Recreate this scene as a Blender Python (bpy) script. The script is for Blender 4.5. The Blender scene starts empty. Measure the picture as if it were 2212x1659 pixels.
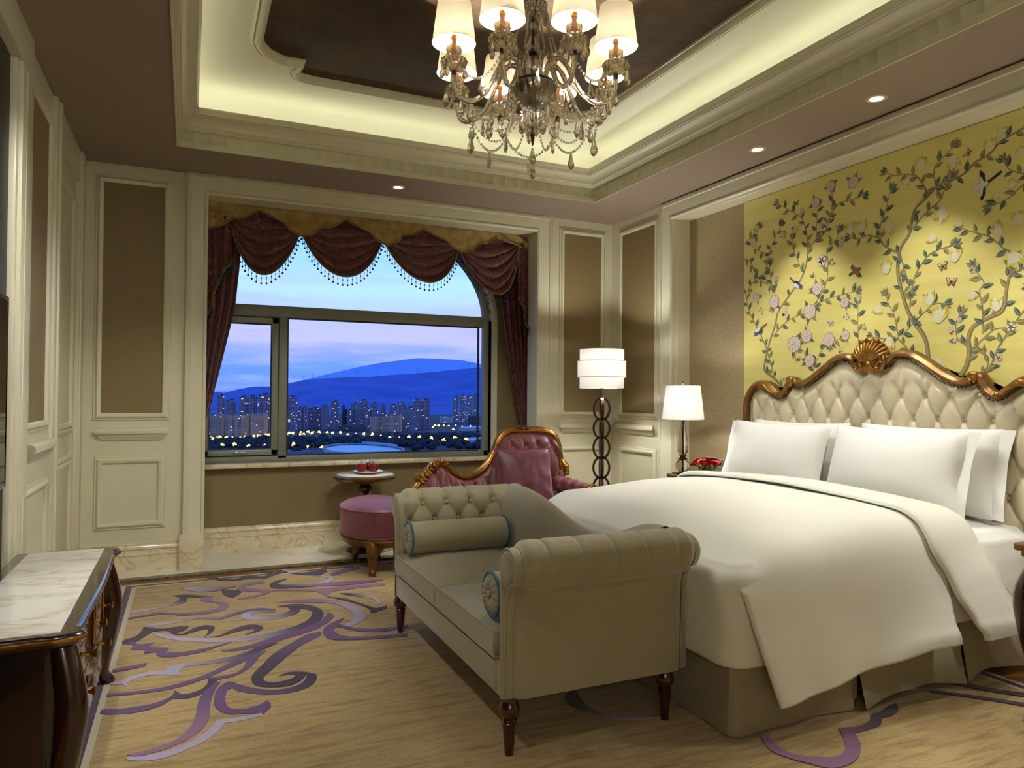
import bpy, bmesh, math, random
from mathutils import Vector, Matrix, noise

scene = bpy.context.scene
COL = scene.collection
PI = math.pi
R = math.radians
rnd = random.Random(7)

# ------------------------------------------------------------------ helpers
def root_loc(o):
    v = Vector((0, 0, 0))
    while o is not None:
        v += o.location
        o = o.parent
    return v

def prop(o, label=None, cat=None, group=None, kind=None):
    if label: o['label'] = label
    if cat: o['category'] = cat
    if group: o['group'] = group
    if kind: o['kind'] = kind
    return o

def thing(name, loc, label, cat, group=None):
    o = bpy.data.objects.new(name, None)
    o.empty_display_size = .1
    COL.objects.link(o)
    o.location = loc
    return prop(o, label, cat, group)

class MB:
    """collects shapes (world coordinates) into one mesh"""
    def __init__(s):
        s.bm = bmesh.new()
        s.mi = 0
    def _f(s, vs, smooth=True):
        try:
            f = s.bm.faces.new(vs)
        except ValueError:
            return None
        f.material_index = s.mi
        f.smooth = smooth
        return f
    def box(s, x0, x1, y0, y1, z0, z1, bev=0, seg=2, M=None):
        vs = [s.bm.verts.new((x, y, z)) for x in (x0, x1) for y in (y0, y1) for z in (z0, z1)]
        fs = []
        for q in ((0, 1, 3, 2), (4, 6, 7, 5), (0, 4, 5, 1), (2, 3, 7, 6), (0, 2, 6, 4), (1, 5, 7, 3)):
            fs.append(s._f([vs[i] for i in q], False))
        if M is not None:
            for v in vs: v.co = M @ v.co
        if bev:
            es = list({e for f in fs for e in f.edges})
            r = bmesh.ops.bevel(s.bm, geom=es, offset=bev, segments=seg, profile=.5, affect='EDGES')
            for f in r['faces']:
                f.material_index = s.mi; f.smooth = True
        return s
    def grid(s, f, nu, nv, cu=False, cv=False, flip=False):
        P = [[s.bm.verts.new(f(i / nu, j / nv)) for j in range(nv + (0 if cv else 1))] for i in range(nu + (0 if cu else 1))]
        lu, lv = len(P), len(P[0])
        for i in range(nu):
            for j in range(nv):
                q = [P[i][j], P[(i + 1) % lu][j], P[(i + 1) % lu][(j + 1) % lv], P[i][(j + 1) % lv]]
                if flip: q.reverse()
                s._f(q)
        return P
    def lathe(s, prof, c, seg=32, M=None, flute=None):
        """prof: list of (r, z); c: (x, y, z0)"""
        rows = []
        for r, z in prof:
            row = []
            for k in range(seg):
                a = 2 * PI * k / seg
                rr = r * (flute(a, z) if flute else 1)
                p = Vector((rr * math.cos(a), rr * math.sin(a), z))
                if M is not None: p = M @ p
                row.append(s.bm.verts.new(p + Vector(c)))
            rows.append(row)
        for i in range(len(rows) - 1):
            for k in range(seg):
                s._f([rows[i][k], rows[i][(k + 1) % seg], rows[i + 1][(k + 1) % seg], rows[i + 1][k]])
        for row, r in ((rows[0], prof[0][0]), (rows[-1], prof[-1][0])):
            if r > 1e-5:
                q = row if row is rows[-1] else row[::-1]
                s._f(q, False)
        return s
    def tube(s, pts, r, seg=8, closed=False, cap=True, flat=1.0, twist=0):
        pts = [Vector(p) for p in pts]
        n = len(pts)
        rs = r if isinstance(r, (list, tuple)) else [r] * n
        rows = []
        up = None
        for i in range(n):
            a = pts[(i - 1) % n] if (closed or i > 0) else pts[i]
            b = pts[(i + 1) % n] if (closed or i < n - 1) else pts[i]
            t = (b - a)
            if t.length < 1e-9: t = Vector((0, 0, 1))
            t.normalize()
            if up is None:
                up = Vector((0, 0, 1)) if abs(t.z) < .9 else Vector((1, 0, 0))
            u = t.cross(up)
            if u.length < 1e-6: u = t.cross(Vector((0, 1, 0)))
            u.normalize()
            v = u.cross(t).normalized()
            up = v
            row = []
            for k in range(seg):
                an = 2 * PI * k / seg + twist * i
                row.append(s.bm.verts.new(pts[i] + u * math.cos(an) * rs[i] + v * math.sin(an) * rs[i] * flat))
            rows.append(row)
        m = n if closed else n - 1
        for i in range(m):
            for k in range(seg):
                s._f([rows[i][k], rows[(i + 1) % n][k], rows[(i + 1) % n][(k + 1) % seg], rows[i][(k + 1) % seg]])
        if cap and not closed:
            s._f(rows[0][::-1], False); s._f(rows[-1], False)
        return s
    def sphere(s, c, r, seg=12, rings=8, sc=(1, 1, 1), M=None):
        c = Vector(c)
        rows = []
        for i in range(rings + 1):
            th = PI * i / rings
            n = 1 if i in (0, rings) else seg
            row = []
            for k in range(n):
                a = 2 * PI * k / seg
                p = Vector((math.sin(th) * math.cos(a) * sc[0], math.sin(th) * math.sin(a) * sc[1], math.cos(th) * sc[2])) * r
                if M is not None: p = M @ p
                row.append(s.bm.verts.new(c + p))
            rows.append(row)
        for i in range(rings):
            for k in range(seg):
                a, b = rows[i], rows[i + 1]
                q = [a[k % len(a)], b[k % len(b)], b[(k + 1) % len(b)], a[(k + 1) % len(a)]]
                q2 = []
                for v in q:
                    if v not in q2: q2.append(v)
                if len(q2) > 2: s._f(q2)
        return s
    def poly(s, pts, smooth=False):
        return s._f([s.bm.verts.new(p) for p in pts], smooth)
    def prism(s, pts, d):
        """closed outline pts extruded by vector d"""
        d = Vector(d)
        a = [s.bm.verts.new(p) for p in pts]
        b = [s.bm.verts.new(Vector(p) + d) for p in pts]
        n = len(pts)
        f1 = s._f(a[::-1], False); f2 = s._f(b, False)
        for i in range(n):
            s._f([a[i], a[(i + 1) % n], b[(i + 1) % n], b[i]], False)
        for f in (f1, f2):
            if f and n > 4: bmesh.ops.triangulate(s.bm, faces=[f])
        return s
    def rect_mold(s, O, U, V, N, u0, u1, v0, v1, prof, sides='all'):
        """mitred moulding round a rectangle; prof (a outward, h along N)"""
        O, U, V, N = Vector(O), Vector(U), Vector(V), Vector(N)
        rows = []
        for a, h in prof:
            rows.append([s.bm.verts.new(O + U * u + V * v + N * h) for u, v in ((u0 - a, v0 - a), (u1 + a, v0 - a), (u1 + a, v1 + a), (u0 - a, v1 + a))])
        for i in range(len(rows) - 1):
            for k in range(4):
                s._f([rows[i][k], rows[i][(k + 1) % 4], rows[i + 1][(k + 1) % 4], rows[i + 1][k]], True)
        return s
    def sweep(s, prof, path, nrm, closed=False):
        """prof (a, h): a along the side vector (tangent x nrm), h along nrm"""
        path = [Vector(p) for p in path]
        n = len(path)
        N = Vector(nrm)
        rows = []
        for i in range(n):
            a = path[(i - 1) % n] if (closed or i > 0) else None
            b = path[(i + 1) % n] if (closed or i < n - 1) else None
            t1 = (path[i] - a).normalized() if a is not None else None
            t2 = (b - path[i]).normalized() if b is not None else None
            if t1 is None: t1 = t2
            if t2 is None: t2 = t1
            s1, s2 = t1.cross(N).normalized(), t2.cross(N).normalized()
            m = (s1 + s2)
            m = m / max(.25, m.dot(s1)) if m.length > 1e-6 else s1
            rows.append([s.bm.verts.new(path[i] + m * p[0] + N * p[1]) for p in prof])
        for i in range(n if closed else n - 1):
            for k in range(len(prof) - 1):
                s._f([rows[i][k], rows[i][k + 1], rows[(i + 1) % n][k + 1], rows[(i + 1) % n][k]])
        if not closed and len(prof) > 2:
            s._f(rows[0], False); s._f(rows[-1][::-1], False)
        return s

def obj(name, mb, mats, parent=None, ang=38, **kw):
    bm = mb.bm
    bmesh.ops.remove_doubles(bm, verts=bm.verts, dist=1e-6)
    bmesh.ops.recalc_face_normals(bm, faces=bm.faces)
    off = root_loc(parent) if parent is not None else Vector((0, 0, 0))
    loc = Vector((0, 0, 0))
    if parent is None and len(bm.verts):
        xs = [v.co for v in bm.verts]
        loc = Vector(((min(p.x for p in xs) + max(p.x for p in xs)) / 2, (min(p.y for p in xs) + max(p.y for p in xs)) / 2, min(p.z for p in xs)))
        off = loc
    if off.length:
        bmesh.ops.translate(bm, verts=bm.verts, vec=-off)
    me = bpy.data.meshes.new(name)
    bm.to_mesh(me)
    bm.free()
    for m in (mats if isinstance(mats, (list, tuple)) else [mats]):
        me.materials.append(m)
    if ang is not None:
        me.set_sharp_from_angle(angle=R(ang))
    o = bpy.data.objects.new(name, me)
    COL.objects.link(o)
    o.location = loc
    if parent is not None: o.parent = parent
    prop(o, **kw)
    return o

def struct(name, mb, mats, ang=38, parent=None):
    o = obj(name, mb, mats, parent, ang)
    if parent is None: o['kind'] = 'structure'
    return o

def copy_tree(o, loc=None, parent=None, label=None, rotz=None):
    c = o.copy()
    COL.objects.link(c)
    if parent is not None: c.parent = parent
    if loc is not None: c.location = loc
    if rotz is not None: c.rotation_euler.z = rotz
    if label: c['label'] = label
    for ch in list(o.children):
        copy_tree(ch, None, c)
    return c

def catmull(pts, n=8, closed=False):
    P = [Vector(p) for p in pts]
    out = []
    m = len(P)
    for i in range(m if closed else m - 1):
        p1, p2 = P[i], P[(i + 1) % m]
        p0 = P[(i - 1) % m] if (closed or i > 0) else p1 * 2 - p2
        p3 = P[(i + 2) % m] if (closed or i < m - 2) else p2 * 2 - p1
        for k in range(n):
            t = k / n
            out.append(.5 * ((2 * p1) + (p2 - p0) * t + (2 * p0 - 5 * p1 + 4 * p2 - p3) * t * t + (3 * p1 - p0 - 3 * p2 + p3) * t ** 3))
    if not closed: out.append(P[-1])
    return out

def interp(tab, x):
    if x <= tab[0][0]: return tab[0][1]
    for (a, b), (c, d) in zip(tab, tab[1:]):
        if x <= c:
            return b + (d - b) * (x - a) / (c - a)
    return tab[-1][1]

def sstep(a, b, x):
    t = min(1, max(0, (x - a) / (b - a)))
    return t * t * (3 - 2 * t)

def tuft(a, b, p=.42):
    """diamond tufting: creases where a or b is an integer, buttons where both are"""
    h = (abs(math.sin(PI * a)) * abs(math.sin(PI * b))) ** p
    da = abs(a - round(a)); db = abs(b - round(b))
    return h - .9 * math.exp(-(da * da + db * db) / .012)

# ------------------------------------------------------------------ materials
def lin(h):
    h = h.lstrip('#')
    c = [int(h[i:i + 2], 16) / 255 for i in (0, 2, 4)]
    return tuple((x / 12.92 if x <= .04045 else ((x + .055) / 1.055) ** 2.4) for x in c) + (1,)

class NT:
    def __init__(s, name):
        s.m = bpy.data.materials.new(name)
        s.m.use_nodes = True
        s.t = s.m.node_tree
        s.b = s.t.nodes['Principled BSDF']
        s.out = s.t.nodes['Material Output']
    def n(s, typ, **kw):
        nd = s.t.nodes.new(typ)
        for k, v in kw.items():
            if k.startswith('i_'):
                key = k[2:]
                key = int(key) if key.isdigit() else key.replace('_', ' ')
                nd.inputs[key].default_value = v
            else:
                setattr(nd, k, v)
        return nd
    def l(s, a, b): s.t.links.new(a, b)
    def set(s, **kw):
        for k, v in kw.items():
            s.b.inputs[k.replace('_', ' ')].default_value = v
        return s
    def coords(s, scale=(1, 1, 1), kind='Object', rot=(0, 0, 0)):
        tc = s.n('ShaderNodeTexCoord')
        mp = s.n('ShaderNodeMapping')
        mp.inputs['Scale'].default_value = scale
        mp.inputs['Rotation'].default_value = rot
        s.l(tc.outputs[kind], mp.inputs['Vector'])
        return mp.outputs['Vector']
    def noise(s, vec, scale, detail=4, rough=.55, dist=0):
        nz = s.n('ShaderNodeTexNoise')
        nz.inputs['Scale'].default_value = scale
        nz.inputs['Detail'].default_value = detail
        nz.inputs['Roughness'].default_value = rough
        nz.inputs['Distortion'].default_value = dist
        if vec is not None: s.l(vec, nz.inputs['Vector'])
        return nz.outputs['Fac']
    def ramp(s, fac, stops, interp='LINEAR'):
        r = s.n('ShaderNodeValToRGB')
        r.color_ramp.interpolation = interp
        els = r.color_ramp.elements
        while len(els) < len(stops): els.new(.5)
        for e, (p, c) in zip(els, stops):
            e.position = p
            e.color = c if len(c) == 4 else tuple(c) + (1,)
        s.l(fac, r.inputs['Fac'])
        return r.outputs['Color']
    def bump(s, h, strength=.2, dist=.002):
        b = s.n('ShaderNodeBump')
        b.inputs['Strength'].default_value = strength
        b.inputs['Distance'].default_value = dist
        s.l(h, b.inputs['Height'])
        s.l(b.outputs['Normal'], s.b.inputs['Normal'])
    def math(s, op, a, b=None):
        m = s.n('ShaderNodeMath', operation=op)
        for i, v in enumerate((a, b)):
            if v is None: continue
            if isinstance(v, (int, float)): m.inputs[i].default_value = v
            else: s.l(v, m.inputs[i])
        return m.outputs[0]
    def mix(s, f, a, b, typ='MIX'):
        m = s.n('ShaderNodeMix', data_type='RGBA', blend_type=typ)
        if isinstance(f, (int, float)): m.inputs[0].default_value = f
        else: s.l(f, m.inputs[0])
        for i, v in ((6, a), (7, b)):
            if isinstance(v, tuple): m.inputs[i].default_value = v
            else: s.l(v, m.inputs[i])
        return m.outputs[2]
    def base(s, c): s.l(c, s.b.inputs['Base Color'])

def plain(name, col, rough=.5, metal=0, **kw):
    t = NT(name)
    t.set(Base_Color=lin(col) if isinstance(col, str) else col, Roughness=rough, Metallic=metal)
    t.set(**kw)
    return t.m

def noisy(name, stops, scale, vec=(1, 1, 1), rough=.5, metal=0, detail=5, bump=0, bscale=None, bvec=None, dist=0, **kw):
    t = NT(name)
    v = t.coords(vec)
    f = t.noise(v, scale, detail, dist=dist)
    t.base(t.ramp(f, [(p, lin(c)) for p, c in stops]))
    t.set(Roughness=rough, Metallic=metal)
    t.set(**kw)
    if bump:
        f2 = t.noise(t.coords(bvec or vec), bscale or scale, 3) if (bscale or bvec) else f
        t.bump(f2, bump, .002)
    return t.m

MT = {}
MT['cream'] = plain('cream_paint', '#dad4b8', .32, Specular_IOR_Level=.35)
MT['cream_flat'] = plain('cream_plaster', '#d6ccb0', .55)
MT['cove_white'] = plain('white_plaster', '#e9e6d2', .7)
MT['taupe'] = plain('taupe_ceiling_paint', '#978574', .7)
MT['wallpaper'] = noisy('beige_wallpaper', [(.35, '#7e6b46'), (.65, '#8e7b53')], 60, (9, 9, .5), .6, bump=.25)
MT['weave'] = NT('woven_wallcovering')
def _weave():
    t = MT['weave']
    v = t.coords((1, 1, 1))
    w = t.n('ShaderNodeTexVoronoi'); w.inputs['Scale'].default_value = 150
    t.l(v, w.inputs['Vector'])
    t.base(t.ramp(w.outputs['Distance'], [(.1, lin('#b2a079')), (.8, lin('#958460'))]))
    t.set(Roughness=.55); t.bump(w.outputs['Distance'], .3, .001)
    MT['weave'] = t.m
_weave()
def _bronze():
    t = NT('bronze_leaf_ceiling')
    v = t.coords((1, 1, 1))
    f = t.noise(v, 2.2, 8, .65)
    g = t.noise(t.coords((2, 9, 1)), 6, 6, .7)
    c = t.ramp(f, [(.3, lin('#2e2010')), (.55, lin('#4a361c')), (.75, lin('#6a5128'))])
    c2 = t.mix(t.ramp(g, [(.55, (0, 0, 0)), (.8, (1, 1, 1))]), c, lin('#7a5f33'))
    t.base(c2); t.set(Roughness=.6, Metallic=.35)
    t.bump(g, .25, .004)
    MT['bronze'] = t.m
_bronze()
def marble(name, base, veins, scale=1.6, rough=.12, rot=(.3, .5, .8), w=.06, strength=.8):
    t = NT(name)
    v = t.coords((1, 1, 1), rot=rot)
    nz = t.n('ShaderNodeTexNoise'); nz.inputs['Scale'].default_value = scale; nz.inputs['Detail'].default_value = 7; nz.inputs['Distortion'].default_value = .6
    t.l(v, nz.inputs['Vector'])
    d = t.math('ABSOLUTE', t.math('SUBTRACT', nz.outputs['Fac'], .5))
    vein = t.ramp(d, [(0, (1, 1, 1)), (w, (0, 0, 0))])
    cl = t.noise(v, scale * 2.1, 5)
    c1 = t.mix(t.ramp(cl, [(.35, (0, 0, 0)), (.75, (1, 1, 1))]), lin(base), lin(veins[1]))
    m = t.mix(t.math('MULTIPLY', vein, strength), c1, lin(veins[0]))
    t.base(m); t.set(Roughness=rough, Specular_IOR_Level=.5)
    return t.m
MT['gold_marble'] = marble('gold_veined_marble', '#e3d9bd', ('#bd9450', '#dccb9c'), 7.5, .14, w=.03, strength=.6)
MT['white_marble'] = marble('white_marble', '#e9e6da', ('#c9b98f', '#dcd6c2'), 2.6, .1, w=.02, strength=.5)
def _top():
    t = NT('streaked_marble_top')
    v = t.coords((.8, 2.6, 1), rot=(0, 0, .25))
    f = t.noise(v, 2.2, 8, .6, .5)
    d = t.math('ABSOLUTE', t.math('SUBTRACT', f, .5))
    c = t.ramp(d, [(0, lin('#cdbda8')), (.014, lin('#ddd6c8')), (.05, lin('#e6e1d6'))])
    t.base(c); t.set(Roughness=.06)
    MT['chest_marble'] = t.m
_top()
MT['stone_dark'] = noisy('dark_stone_threshold', [(.4, '#3b3a2c'), (.7, '#77735c')], 30, rough=.25)
MT['amber_wood'] = noisy('amber_wood_floor', [(.3, '#7d4a17'), (.7, '#a8692a')], 8, (2, 20, 2), .3)
def wood(name, a, b, rough=.15, coat=.6):
    m = noisy(name, [(.3, a), (.7, b)], 5, (14, 14, 1.2), rough)
    m.node_tree.nodes['Principled BSDF'].inputs['Coat Weight'].default_value = coat
    m.node_tree.nodes['Principled BSDF'].inputs['Coat Roughness'].default_value = .06
    return m
MT['mahogany'] = wood('dark_mahogany', '#1c0a07', '#33130c', .2, .8)
MT['black_wood'] = wood('black_lacquer', '#0e0806', '#1a0e0a', .18, .9)
MT['red_mahogany'] = wood('red_mahogany', '#2a0a08', '#47150f', .18, .8)
MT['dark_panel'] = noisy('dark_oak_panel', [(.35, '#1a1611'), (.65, '#2b2419')], 40, (3, 3, .3), .5)
MT['gilt'] = noisy('antique_gilt', [(.3, '#6b4417'), (.6, '#a87830'), (.8, '#c79a4c')], 14, (1, 1, 1), .32, .75, bump=.1)
MT['gilt_wood'] = noisy('gilded_wood', [(.3, '#5a3a1c'), (.6, '#8a6230'), (.8, '#b08a48')], 10, (1, 1, 1), .35, .6)
MT['brass'] = plain('polished_brass', '#c99a3e', .18, 1)
MT['dark_bronze'] = plain('dark_bronze', '#33211c', .28, .6)
MT['nail'] = plain('antique_nail', '#7d6a45', .3, .9)
def fabric(name, a, b, scale=350, rough=.85, sheen=.3, bump=.25, vec=(1, 1, 1), tint=None):
    m = noisy(name, [(.3, a), (.7, b)], scale, vec, rough, bump=bump, detail=3)
    bs = m.node_tree.nodes['Principled BSDF']
    bs.inputs['Sheen Weight'].default_value = sheen
    if tint: bs.inputs['Sheen Tint'].default_value = lin(tint)
    return m
MT['linen'] = fabric('olive_linen', '#958b6c', '#aba184', 420, .65, .55, .3, tint='#f4f0ea')
MT['teal'] = fabric('teal_piping', '#1c5566', '#2a6a7c')
MT['pink_velvet'] = fabric('dusty_rose_velvet', '#5c2a31', '#6c353c', 14, .45, 1.0, .05, tint='#e8a8a8')
MT['plum_pillow'] = fabric('plum_velvet', '#4d1f33', '#6e3344', 9, .45, 1.0, .05, tint='#e8a8bc')
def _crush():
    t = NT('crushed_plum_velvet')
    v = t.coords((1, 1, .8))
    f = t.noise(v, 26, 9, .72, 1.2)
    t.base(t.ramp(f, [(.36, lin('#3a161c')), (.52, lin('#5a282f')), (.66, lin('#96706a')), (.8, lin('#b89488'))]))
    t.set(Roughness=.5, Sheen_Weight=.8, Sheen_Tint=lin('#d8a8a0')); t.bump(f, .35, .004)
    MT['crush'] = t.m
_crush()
MT['gold_satin'] = noisy('gold_satin', [(.3, '#8e7440'), (.7, '#b89d62')], 18, (1, 1, 1), .34, .25, bump=.35, bscale=14)
MT['gold_braid'] = noisy('gold_braid', [(.3, '#5d4a1c'), (.7, '#98803a')], 120, (1, 1, 1), .5, .3, bump=.4)
MT['bead'] = plain('dark_blue_bead', '#15183a', .15, 0)
MT['white_linen'] = plain('white_linen', '#e9e7e0', .75, Sheen_Weight=.15)
MT['duvet'] = plain('ivory_duvet_cotton', '#e6e2d4', .75, Sheen_Weight=.15)
MT['skirt'] = fabric('taupe_satin_skirt', '#94866a', '#988a6e', 300, .5, .3, .1)
MT['leather'] = noisy('champagne_leather', [(.3, '#cbbf9f'), (.7, '#d3c8a9')], 30, rough=.3, bump=.05, Specular_IOR_Level=.55)
MT['chrome'] = plain('chrome', '#cccccc', .08, 1)
MT['black'] = plain('black_plastic', '#070707', .25)
MT['screen'] = plain('television_glass', '#050506', .05)
MT['alu'] = plain('grey_aluminium', '#8b8d80', .42, .25)
MT['gasket'] = plain('black_gasket', '#191a18', .6)
MT['white_trim'] = plain('white_window_lining', '#d8d4c2', .4)
MT['switch'] = plain('champagne_switch', '#b5a88a', .35, .4)
MT['porcelain'] = plain('white_porcelain', '#eceae4', .12)
MT['leaf_green'] = plain('green_leaf', '#3d6b22', .5)
MT['rose'] = noisy('red_rose', [(.3, '#8d0610'), (.7, '#c0101c')], 30, rough=.5)
MT['apple'] = noisy('red_apple', [(.3, '#5e0f10'), (.55, '#8a1a14'), (.8, '#b05224')], 9, (1, 1, .4), .15)
MT['stem'] = plain('brown_stem', '#3a2413', .7)
def glass(name, col='#ffffff', rough=.02, ior=1.5):
    t = NT(name)
    t.set(Base_Color=lin(col), Roughness=rough, IOR=ior, Transmission_Weight=1.0)
    return t.m
def _crystal():
    t = NT('clear_crystal')
    g = t.n('ShaderNodeBsdfGlass'); g.inputs['Color'].default_value = lin('#fdfbf4'); g.inputs['Roughness'].default_value = .015; g.inputs['IOR'].default_value = 1.52
    gl = t.n('ShaderNodeBsdfGlossy'); gl.inputs['Roughness'].default_value = .12; gl.inputs['Color'].default_value = lin('#fffaf0')
    df = t.n('ShaderNodeBsdfTranslucent'); df.inputs['Color'].default_value = lin('#fbf6ea')
    m1 = t.n('ShaderNodeMixShader'); m1.inputs[0].default_value = .16
    m2 = t.n('ShaderNodeMixShader'); m2.inputs[0].default_value = .06
    t.l(g.outputs[0], m1.inputs[1]); t.l(gl.outputs[0], m1.inputs[2])
    t.l(m1.outputs[0], m2.inputs[1]); t.l(df.outputs[0], m2.inputs[2]); t.l(m2.outputs[0], t.out.inputs['Surface'])
    MT['crystal'] = t.m
_crystal()
MT['glass'] = glass('lamp_glass', '#ffffff', .01, 1.45)
MT['green_glass'] = glass('green_glass', '#a8d08c', .03, 1.45)
MT['purple_metal'] = plain('dark_silvered_bowl', '#3a2a2c', .16, .9)
MT['candle'] = plain('pink_candle_sleeve', '#c79d90', .5)
def _pane():
    t = NT('window_pane')
    nt = t.t
    tr = t.n('ShaderNodeBsdfTransparent'); gl = t.n('ShaderNodeBsdfGlossy'); gl.inputs['Roughness'].default_value = .02
    fr = t.n('ShaderNodeFresnel'); fr.inputs['IOR'].default_value = 1.12
    mx = t.n('ShaderNodeMixShader')
    t.l(fr.outputs[0], mx.inputs[0]); t.l(tr.outputs[0], mx.inputs[1]); t.l(gl.outputs[0], mx.inputs[2])
    t.l(mx.outputs[0], t.out.inputs['Surface'])
    MT['pane'] = t.m
_pane()
def shade_mat(name, col, trans=.5):
    t = NT(name)
    d = t.n('ShaderNodeBsdfDiffuse'); d.inputs['Color'].default_value = lin(col)
    tr = t.n('ShaderNodeBsdfTranslucent'); tr.inputs['Color'].default_value = lin(col)
    mx = t.n('ShaderNodeMixShader'); mx.inputs[0].default_value = trans
    t.l(d.outputs[0], mx.inputs[1]); t.l(tr.outputs[0], mx.inputs[2]); t.l(mx.outputs[0], t.out.inputs['Surface'])
    return t.m
MT['shade'] = shade_mat('white_lamp_shade', '#f5efe8', .052)
MT['shade_chand'] = shade_mat('cream_lamp_shade', '#efdcb8', .016)
def emit(name, col, s):
    t = NT(name)
    t.set(Base_Color=lin(col), Emission_Color=lin(col), Emission_Strength=s)
    return t.m
MT['bulb'] = emit('warm_bulb', '#ffd9a0', 12)
MT['downlight'] = emit('downlight_lens', '#ffe3b8', 9)
MT['street'] = emit('sodium_street_light', '#ffb838', 14)
MT['cove_led'] = emit('cove_strip', '#fff2c0', 1.0)

def area(name, loc, size, sy, power, col, rot=(0, 0, 0), shape='RECTANGLE'):
    l = bpy.data.lights.new(name, 'AREA'); l.shape = shape; l.size = size; l.size_y = sy; l.energy = power; l.color = col
    o = bpy.data.objects.new(name, l); COL.objects.link(o); o.location = loc; o.rotation_euler = rot
    return o
def spot(name, loc, power, col, ang=70, blend=.35, rad=.03, rot=(0, 0, 0)):
    l = bpy.data.lights.new(name, 'SPOT'); l.energy = power; l.color = col; l.spot_size = R(ang); l.spot_blend = blend; l.shadow_soft_size = rad
    o = bpy.data.objects.new(name, l); COL.objects.link(o); o.location = loc; o.rotation_euler = rot
    return o
def point(name, loc, power, col, rad=.02):
    l = bpy.data.lights.new(name, 'POINT'); l.energy = power; l.color = col; l.shadow_soft_size = rad
    o = bpy.data.objects.new(name, l); COL.objects.link(o); o.location = loc
    return o
WARM = (1, .985, .90)
WARM2 = (1, .995, .94)
SPOT_WIN, SPOT_BED, SPOT_REAR, SPOT_LEFT = 72, 46, 95, 55
LAMP_TABLE, LAMP_NEAR, LAMP_FLOOR, LAMP_CHAND, FILL_REAR = 18, 22, 40, 104, 13
COVE = .85
SKY = 1.45
EXPOSURE = 0.0
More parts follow.
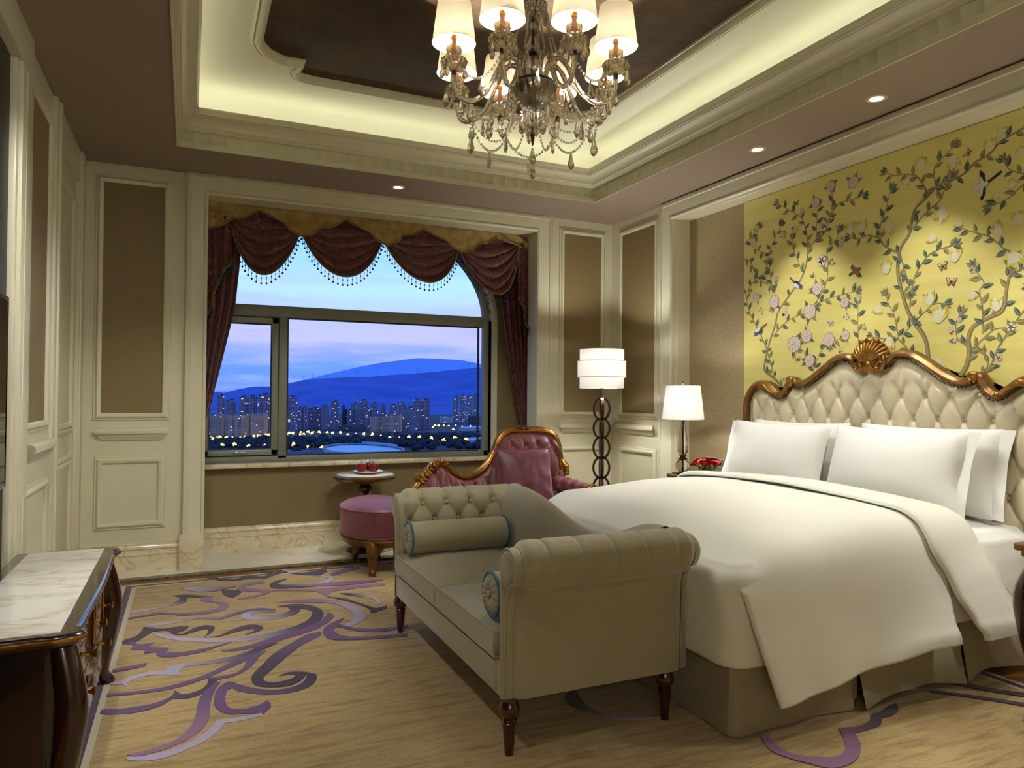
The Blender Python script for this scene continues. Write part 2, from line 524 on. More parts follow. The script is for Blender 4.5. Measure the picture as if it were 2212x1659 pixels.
RUG_STROKES = [['P','D',[[0.651,3.832],[0.634,3.784],[0.532,3.68],[0.447,3.553],[0.366,3.414],[0.323,3.34],[0.322,3.285],[0.365,3.256],[0.419,3.265],[0.446,3.292],[0.438,3.318],[0.383,3.323],[0.43,3.351],[0.491,3.33],[0.493,3.29],[0.461,3.226],[0.403,3.193],[0.33,3.212],[0.282,3.253],[0.269,3.319],[0.281,3.392],[0.334,3.5],[0.385,3.606],[0.465,3.708],[0.571,3.826],[0.646,3.854]]],['D','P',[[0.491,3.33],[0.532,3.284],[0.532,3.233],[0.502,3.165],[0.439,3.124],[0.365,3.121],[0.281,3.157],[0.213,3.217],[0.188,3.264],[0.168,3.246],[0.155,3.163],[0.163,3.074],[0.195,3.037],[0.257,3.034],[0.313,3.079],[0.318,3.008],[0.277,2.945],[0.232,2.982],[0.166,3.002],[0.122,3.069],[0.113,3.161],[0.129,3.273],[0.165,3.336],[0.19,3.335],[0.231,3.271],[0.306,3.197],[0.385,3.167],[0.456,3.195],[0.494,3.267]]],['P','M',[[0.147,3.354],[0.117,3.341],[0.079,3.274],[0.054,3.168],[0.044,3.046],[0.023,2.946],[-0.02,2.863],[-0.084,2.825],[-0.174,2.805],[-0.134,2.783],[-0.054,2.798],[0.016,2.848],[0.066,2.911],[0.093,3.007],[0.098,3.13],[0.118,3.258]]],['L','L',[[0.278,2.965],[0.197,2.962],[0.119,2.971],[0.101,2.928],[0.072,2.869],[0.016,2.815],[-0.054,2.781],[-0.133,2.779],[-0.177,2.791],[-0.166,2.765],[-0.109,2.735],[-0.053,2.735],[0.016,2.767],[0.083,2.819],[0.122,2.879],[0.145,2.931],[0.202,2.926],[0.283,2.939]]],['D','P',[[0.137,3.38],[0.097,3.419],[0.092,3.352],[0.066,3.3],[0.023,3.274],[-0.008,3.282],[-0.033,3.333],[-0.046,3.278],[-0.085,3.237],[-0.144,3.22],[-0.222,3.222],[-0.292,3.243],[-0.291,3.204],[-0.231,3.173],[-0.154,3.163],[-0.084,3.19],[-0.038,3.246],[0.016,3.226],[0.065,3.25],[0.098,3.307]]],['P','P',[[0.362,3.674],[0.281,3.65],[0.26,3.532],[0.227,3.45],[0.165,3.419],[0.097,3.419],[0.137,3.384],[0.217,3.408],[0.285,3.496],[0.327,3.604]]],['P','P',[[0.297,3.643],[0.229,3.608],[0.138,3.512],[0.046,3.437],[-0.069,3.389],[-0.18,3.386],[-0.288,3.402],[-0.288,3.377],[-0.178,3.355],[-0.054,3.352],[0.06,3.398],[0.167,3.487],[0.25,3.561]]],['D','L',[[0.432,3.765],[0.349,3.758],[0.266,3.683],[0.174,3.644],[0.071,3.637],[0.001,3.648],[-0.053,3.636],[-0.078,3.585],[-0.149,3.599],[-0.219,3.561],[-0.252,3.532],[-0.291,3.542],[-0.284,3.503],[-0.242,3.491],[-0.222,3.449],[-0.215,3.51],[-0.146,3.553],[-0.073,3.532],[-0.021,3.499],[-0.018,3.567],[0.001,3.606],[0.07,3.601],[0.18,3.591],[0.289,3.647],[0.379,3.717]]],['P','P',[[0.749,4.169],[0.681,4.042],[0.571,3.953],[0.43,3.87],[0.29,3.783],[0.162,3.749],[0.244,3.725],[0.375,3.761],[0.517,3.834],[0.64,3.908],[0.74,4.034],[0.765,4.103]]],['D','L',[[0.492,4.4],[0.562,4.419],[0.652,4.381],[0.713,4.268],[0.717,4.153],[0.677,4.044],[0.58,3.949],[0.449,3.878],[0.322,3.856],[0.193,3.876],[0.067,3.93],[-0.043,4.006],[-0.121,4.099],[-0.154,4.181],[-0.088,4.115],[0.016,4.016],[0.11,3.967],[0.221,3.92],[0.345,3.922],[0.477,3.96],[0.593,4.044],[0.648,4.145],[0.661,4.232],[0.62,4.307],[0.556,4.366]]],['D','L',[[0.546,4.37],[0.606,4.313],[0.59,4.236],[0.523,4.18],[0.434,4.171],[0.349,4.193],[0.293,4.241],[0.292,4.314],[0.333,4.371],[0.404,4.379],[0.479,4.321],[0.465,4.289],[0.399,4.324],[0.343,4.31],[0.344,4.255],[0.419,4.224],[0.5,4.244],[0.552,4.297]]],['D','D',[[-0.198,4.296],[-0.117,4.229],[-0.037,4.228],[0.021,4.219],[0.007,4.16],[-0.049,4.12],[-0.01,4.088],[0.052,4.173],[0.106,4.2],[0.146,4.15],[0.13,4.06],[0.089,4.0],[0.154,3.988],[0.229,4.066],[0.305,4.115],[0.36,4.092],[0.382,4.033],[0.35,3.982],[0.285,3.957],[0.334,4.005],[0.328,4.046],[0.253,4.023],[0.171,3.981],[0.093,3.993],[0.113,4.083],[0.105,4.135],[0.051,4.109],[-0.001,4.078],[-0.053,4.113],[-0.089,4.185],[-0.15,4.195],[-0.181,4.131],[-0.227,4.046],[-0.279,4.048],[-0.279,4.097],[-0.224,4.149],[-0.204,4.233]]],['P','P',[[-0.279,4.048],[-0.236,4.064],[-0.2,4.006],[-0.135,4.007],[-0.165,3.949],[-0.066,3.893],[-0.08,3.831],[0.0,3.81],[0.098,3.823],[0.218,3.865],[0.148,3.815],[0.048,3.763],[-0.063,3.758],[-0.119,3.808],[-0.113,3.858],[-0.176,3.859],[-0.171,3.91],[-0.236,3.938],[-0.232,4.006]]],['D','L',[[-0.072,4.887],[0.006,4.877],[0.099,4.816],[0.16,4.768],[0.098,4.773],[0.016,4.816],[0.006,4.706],[-0.043,4.666],[-0.12,4.639],[-0.214,4.601],[-0.278,4.591],[-0.276,4.628],[-0.196,4.632],[-0.102,4.671],[-0.044,4.748],[-0.03,4.826]]],['M','P',[[0.088,4.777],[0.16,4.768],[0.147,4.688],[0.217,4.617],[0.236,4.528],[0.204,4.444],[0.111,4.409],[-0.012,4.431],[-0.097,4.497],[-0.144,4.498],[-0.208,4.489],[-0.283,4.467],[-0.281,4.502],[-0.2,4.522],[-0.136,4.543],[-0.079,4.507],[0.045,4.466],[0.142,4.478],[0.188,4.548],[0.166,4.618],[0.092,4.691]]],['L','P',[[-0.19,4.309],[-0.129,4.333],[-0.039,4.329],[0.044,4.347],[0.1,4.358],[0.175,4.309],[0.234,4.357],[0.315,4.397],[0.406,4.405],[0.477,4.348],[0.458,4.318],[0.362,4.359],[0.272,4.333],[0.202,4.28],[0.136,4.29],[0.072,4.335],[-0.002,4.314],[-0.11,4.291],[-0.18,4.288]]],['D','D',[[0.207,4.906],[0.261,4.883],[0.322,4.812],[0.272,4.699],[0.223,4.764]]],['L','P',[[-0.021,5.048],[0.048,5.043],[0.123,4.987],[0.21,4.975],[0.303,4.96],[0.207,4.906],[0.121,4.896],[0.027,4.958]]],['M','M',[[0.474,5.038],[0.357,5.011],[0.299,4.89],[0.334,4.83],[0.438,4.763],[0.411,4.707],[0.291,4.657],[0.353,4.644],[0.453,4.689],[0.504,4.758],[0.422,4.839],[0.349,4.893],[0.375,4.954],[0.48,4.984]]],['D','D',[[0.124,5.287],[0.187,5.272],[0.219,5.206],[0.298,5.163],[0.393,5.202],[0.485,5.164],[0.551,5.218],[0.471,5.279],[0.568,5.267],[0.651,5.233],[0.557,5.161],[0.49,5.083],[0.377,5.13],[0.295,5.112],[0.195,5.179]]],['D','D',[[0.625,5.026],[0.552,5.005],[0.503,4.925],[0.511,4.835],[0.574,4.789],[0.686,4.776],[0.766,4.766],[0.691,4.808],[0.592,4.849],[0.555,4.928],[0.585,4.981]]],['D','L',[[0.555,4.928],[0.574,4.886],[0.674,4.854],[0.792,4.854],[0.887,4.917],[0.867,4.978],[0.798,5.05],[0.877,5.001],[0.909,4.908],[0.871,4.831],[0.756,4.78],[0.645,4.807],[0.57,4.849]]],['D','D',[[0.667,5.17],[0.753,5.162],[0.844,5.181],[0.91,5.27],[0.937,5.277],[0.903,5.156],[0.921,5.149],[0.846,5.04],[0.743,5.094]]],['L','L',[[0.611,5.318],[0.68,5.266],[0.745,5.193],[0.667,5.17],[0.64,5.248]]],['M','L',[[0.496,4.479],[0.624,4.488],[0.75,4.456],[0.851,4.35],[0.912,4.223],[0.93,4.062],[0.895,3.951],[0.795,3.858],[0.788,3.911],[0.839,3.975],[0.873,4.087],[0.849,4.23],[0.777,4.361],[0.637,4.428]]],['P','P',[[0.812,4.04],[0.728,3.97],[0.676,3.892],[0.658,3.789],[0.681,3.709],[0.765,3.662],[0.898,3.626],[1.049,3.607],[1.061,3.649],[0.918,3.669],[0.801,3.698],[0.737,3.756],[0.715,3.843],[0.744,3.896],[0.845,3.772],[0.952,3.727],[1.086,3.735],[1.099,3.779],[0.964,3.776],[0.855,3.816],[0.771,3.935]]],['D','D',[[0.799,4.487],[0.887,4.42],[0.948,4.289],[1.013,4.142],[1.086,4.17],[1.067,4.119],[0.965,4.055],[0.974,4.158],[0.918,4.302],[0.852,4.413]]],['D','L',[[0.882,4.54],[0.94,4.516],[1.016,4.44],[1.067,4.366],[1.064,4.24],[1.042,4.217],[1.047,4.331],[0.986,4.408],[0.921,4.479]]],['M','M',[[0.472,4.772],[0.631,4.705],[0.756,4.63],[0.798,4.479],[0.841,4.594],[0.96,4.614],[1.191,4.628],[1.202,4.673],[1.036,4.692],[0.919,4.702],[0.788,4.686],[0.635,4.736]]],['M','P',[[0.702,4.803],[0.881,4.817],[1.058,4.794],[1.211,4.756],[1.104,4.724],[0.923,4.725]]],['P','M',[[0.925,5.063],[1.045,5.155],[1.135,5.207],[1.133,5.136],[1.041,5.071],[0.926,4.997]]],['P','P',[[-0.293,3.684],[-0.228,3.704],[-0.154,3.714],[-0.167,3.678],[-0.233,3.659],[-0.289,3.652]]],['M','D',[[1.942,2.051],[1.971,2.039],[1.943,1.974],[1.941,1.903],[1.986,1.856],[2.046,1.823],[2.097,1.821],[2.156,1.853],[2.216,1.917],[2.255,1.971],[2.323,1.95],[2.408,1.963],[2.474,2.004],[2.518,2.002],[2.59,2.026],[2.656,2.035],[2.601,1.985],[2.53,1.962],[2.485,1.964],[2.42,1.924],[2.329,1.915],[2.279,1.913],[2.228,1.851],[2.143,1.788],[2.063,1.762],[1.986,1.769],[1.947,1.819],[1.912,1.874],[1.891,1.939],[1.921,2.014]]],['D','D',[[2.918,2.061],[3.017,1.968],[3.142,1.826],[3.234,1.703],[3.197,1.683],[3.108,1.807],[3.033,1.902],[2.945,1.999],[2.885,2.055]]],['D','D',[[3.108,2.076],[3.184,1.957],[3.249,1.888],[3.362,1.77],[3.321,1.749],[3.209,1.865],[3.128,1.961],[3.058,2.075]]],['D','L',[[1.456,2.646],[1.512,2.659],[1.489,2.578],[1.485,2.478],[1.527,2.395],[1.704,2.303],[1.6,2.332],[1.513,2.373],[1.466,2.445],[1.425,2.52],[1.425,2.589]]]]
MURAL_BRANCHES = [[0.0264,0.0132,[[2.625,1.421],[2.646,1.567],[2.705,1.662],[2.754,1.743],[2.794,1.866],[2.816,1.973],[2.811,2.055],[2.793,2.114],[2.743,2.177],[2.726,2.255],[2.704,2.311],[2.629,2.363],[2.587,2.397],[2.551,2.41]]],[0.0132,0.0077,[[2.551,2.41],[2.476,2.416],[2.417,2.434],[2.375,2.469],[2.306,2.49],[2.252,2.533],[2.2,2.553],[2.132,2.57],[2.075,2.582]]],[0.0099,0.0044,[[2.587,2.397],[2.597,2.475],[2.581,2.52],[2.515,2.569],[2.49,2.585]]],[0.0088,0.0044,[[2.652,2.354],[2.644,2.397],[2.671,2.445],[2.704,2.494],[2.782,2.521],[2.839,2.532],[2.886,2.558]]],[0.0099,0.0044,[[2.726,2.199],[2.639,2.276],[2.566,2.318],[2.535,2.379],[2.51,2.426]]],[0.011,0.0044,[[2.81,2.076],[2.898,2.134],[2.934,2.183],[3.008,2.219],[3.084,2.213],[3.136,2.228]]],[0.0077,0.0033,[[2.934,2.183],[2.928,2.268],[2.898,2.335],[2.874,2.415],[2.86,2.448]]],[0.0099,0.0044,[[2.743,1.757],[2.726,1.877],[2.704,1.945],[2.64,2.026],[2.577,2.054],[2.491,2.063]]],[0.0099,0.0066,[[2.799,2.063],[2.773,1.976],[2.737,1.858]]],[0.0088,0.0044,[[2.716,1.673],[2.661,1.718],[2.598,1.761],[2.542,1.76]]],[0.0088,0.0044,[[2.727,1.481],[2.771,1.544],[2.84,1.6],[2.898,1.594],[2.977,1.61]]],[0.0077,0.0033,[[2.811,1.588],[2.84,1.726],[2.875,1.792],[2.892,1.842]]],[0.0088,0.0033,[[2.788,1.607],[2.727,1.664]]],[0.0176,0.0099,[[3.677,1.308],[3.76,1.377],[3.846,1.429],[3.854,1.481],[3.812,1.618],[3.753,1.753],[3.725,1.838],[3.614,1.949],[3.536,2.023],[3.49,2.101],[3.46,2.215],[3.401,2.275]]],[0.0099,0.0044,[[3.401,2.275],[3.328,2.307],[3.3,2.382],[3.231,2.458],[3.163,2.464],[3.052,2.464]]],[0.0099,0.0055,[[3.76,1.377],[3.794,1.478],[3.846,1.608],[3.899,1.701],[3.989,1.839],[4.026,1.935],[4.036,2.002],[3.954,2.083],[3.856,2.123]]],[0.0099,0.0055,[[3.769,1.672],[3.695,1.735],[3.614,1.777],[3.497,1.805]]],[0.0066,0.0033,[[3.422,1.842],[3.314,1.876],[3.217,1.887],[3.104,1.897]]],[0.0077,0.0033,[[3.415,1.853],[3.357,1.916],[3.314,2.003],[3.307,2.118],[3.314,2.188],[3.244,2.244],[3.217,2.284]]],[0.0077,0.0033,[[3.468,2.192],[3.483,2.339],[3.529,2.445],[3.632,2.517],[3.726,2.579]]],[0.0055,0.0033,[[3.401,2.275],[3.394,2.415],[3.386,2.483]]],[0.0088,0.0033,[[3.775,1.982],[3.805,2.125],[3.813,2.254],[3.763,2.346],[3.705,2.422]]],[0.0077,0.0055,[[4.053,2.256],[3.99,2.219],[3.927,2.105],[3.787,2.015]]],[0.0055,0.0033,[[3.521,2.081],[3.552,2.159],[3.599,2.252],[3.599,2.307]]],[0.0055,0.0033,[[3.3,2.347],[3.286,2.414],[3.272,2.502],[3.286,2.575]]],[0.0055,0.0033,[[4.054,2.369],[3.973,2.413],[3.919,2.454]]],[0.0055,0.0044,[[3.963,2.313],[3.883,2.279],[3.818,2.216]]],[0.0055,0.0033,[[3.422,1.371],[3.422,1.441],[3.459,1.502],[3.504,1.552],[3.582,1.616]]],[0.0055,0.0033,[[3.417,1.441],[3.371,1.533],[3.292,1.598],[3.216,1.616]]],[0.0066,0.0033,[[3.078,1.551],[3.084,1.695],[3.084,1.816]]],[0.0308,0.0154,[[2.502,1.316],[2.429,1.401],[2.405,1.485],[2.41,1.56],[2.381,1.624],[2.299,1.663],[2.237,1.693],[2.219,1.791],[2.206,1.852]]],[0.0143,0.0088,[[2.206,1.852],[2.14,1.886],[2.069,1.91]]],[0.0099,0.0055,[[2.402,1.485],[2.335,1.555],[2.281,1.597],[2.224,1.604]]],[0.0088,0.0044,[[2.335,1.583],[2.339,1.723],[2.353,1.799],[2.33,1.842],[2.362,1.893],[2.379,1.926]]],[0.0088,0.0044,[[2.206,1.852],[2.201,1.968],[2.236,2.001],[2.298,2.068],[2.39,2.114],[2.442,2.142]]],[0.011,0.0077,[[2.377,1.324],[2.308,1.397],[2.255,1.514],[2.203,1.591],[2.141,1.674],[2.078,1.737]]],[0.0066,0.0033,[[2.419,1.523],[2.467,1.564],[2.477,1.642],[2.456,1.692]]],[0.0077,0.0033,[[2.076,2.32],[2.139,2.293],[2.201,2.247],[2.253,2.232],[2.29,2.221]]],[0.0066,0.0033,[[2.076,2.32],[2.139,2.346],[2.2,2.382],[2.228,2.428]]],[0.0077,0.0033,[[2.327,1.379],[2.308,1.443],[2.34,1.481],[2.354,1.491]]]]
MURAL_FLOWERS = [['peony',3.286,2.587,0.032],['peony',3.117,2.564,0.038],['peony',3.404,2.511,0.033],['peony',3.68,2.354,0.02],['peony',3.576,2.37,0.022],['peony',3.964,2.359,0.029],['peony',3.203,2.213,0.023],['peony',3.393,1.95,0.038],['peony',3.762,1.911,0.045],['peony',3.935,1.957,0.031],['peony',3.452,1.81,0.049],['peony',3.662,1.837,0.023],['peony',3.179,1.838,0.031],['peony',3.582,1.604,0.054],['peony',3.477,1.651,0.041],['peony',3.299,1.616,0.043],['peony',3.173,1.635,0.029],['peony',3.452,1.49,0.04],['peony',3.882,1.86,0.018],['peony',3.078,1.848,0.015],['peony',3.163,1.746,0.016],['peony',3.272,2.1,0.014],['peony',3.928,2.456,0.021],['peony',3.745,2.066,0.017],['peony',3.039,1.674,0.013],['peony',2.456,1.664,0.013],['peony',2.507,1.615,0.016],['peony',2.482,1.556,0.011],['peony',3.21,1.548,0.013],['peony',3.661,1.375,0.012],['peony',3.521,2.479,0.015],['peony',3.231,2.31,0.011],['open',3.343,2.345,0.033],['open',3.357,2.126,0.037],['open',2.39,1.916,0.017],['open',2.198,1.604,0.022],['open',2.259,1.455,0.018],['tulip',3.136,2.279,0.035],['tulip',3.058,2.274,0.037],['tulip',2.874,2.245,0.036],['tulip',2.892,2.0,0.038],['tulip',2.671,2.541,0.036],['tulip',2.49,2.517,0.035],['tulip',2.759,2.479,0.026],['tulip',2.296,2.529,0.033],['tulip',2.551,2.25,0.04],['tulip',2.603,2.128,0.028],['tulip',2.481,1.998,0.035],['tulip',2.258,2.092,0.034],['tulip',2.184,1.947,0.039],['tulip',2.456,2.176,0.021],['tulip',2.94,1.778,0.03],['tulip',2.624,1.789,0.036],['tulip',2.572,1.694,0.049],['tulip',2.39,1.789,0.027],['tulip',2.267,1.715,0.033],['tulip',2.869,1.576,0.036],['tulip',2.578,1.434,0.046],['tulip',2.159,2.129,0.032],['tulip',2.188,2.306,0.023],['tulip',2.243,2.585,0.024],['tulip',2.266,2.272,0.02],['tulip',2.149,2.452,0.023],['tulip',2.178,1.278,0.019]]
MURAL_ANIMALS = [['white_bird',2.338,2.341,0.07,15],['brown_bird',3.097,2.022,0.055,200],['blue_bird',3.559,2.002,0.061,-35],['blue_bird',3.908,1.721,0.065,215],['butterfly',3.568,2.545,0.027,0],['moth',3.43,2.041,0.022,20],['pale',3.286,1.714,0.028,0],['moth',3.551,1.502,0.024,0],['moth',2.546,1.959,0.031,10],['moth',2.501,1.868,0.033,-10],['moth',2.408,2.531,0.025,60]]
TOWERS = [['tower',56.7,1445.9,13.5,79.6,24,2.2],['tower',74.0,1440.7,19.9,70.5,24,2.9],['twin',103.2,1431.9,30.9,78.0,24,4.1],['tower',131.9,1423.3,24.1,81.9,24,5.3],['slab',47.0,1406.6,28.3,43.5,24,1.9],['slab',82.9,1395.7,41.7,43.0,24,3.4],['slab',119.6,1384.5,30.2,44.6,24,4.9],['tower',197.6,1560.1,24.4,77.2,24,7.2],['twin',238.7,1683.6,20.7,54.0,24,8.1],['tower',268.9,1707.8,29.1,50.7,24,8.9],['tower',287.9,1676.6,17.6,57.8,24,9.7],['tower',309.1,1670.8,18.3,66.9,24,10.5],['dark',354.4,1790.5,11.3,53.1,24,11.2],['twin',373.2,1763.6,34.9,48.1,24,11.9],['tower',386.8,1820.2,19.6,59.2,24,12.0],['tower',407.5,1814.9,22.0,68.6,24,12.7],['twin',382.3,1625.4,31.1,52.2,24,13.2],['tower',412.7,1724.4,17.0,61.8,24,13.5],['tower',428.2,1699.2,13.8,56.2,24,14.1],['slab',377.0,1542.8,32.2,31.6,24,13.7],['slab',406.5,1517.4,35.4,39.3,24,15.0],['tower',462.1,1655.9,20.7,64.0,24,15.6],['tower',450.3,1545.5,31.4,55.4,24,16.2],['twin',503.5,1631.4,39.9,72.3,24,17.2],['column',725.0,2006.8,20.0,80.1,24,19.9],['column',744.6,2002.3,18.5,82.5,24,20.4],['column',764.0,1997.9,19.3,82.7,24,20.9],['column',784.0,1993.4,19.7,84.4,24,21.5],['low',320.2,1530.9,58.8,13.5,24,11.8],['white',672.1,1939.9,36.1,18.5,24,19.1],['silo',708.8,1821.9,30.0,23.3,24,21.3],['tower',443.1,1661.1,17.6,58.3,24,14.9]]
HILL = [[56.0,-17.0],[138.0,6.0],[193.0,8.0],[259.0,1.0],[343.0,26.0],[439.0,48.0],[536.0,55.0],[604.0,54.0],[733.0,82.0],[844.0,106.0],[989.0,125.0],[1147.0,135.0],[1308.0,146.0],[1396.0,146.0],[1529.0,161.0],[1757.0,179.0],[1873.0,190.0],[2052.0,211.0],[2234.0,232.0],[2383.0,247.0],[2548.0,255.0],[2743.0,243.0]]
HILL_FAR = [[1364.0,134.0],[2576.0,447.0],[2966.0,532.0],[3631.0,632.0],[4082.0,627.0],[4453.0,614.0],[4769.0,563.0],[5256.0,425.0]]
STREET_LAMPS = [[38.1,1272.1,4.7],[49.1,1292.5,4.8],[59.5,1282.3,4.7],[70.1,1314.4,4.9],[81.9,1303.5,4.9],[91.6,1330.0,5.0],[104.9,1318.3,4.9],[114.1,1346.0,5.1],[126.3,1334.4,5.0],[133.2,1340.1,5.1],[168.4,1353.2,5.2],[176.0,1359.1,5.2],[200.9,1439.1,5.5],[187.9,1355.5,5.2],[198.5,1381.7,5.3],[212.5,1421.8,5.5],[212.1,1377.6,5.3],[225.1,1441.3,5.6],[230.0,1403.0,5.5],[246.7,1411.6,5.5],[251.1,1378.8,5.4],[262.1,1362.4,5.4],[270.1,1330.2,5.3],[282.4,1318.2,5.2],[295.4,1310.1,5.2],[303.5,1279.4,5.1],[313.5,1256.9,5.1],[324.2,1234.6,5.0],[337.5,1222.9,5.0],[348.0,1197.7,4.9],[363.7,1185.6,4.9],[377.1,1163.7,4.8],[384.0,1117.8,4.7],[414.3,1151.8,4.9],[426.4,1130.8,4.8],[440.0,1109.6,4.7],[533.8,1623.4,6.8],[543.2,1620.8,6.8],[565.2,1649.1,6.9],[581.8,1658.6,7.0],[605.1,1673.9,7.1],[596.8,1606.4,6.8],[622.8,1619.8,6.9],[631.6,1597.0,6.8],[35.0,1116.9,4.1],[45.2,1103.2,4.1],[60.9,1092.8,4.1],[80.5,1086.2,4.1],[101.0,1079.3,4.1],[138.7,1064.0,4.1],[155.8,1045.7,4.0],[172.7,1027.7,4.0],[507.2,1553.9,6.5],[532.4,1487.5,6.3]]
TURBINES = [[770.0,97.0],[925.0,122.0],[1027.0,124.0],[1160.0,148.0],[1279.0,152.0],[1454.0,171.0],[1812.0,191.0],[2042.0,218.0],[2280.0,247.0],[848.0,106.0]]
# ------------------------------------------------------------------ room shell
XL, XR, YB, ZC = -.65, 3.534, 5.609, 2.822
YF = -1.9
TX0, TX1, TY0, TY1 = -.085, 2.975, .97, 4.99          # ceiling tray opening
PICT = [(0, 0), (0, .010), (.008, .020), (.022, .024), (.032, .018), (.036, .012), (.046, .010), (.05, 0)]
CASE = [(0, 0), (0, .014), (.010, .024), (.020, .024), (.024, .016), (.034, .018), (.085, .034), (.105, .036), (.110, .044), (.128, .046), (.14, .040), (.14, 0)]

# floor
m = MB()
m.mi = 0; m.box(-.9, 3.9, 5.462, 6.25, -.1, 0)
m.mi = 1; m.box(-.9, 3.9, 5.388, 5.462, -.1, .001)
m.mi = 2; m.box(-.9, 3.9, YF - .1, 5.388, -.1, -.012)
struct('floor', m, [MT['white_marble'], MT['stone_dark'], MT['amber_wood']])

# back wall with the opening to the bay
m = MB()
m.box(-.9, .117, YB, 5.782, 0, 3.0)
m.box(2.764, 3.75, YB, 5.782, 0, 3.0)
m.box(.117, 2.764, YB, 5.782, 2.681, 3.0)
struct('wall_back', m, MT['cream'])
# bay: side walls, bay ceiling, window wall with an arched hole
m = MB()
m.box(-.15, 0, 5.782, 6.25, 0, 3.0)
m.box(2.892, 3.04, 5.782, 6.25, 0, 3.0)
WX0, WX1, WZ0, WZS, WZT = .055, 2.525, .70, 1.93, 2.84
wcx, wa, wb = (WX0 + WX1) / 2, (WX1 - WX0) / 2, WZT - WZS
m.box(-.1, 2.95, 6.05, 6.22, 0, WZ0 - .04)
m.box(-.1, WX0, 6.05, 6.22, WZ0 - .04, 3.0)
m.box(WX1, 2.95, 6.05, 6.22, WZ0 - .04, 3.0)
N = 40
def arch(t, g=0):
    a = PI * t
    return wcx + (wa + g) * math.cos(a), WZS + (wb + g) * math.sin(a)
for i in range(N):
    (xa, za), (xb, zb) = arch(i / N), arch((i + 1) / N)
    m.poly([(xa, 6.05, za), (xb, 6.05, zb), (xb, 6.05, 3.0), (xa, 6.05, 3.0)])
    m.poly([(xa, 6.05, za), (xa, 6.22, za), (xb, 6.22, zb), (xb, 6.05, zb)])
    m.poly([(xa, 6.22, za), (xb, 6.22, zb), (xb, 6.22, 3.0), (xa, 6.22, 3.0)])
struct('wall_bay', m, MT['wallpaper'])
m = MB(); m.box(-.15, 3.04, 5.782, 6.25, 3.0, 3.05); struct('ceiling_bay', m, MT['cream_flat'])
# right wall with the bed alcove
AX, AY0, AY1, AZ = 3.697, 1.159, 4.691, 2.672
m = MB()
m.box(XR, AX, AY1, YB + .02, 0, 2.9)
m.box(XR, AX, YF, AY0, 0, 2.9)
m.box(XR, AX, AY0, AY1, AZ, 2.9)
struct('wall_right', m, MT['cream'])
m = MB(); m.box(AX, AX + .12, AY0 - .1, AY1 + .1, 0, 2.9); struct('wall_alcove', m, MT['weave'])
m = MB(); m.box(-.9, 3.8, YF - .1, YF, 0, 2.9); struct('wall_rear', m, MT['cream'])
# left wall
m = MB()
m.box(-.85, -.70, YF, YB + .02, 0, 2.9)
m.box(-.70, -.65, 3.60, 3.82, 0, 2.65, .004)                 # pilaster beside the dark niche
m.box(-.70, -.65, .0, 3.82, 2.65, ZC)                        # header over the niche
m.box(-.70, -.665, 3.566, 3.60, 0, 2.65, .006)
m.box(-.70, -.672, 3.82, 4.50, 0, ZC)
m.box(-.70, -.65, 4.45, 4.60, 0, ZC, .005)
m.box(-.70, -.64, 4.53, 4.58, 0, ZC, .008)
m.box(-.70, -.66, 4.60, 5.42, 2.62, ZC)
m.box(-.70, -.65, 5.40, YB, 0, ZC, .005)
m.box(-.70, -.64, 5.42, 5.50, 0, ZC, .008)
m.box(-.70, -.65, YF, .02, 0, ZC)
struct('wall_left', m, MT['cream'])
m = MB(); m.box(-.70, -.692, .02, 3.566, 0, 2.65); struct('wall_panel', m, MT['dark_panel'])

# wallpaper insets and picture-frame mouldings
trim_n = [0]
def trim(mb, mat, ang=38):
    trim_n[0] += 1
    return struct('trim_%d' % trim_n[0], mb, mat, ang)
BO, BU, BV, BN = (0, YB, 0), (1, 0, 0), (0, 0, 1), (0, -1, 0)
RO, RU, RV, RN = (XR, 0, 0), (0, 1, 0), (0, 0, 1), (-1, 0, 0)
def inset(O, U, V, N, u0, u1, v0, v1, paper=True):
    if paper:
        m = MB()
        O_, U_, V_, N_ = map(Vector, (O, U, V, N))
        m.prism([O_ + U_ * a + V_ * b for a, b in ((u0, v0), (u1, v0), (u1, v1), (u0, v1))], N_ * .004)
        struct('wall_panel', m, MT['wallpaper'])
    m = MB(); m.rect_mold(O, U, V, N, u0, u1, v0, v1, PICT); trim(m, MT['cream'])
def rail(O, U, V, N, u0, u1, z):
    m = MB()
    prof = [(-.045, 0), (-.045, .012), (-.03, .018), (-.022, .026), (-.010, .030), (0, .046), (.02, .050), (.034, .044), (.040, .030), (.042, 0)]
    O_, U_, V_, N_ = map(Vector, (O, U, V, N))
    rows = []
    for s, uu in ((1, u0), (1, u1)):
        d = 1 if uu == u0 else -1
        rows.append([m.bm.verts.new(O_ + U_ * (uu + d * (.05 - h)) + V_ * (z + a) + N_ * h) for a, h in prof])
    for k in range(len(prof) - 1):
        m._f([rows[0][k], rows[0][k + 1], rows[1][k + 1], rows[1][k]])
    for row, d in ((rows[0], 1), (rows[1], -1)):
        c = [m.bm.verts.new(Vector(v.co)) for v in row]
        m._f(c, False)
    trim(m, MT['cream'])
def lower(O, U, V, N, u0, u1, v0, v1):
    m = MB(); m.rect_mold(O, U, V, N, u0 + .05, u1 - .05, v0 + .05, v1 - .05, PICT); trim(m, MT['cream'])
inset(BO, BU, BV, BN, -.540, -.165, 1.105, 2.692)
rail(BO, BU, BV, BN, -.575, -.125, .965)
lower(BO, BU, BV, BN, -.575, -.135, .305, .81)
inset(BO, BU, BV, BN, 3.035, 3.415, 1.105, 2.692)
rail(BO, BU, BV, BN, 2.985, 3.46, .965)
lower(BO, BU, BV, BN, 2.985, 3.46, .305, .81)
inset(RO, RU, RV, RN, 4.925, 5.424, 1.105, 2.685)
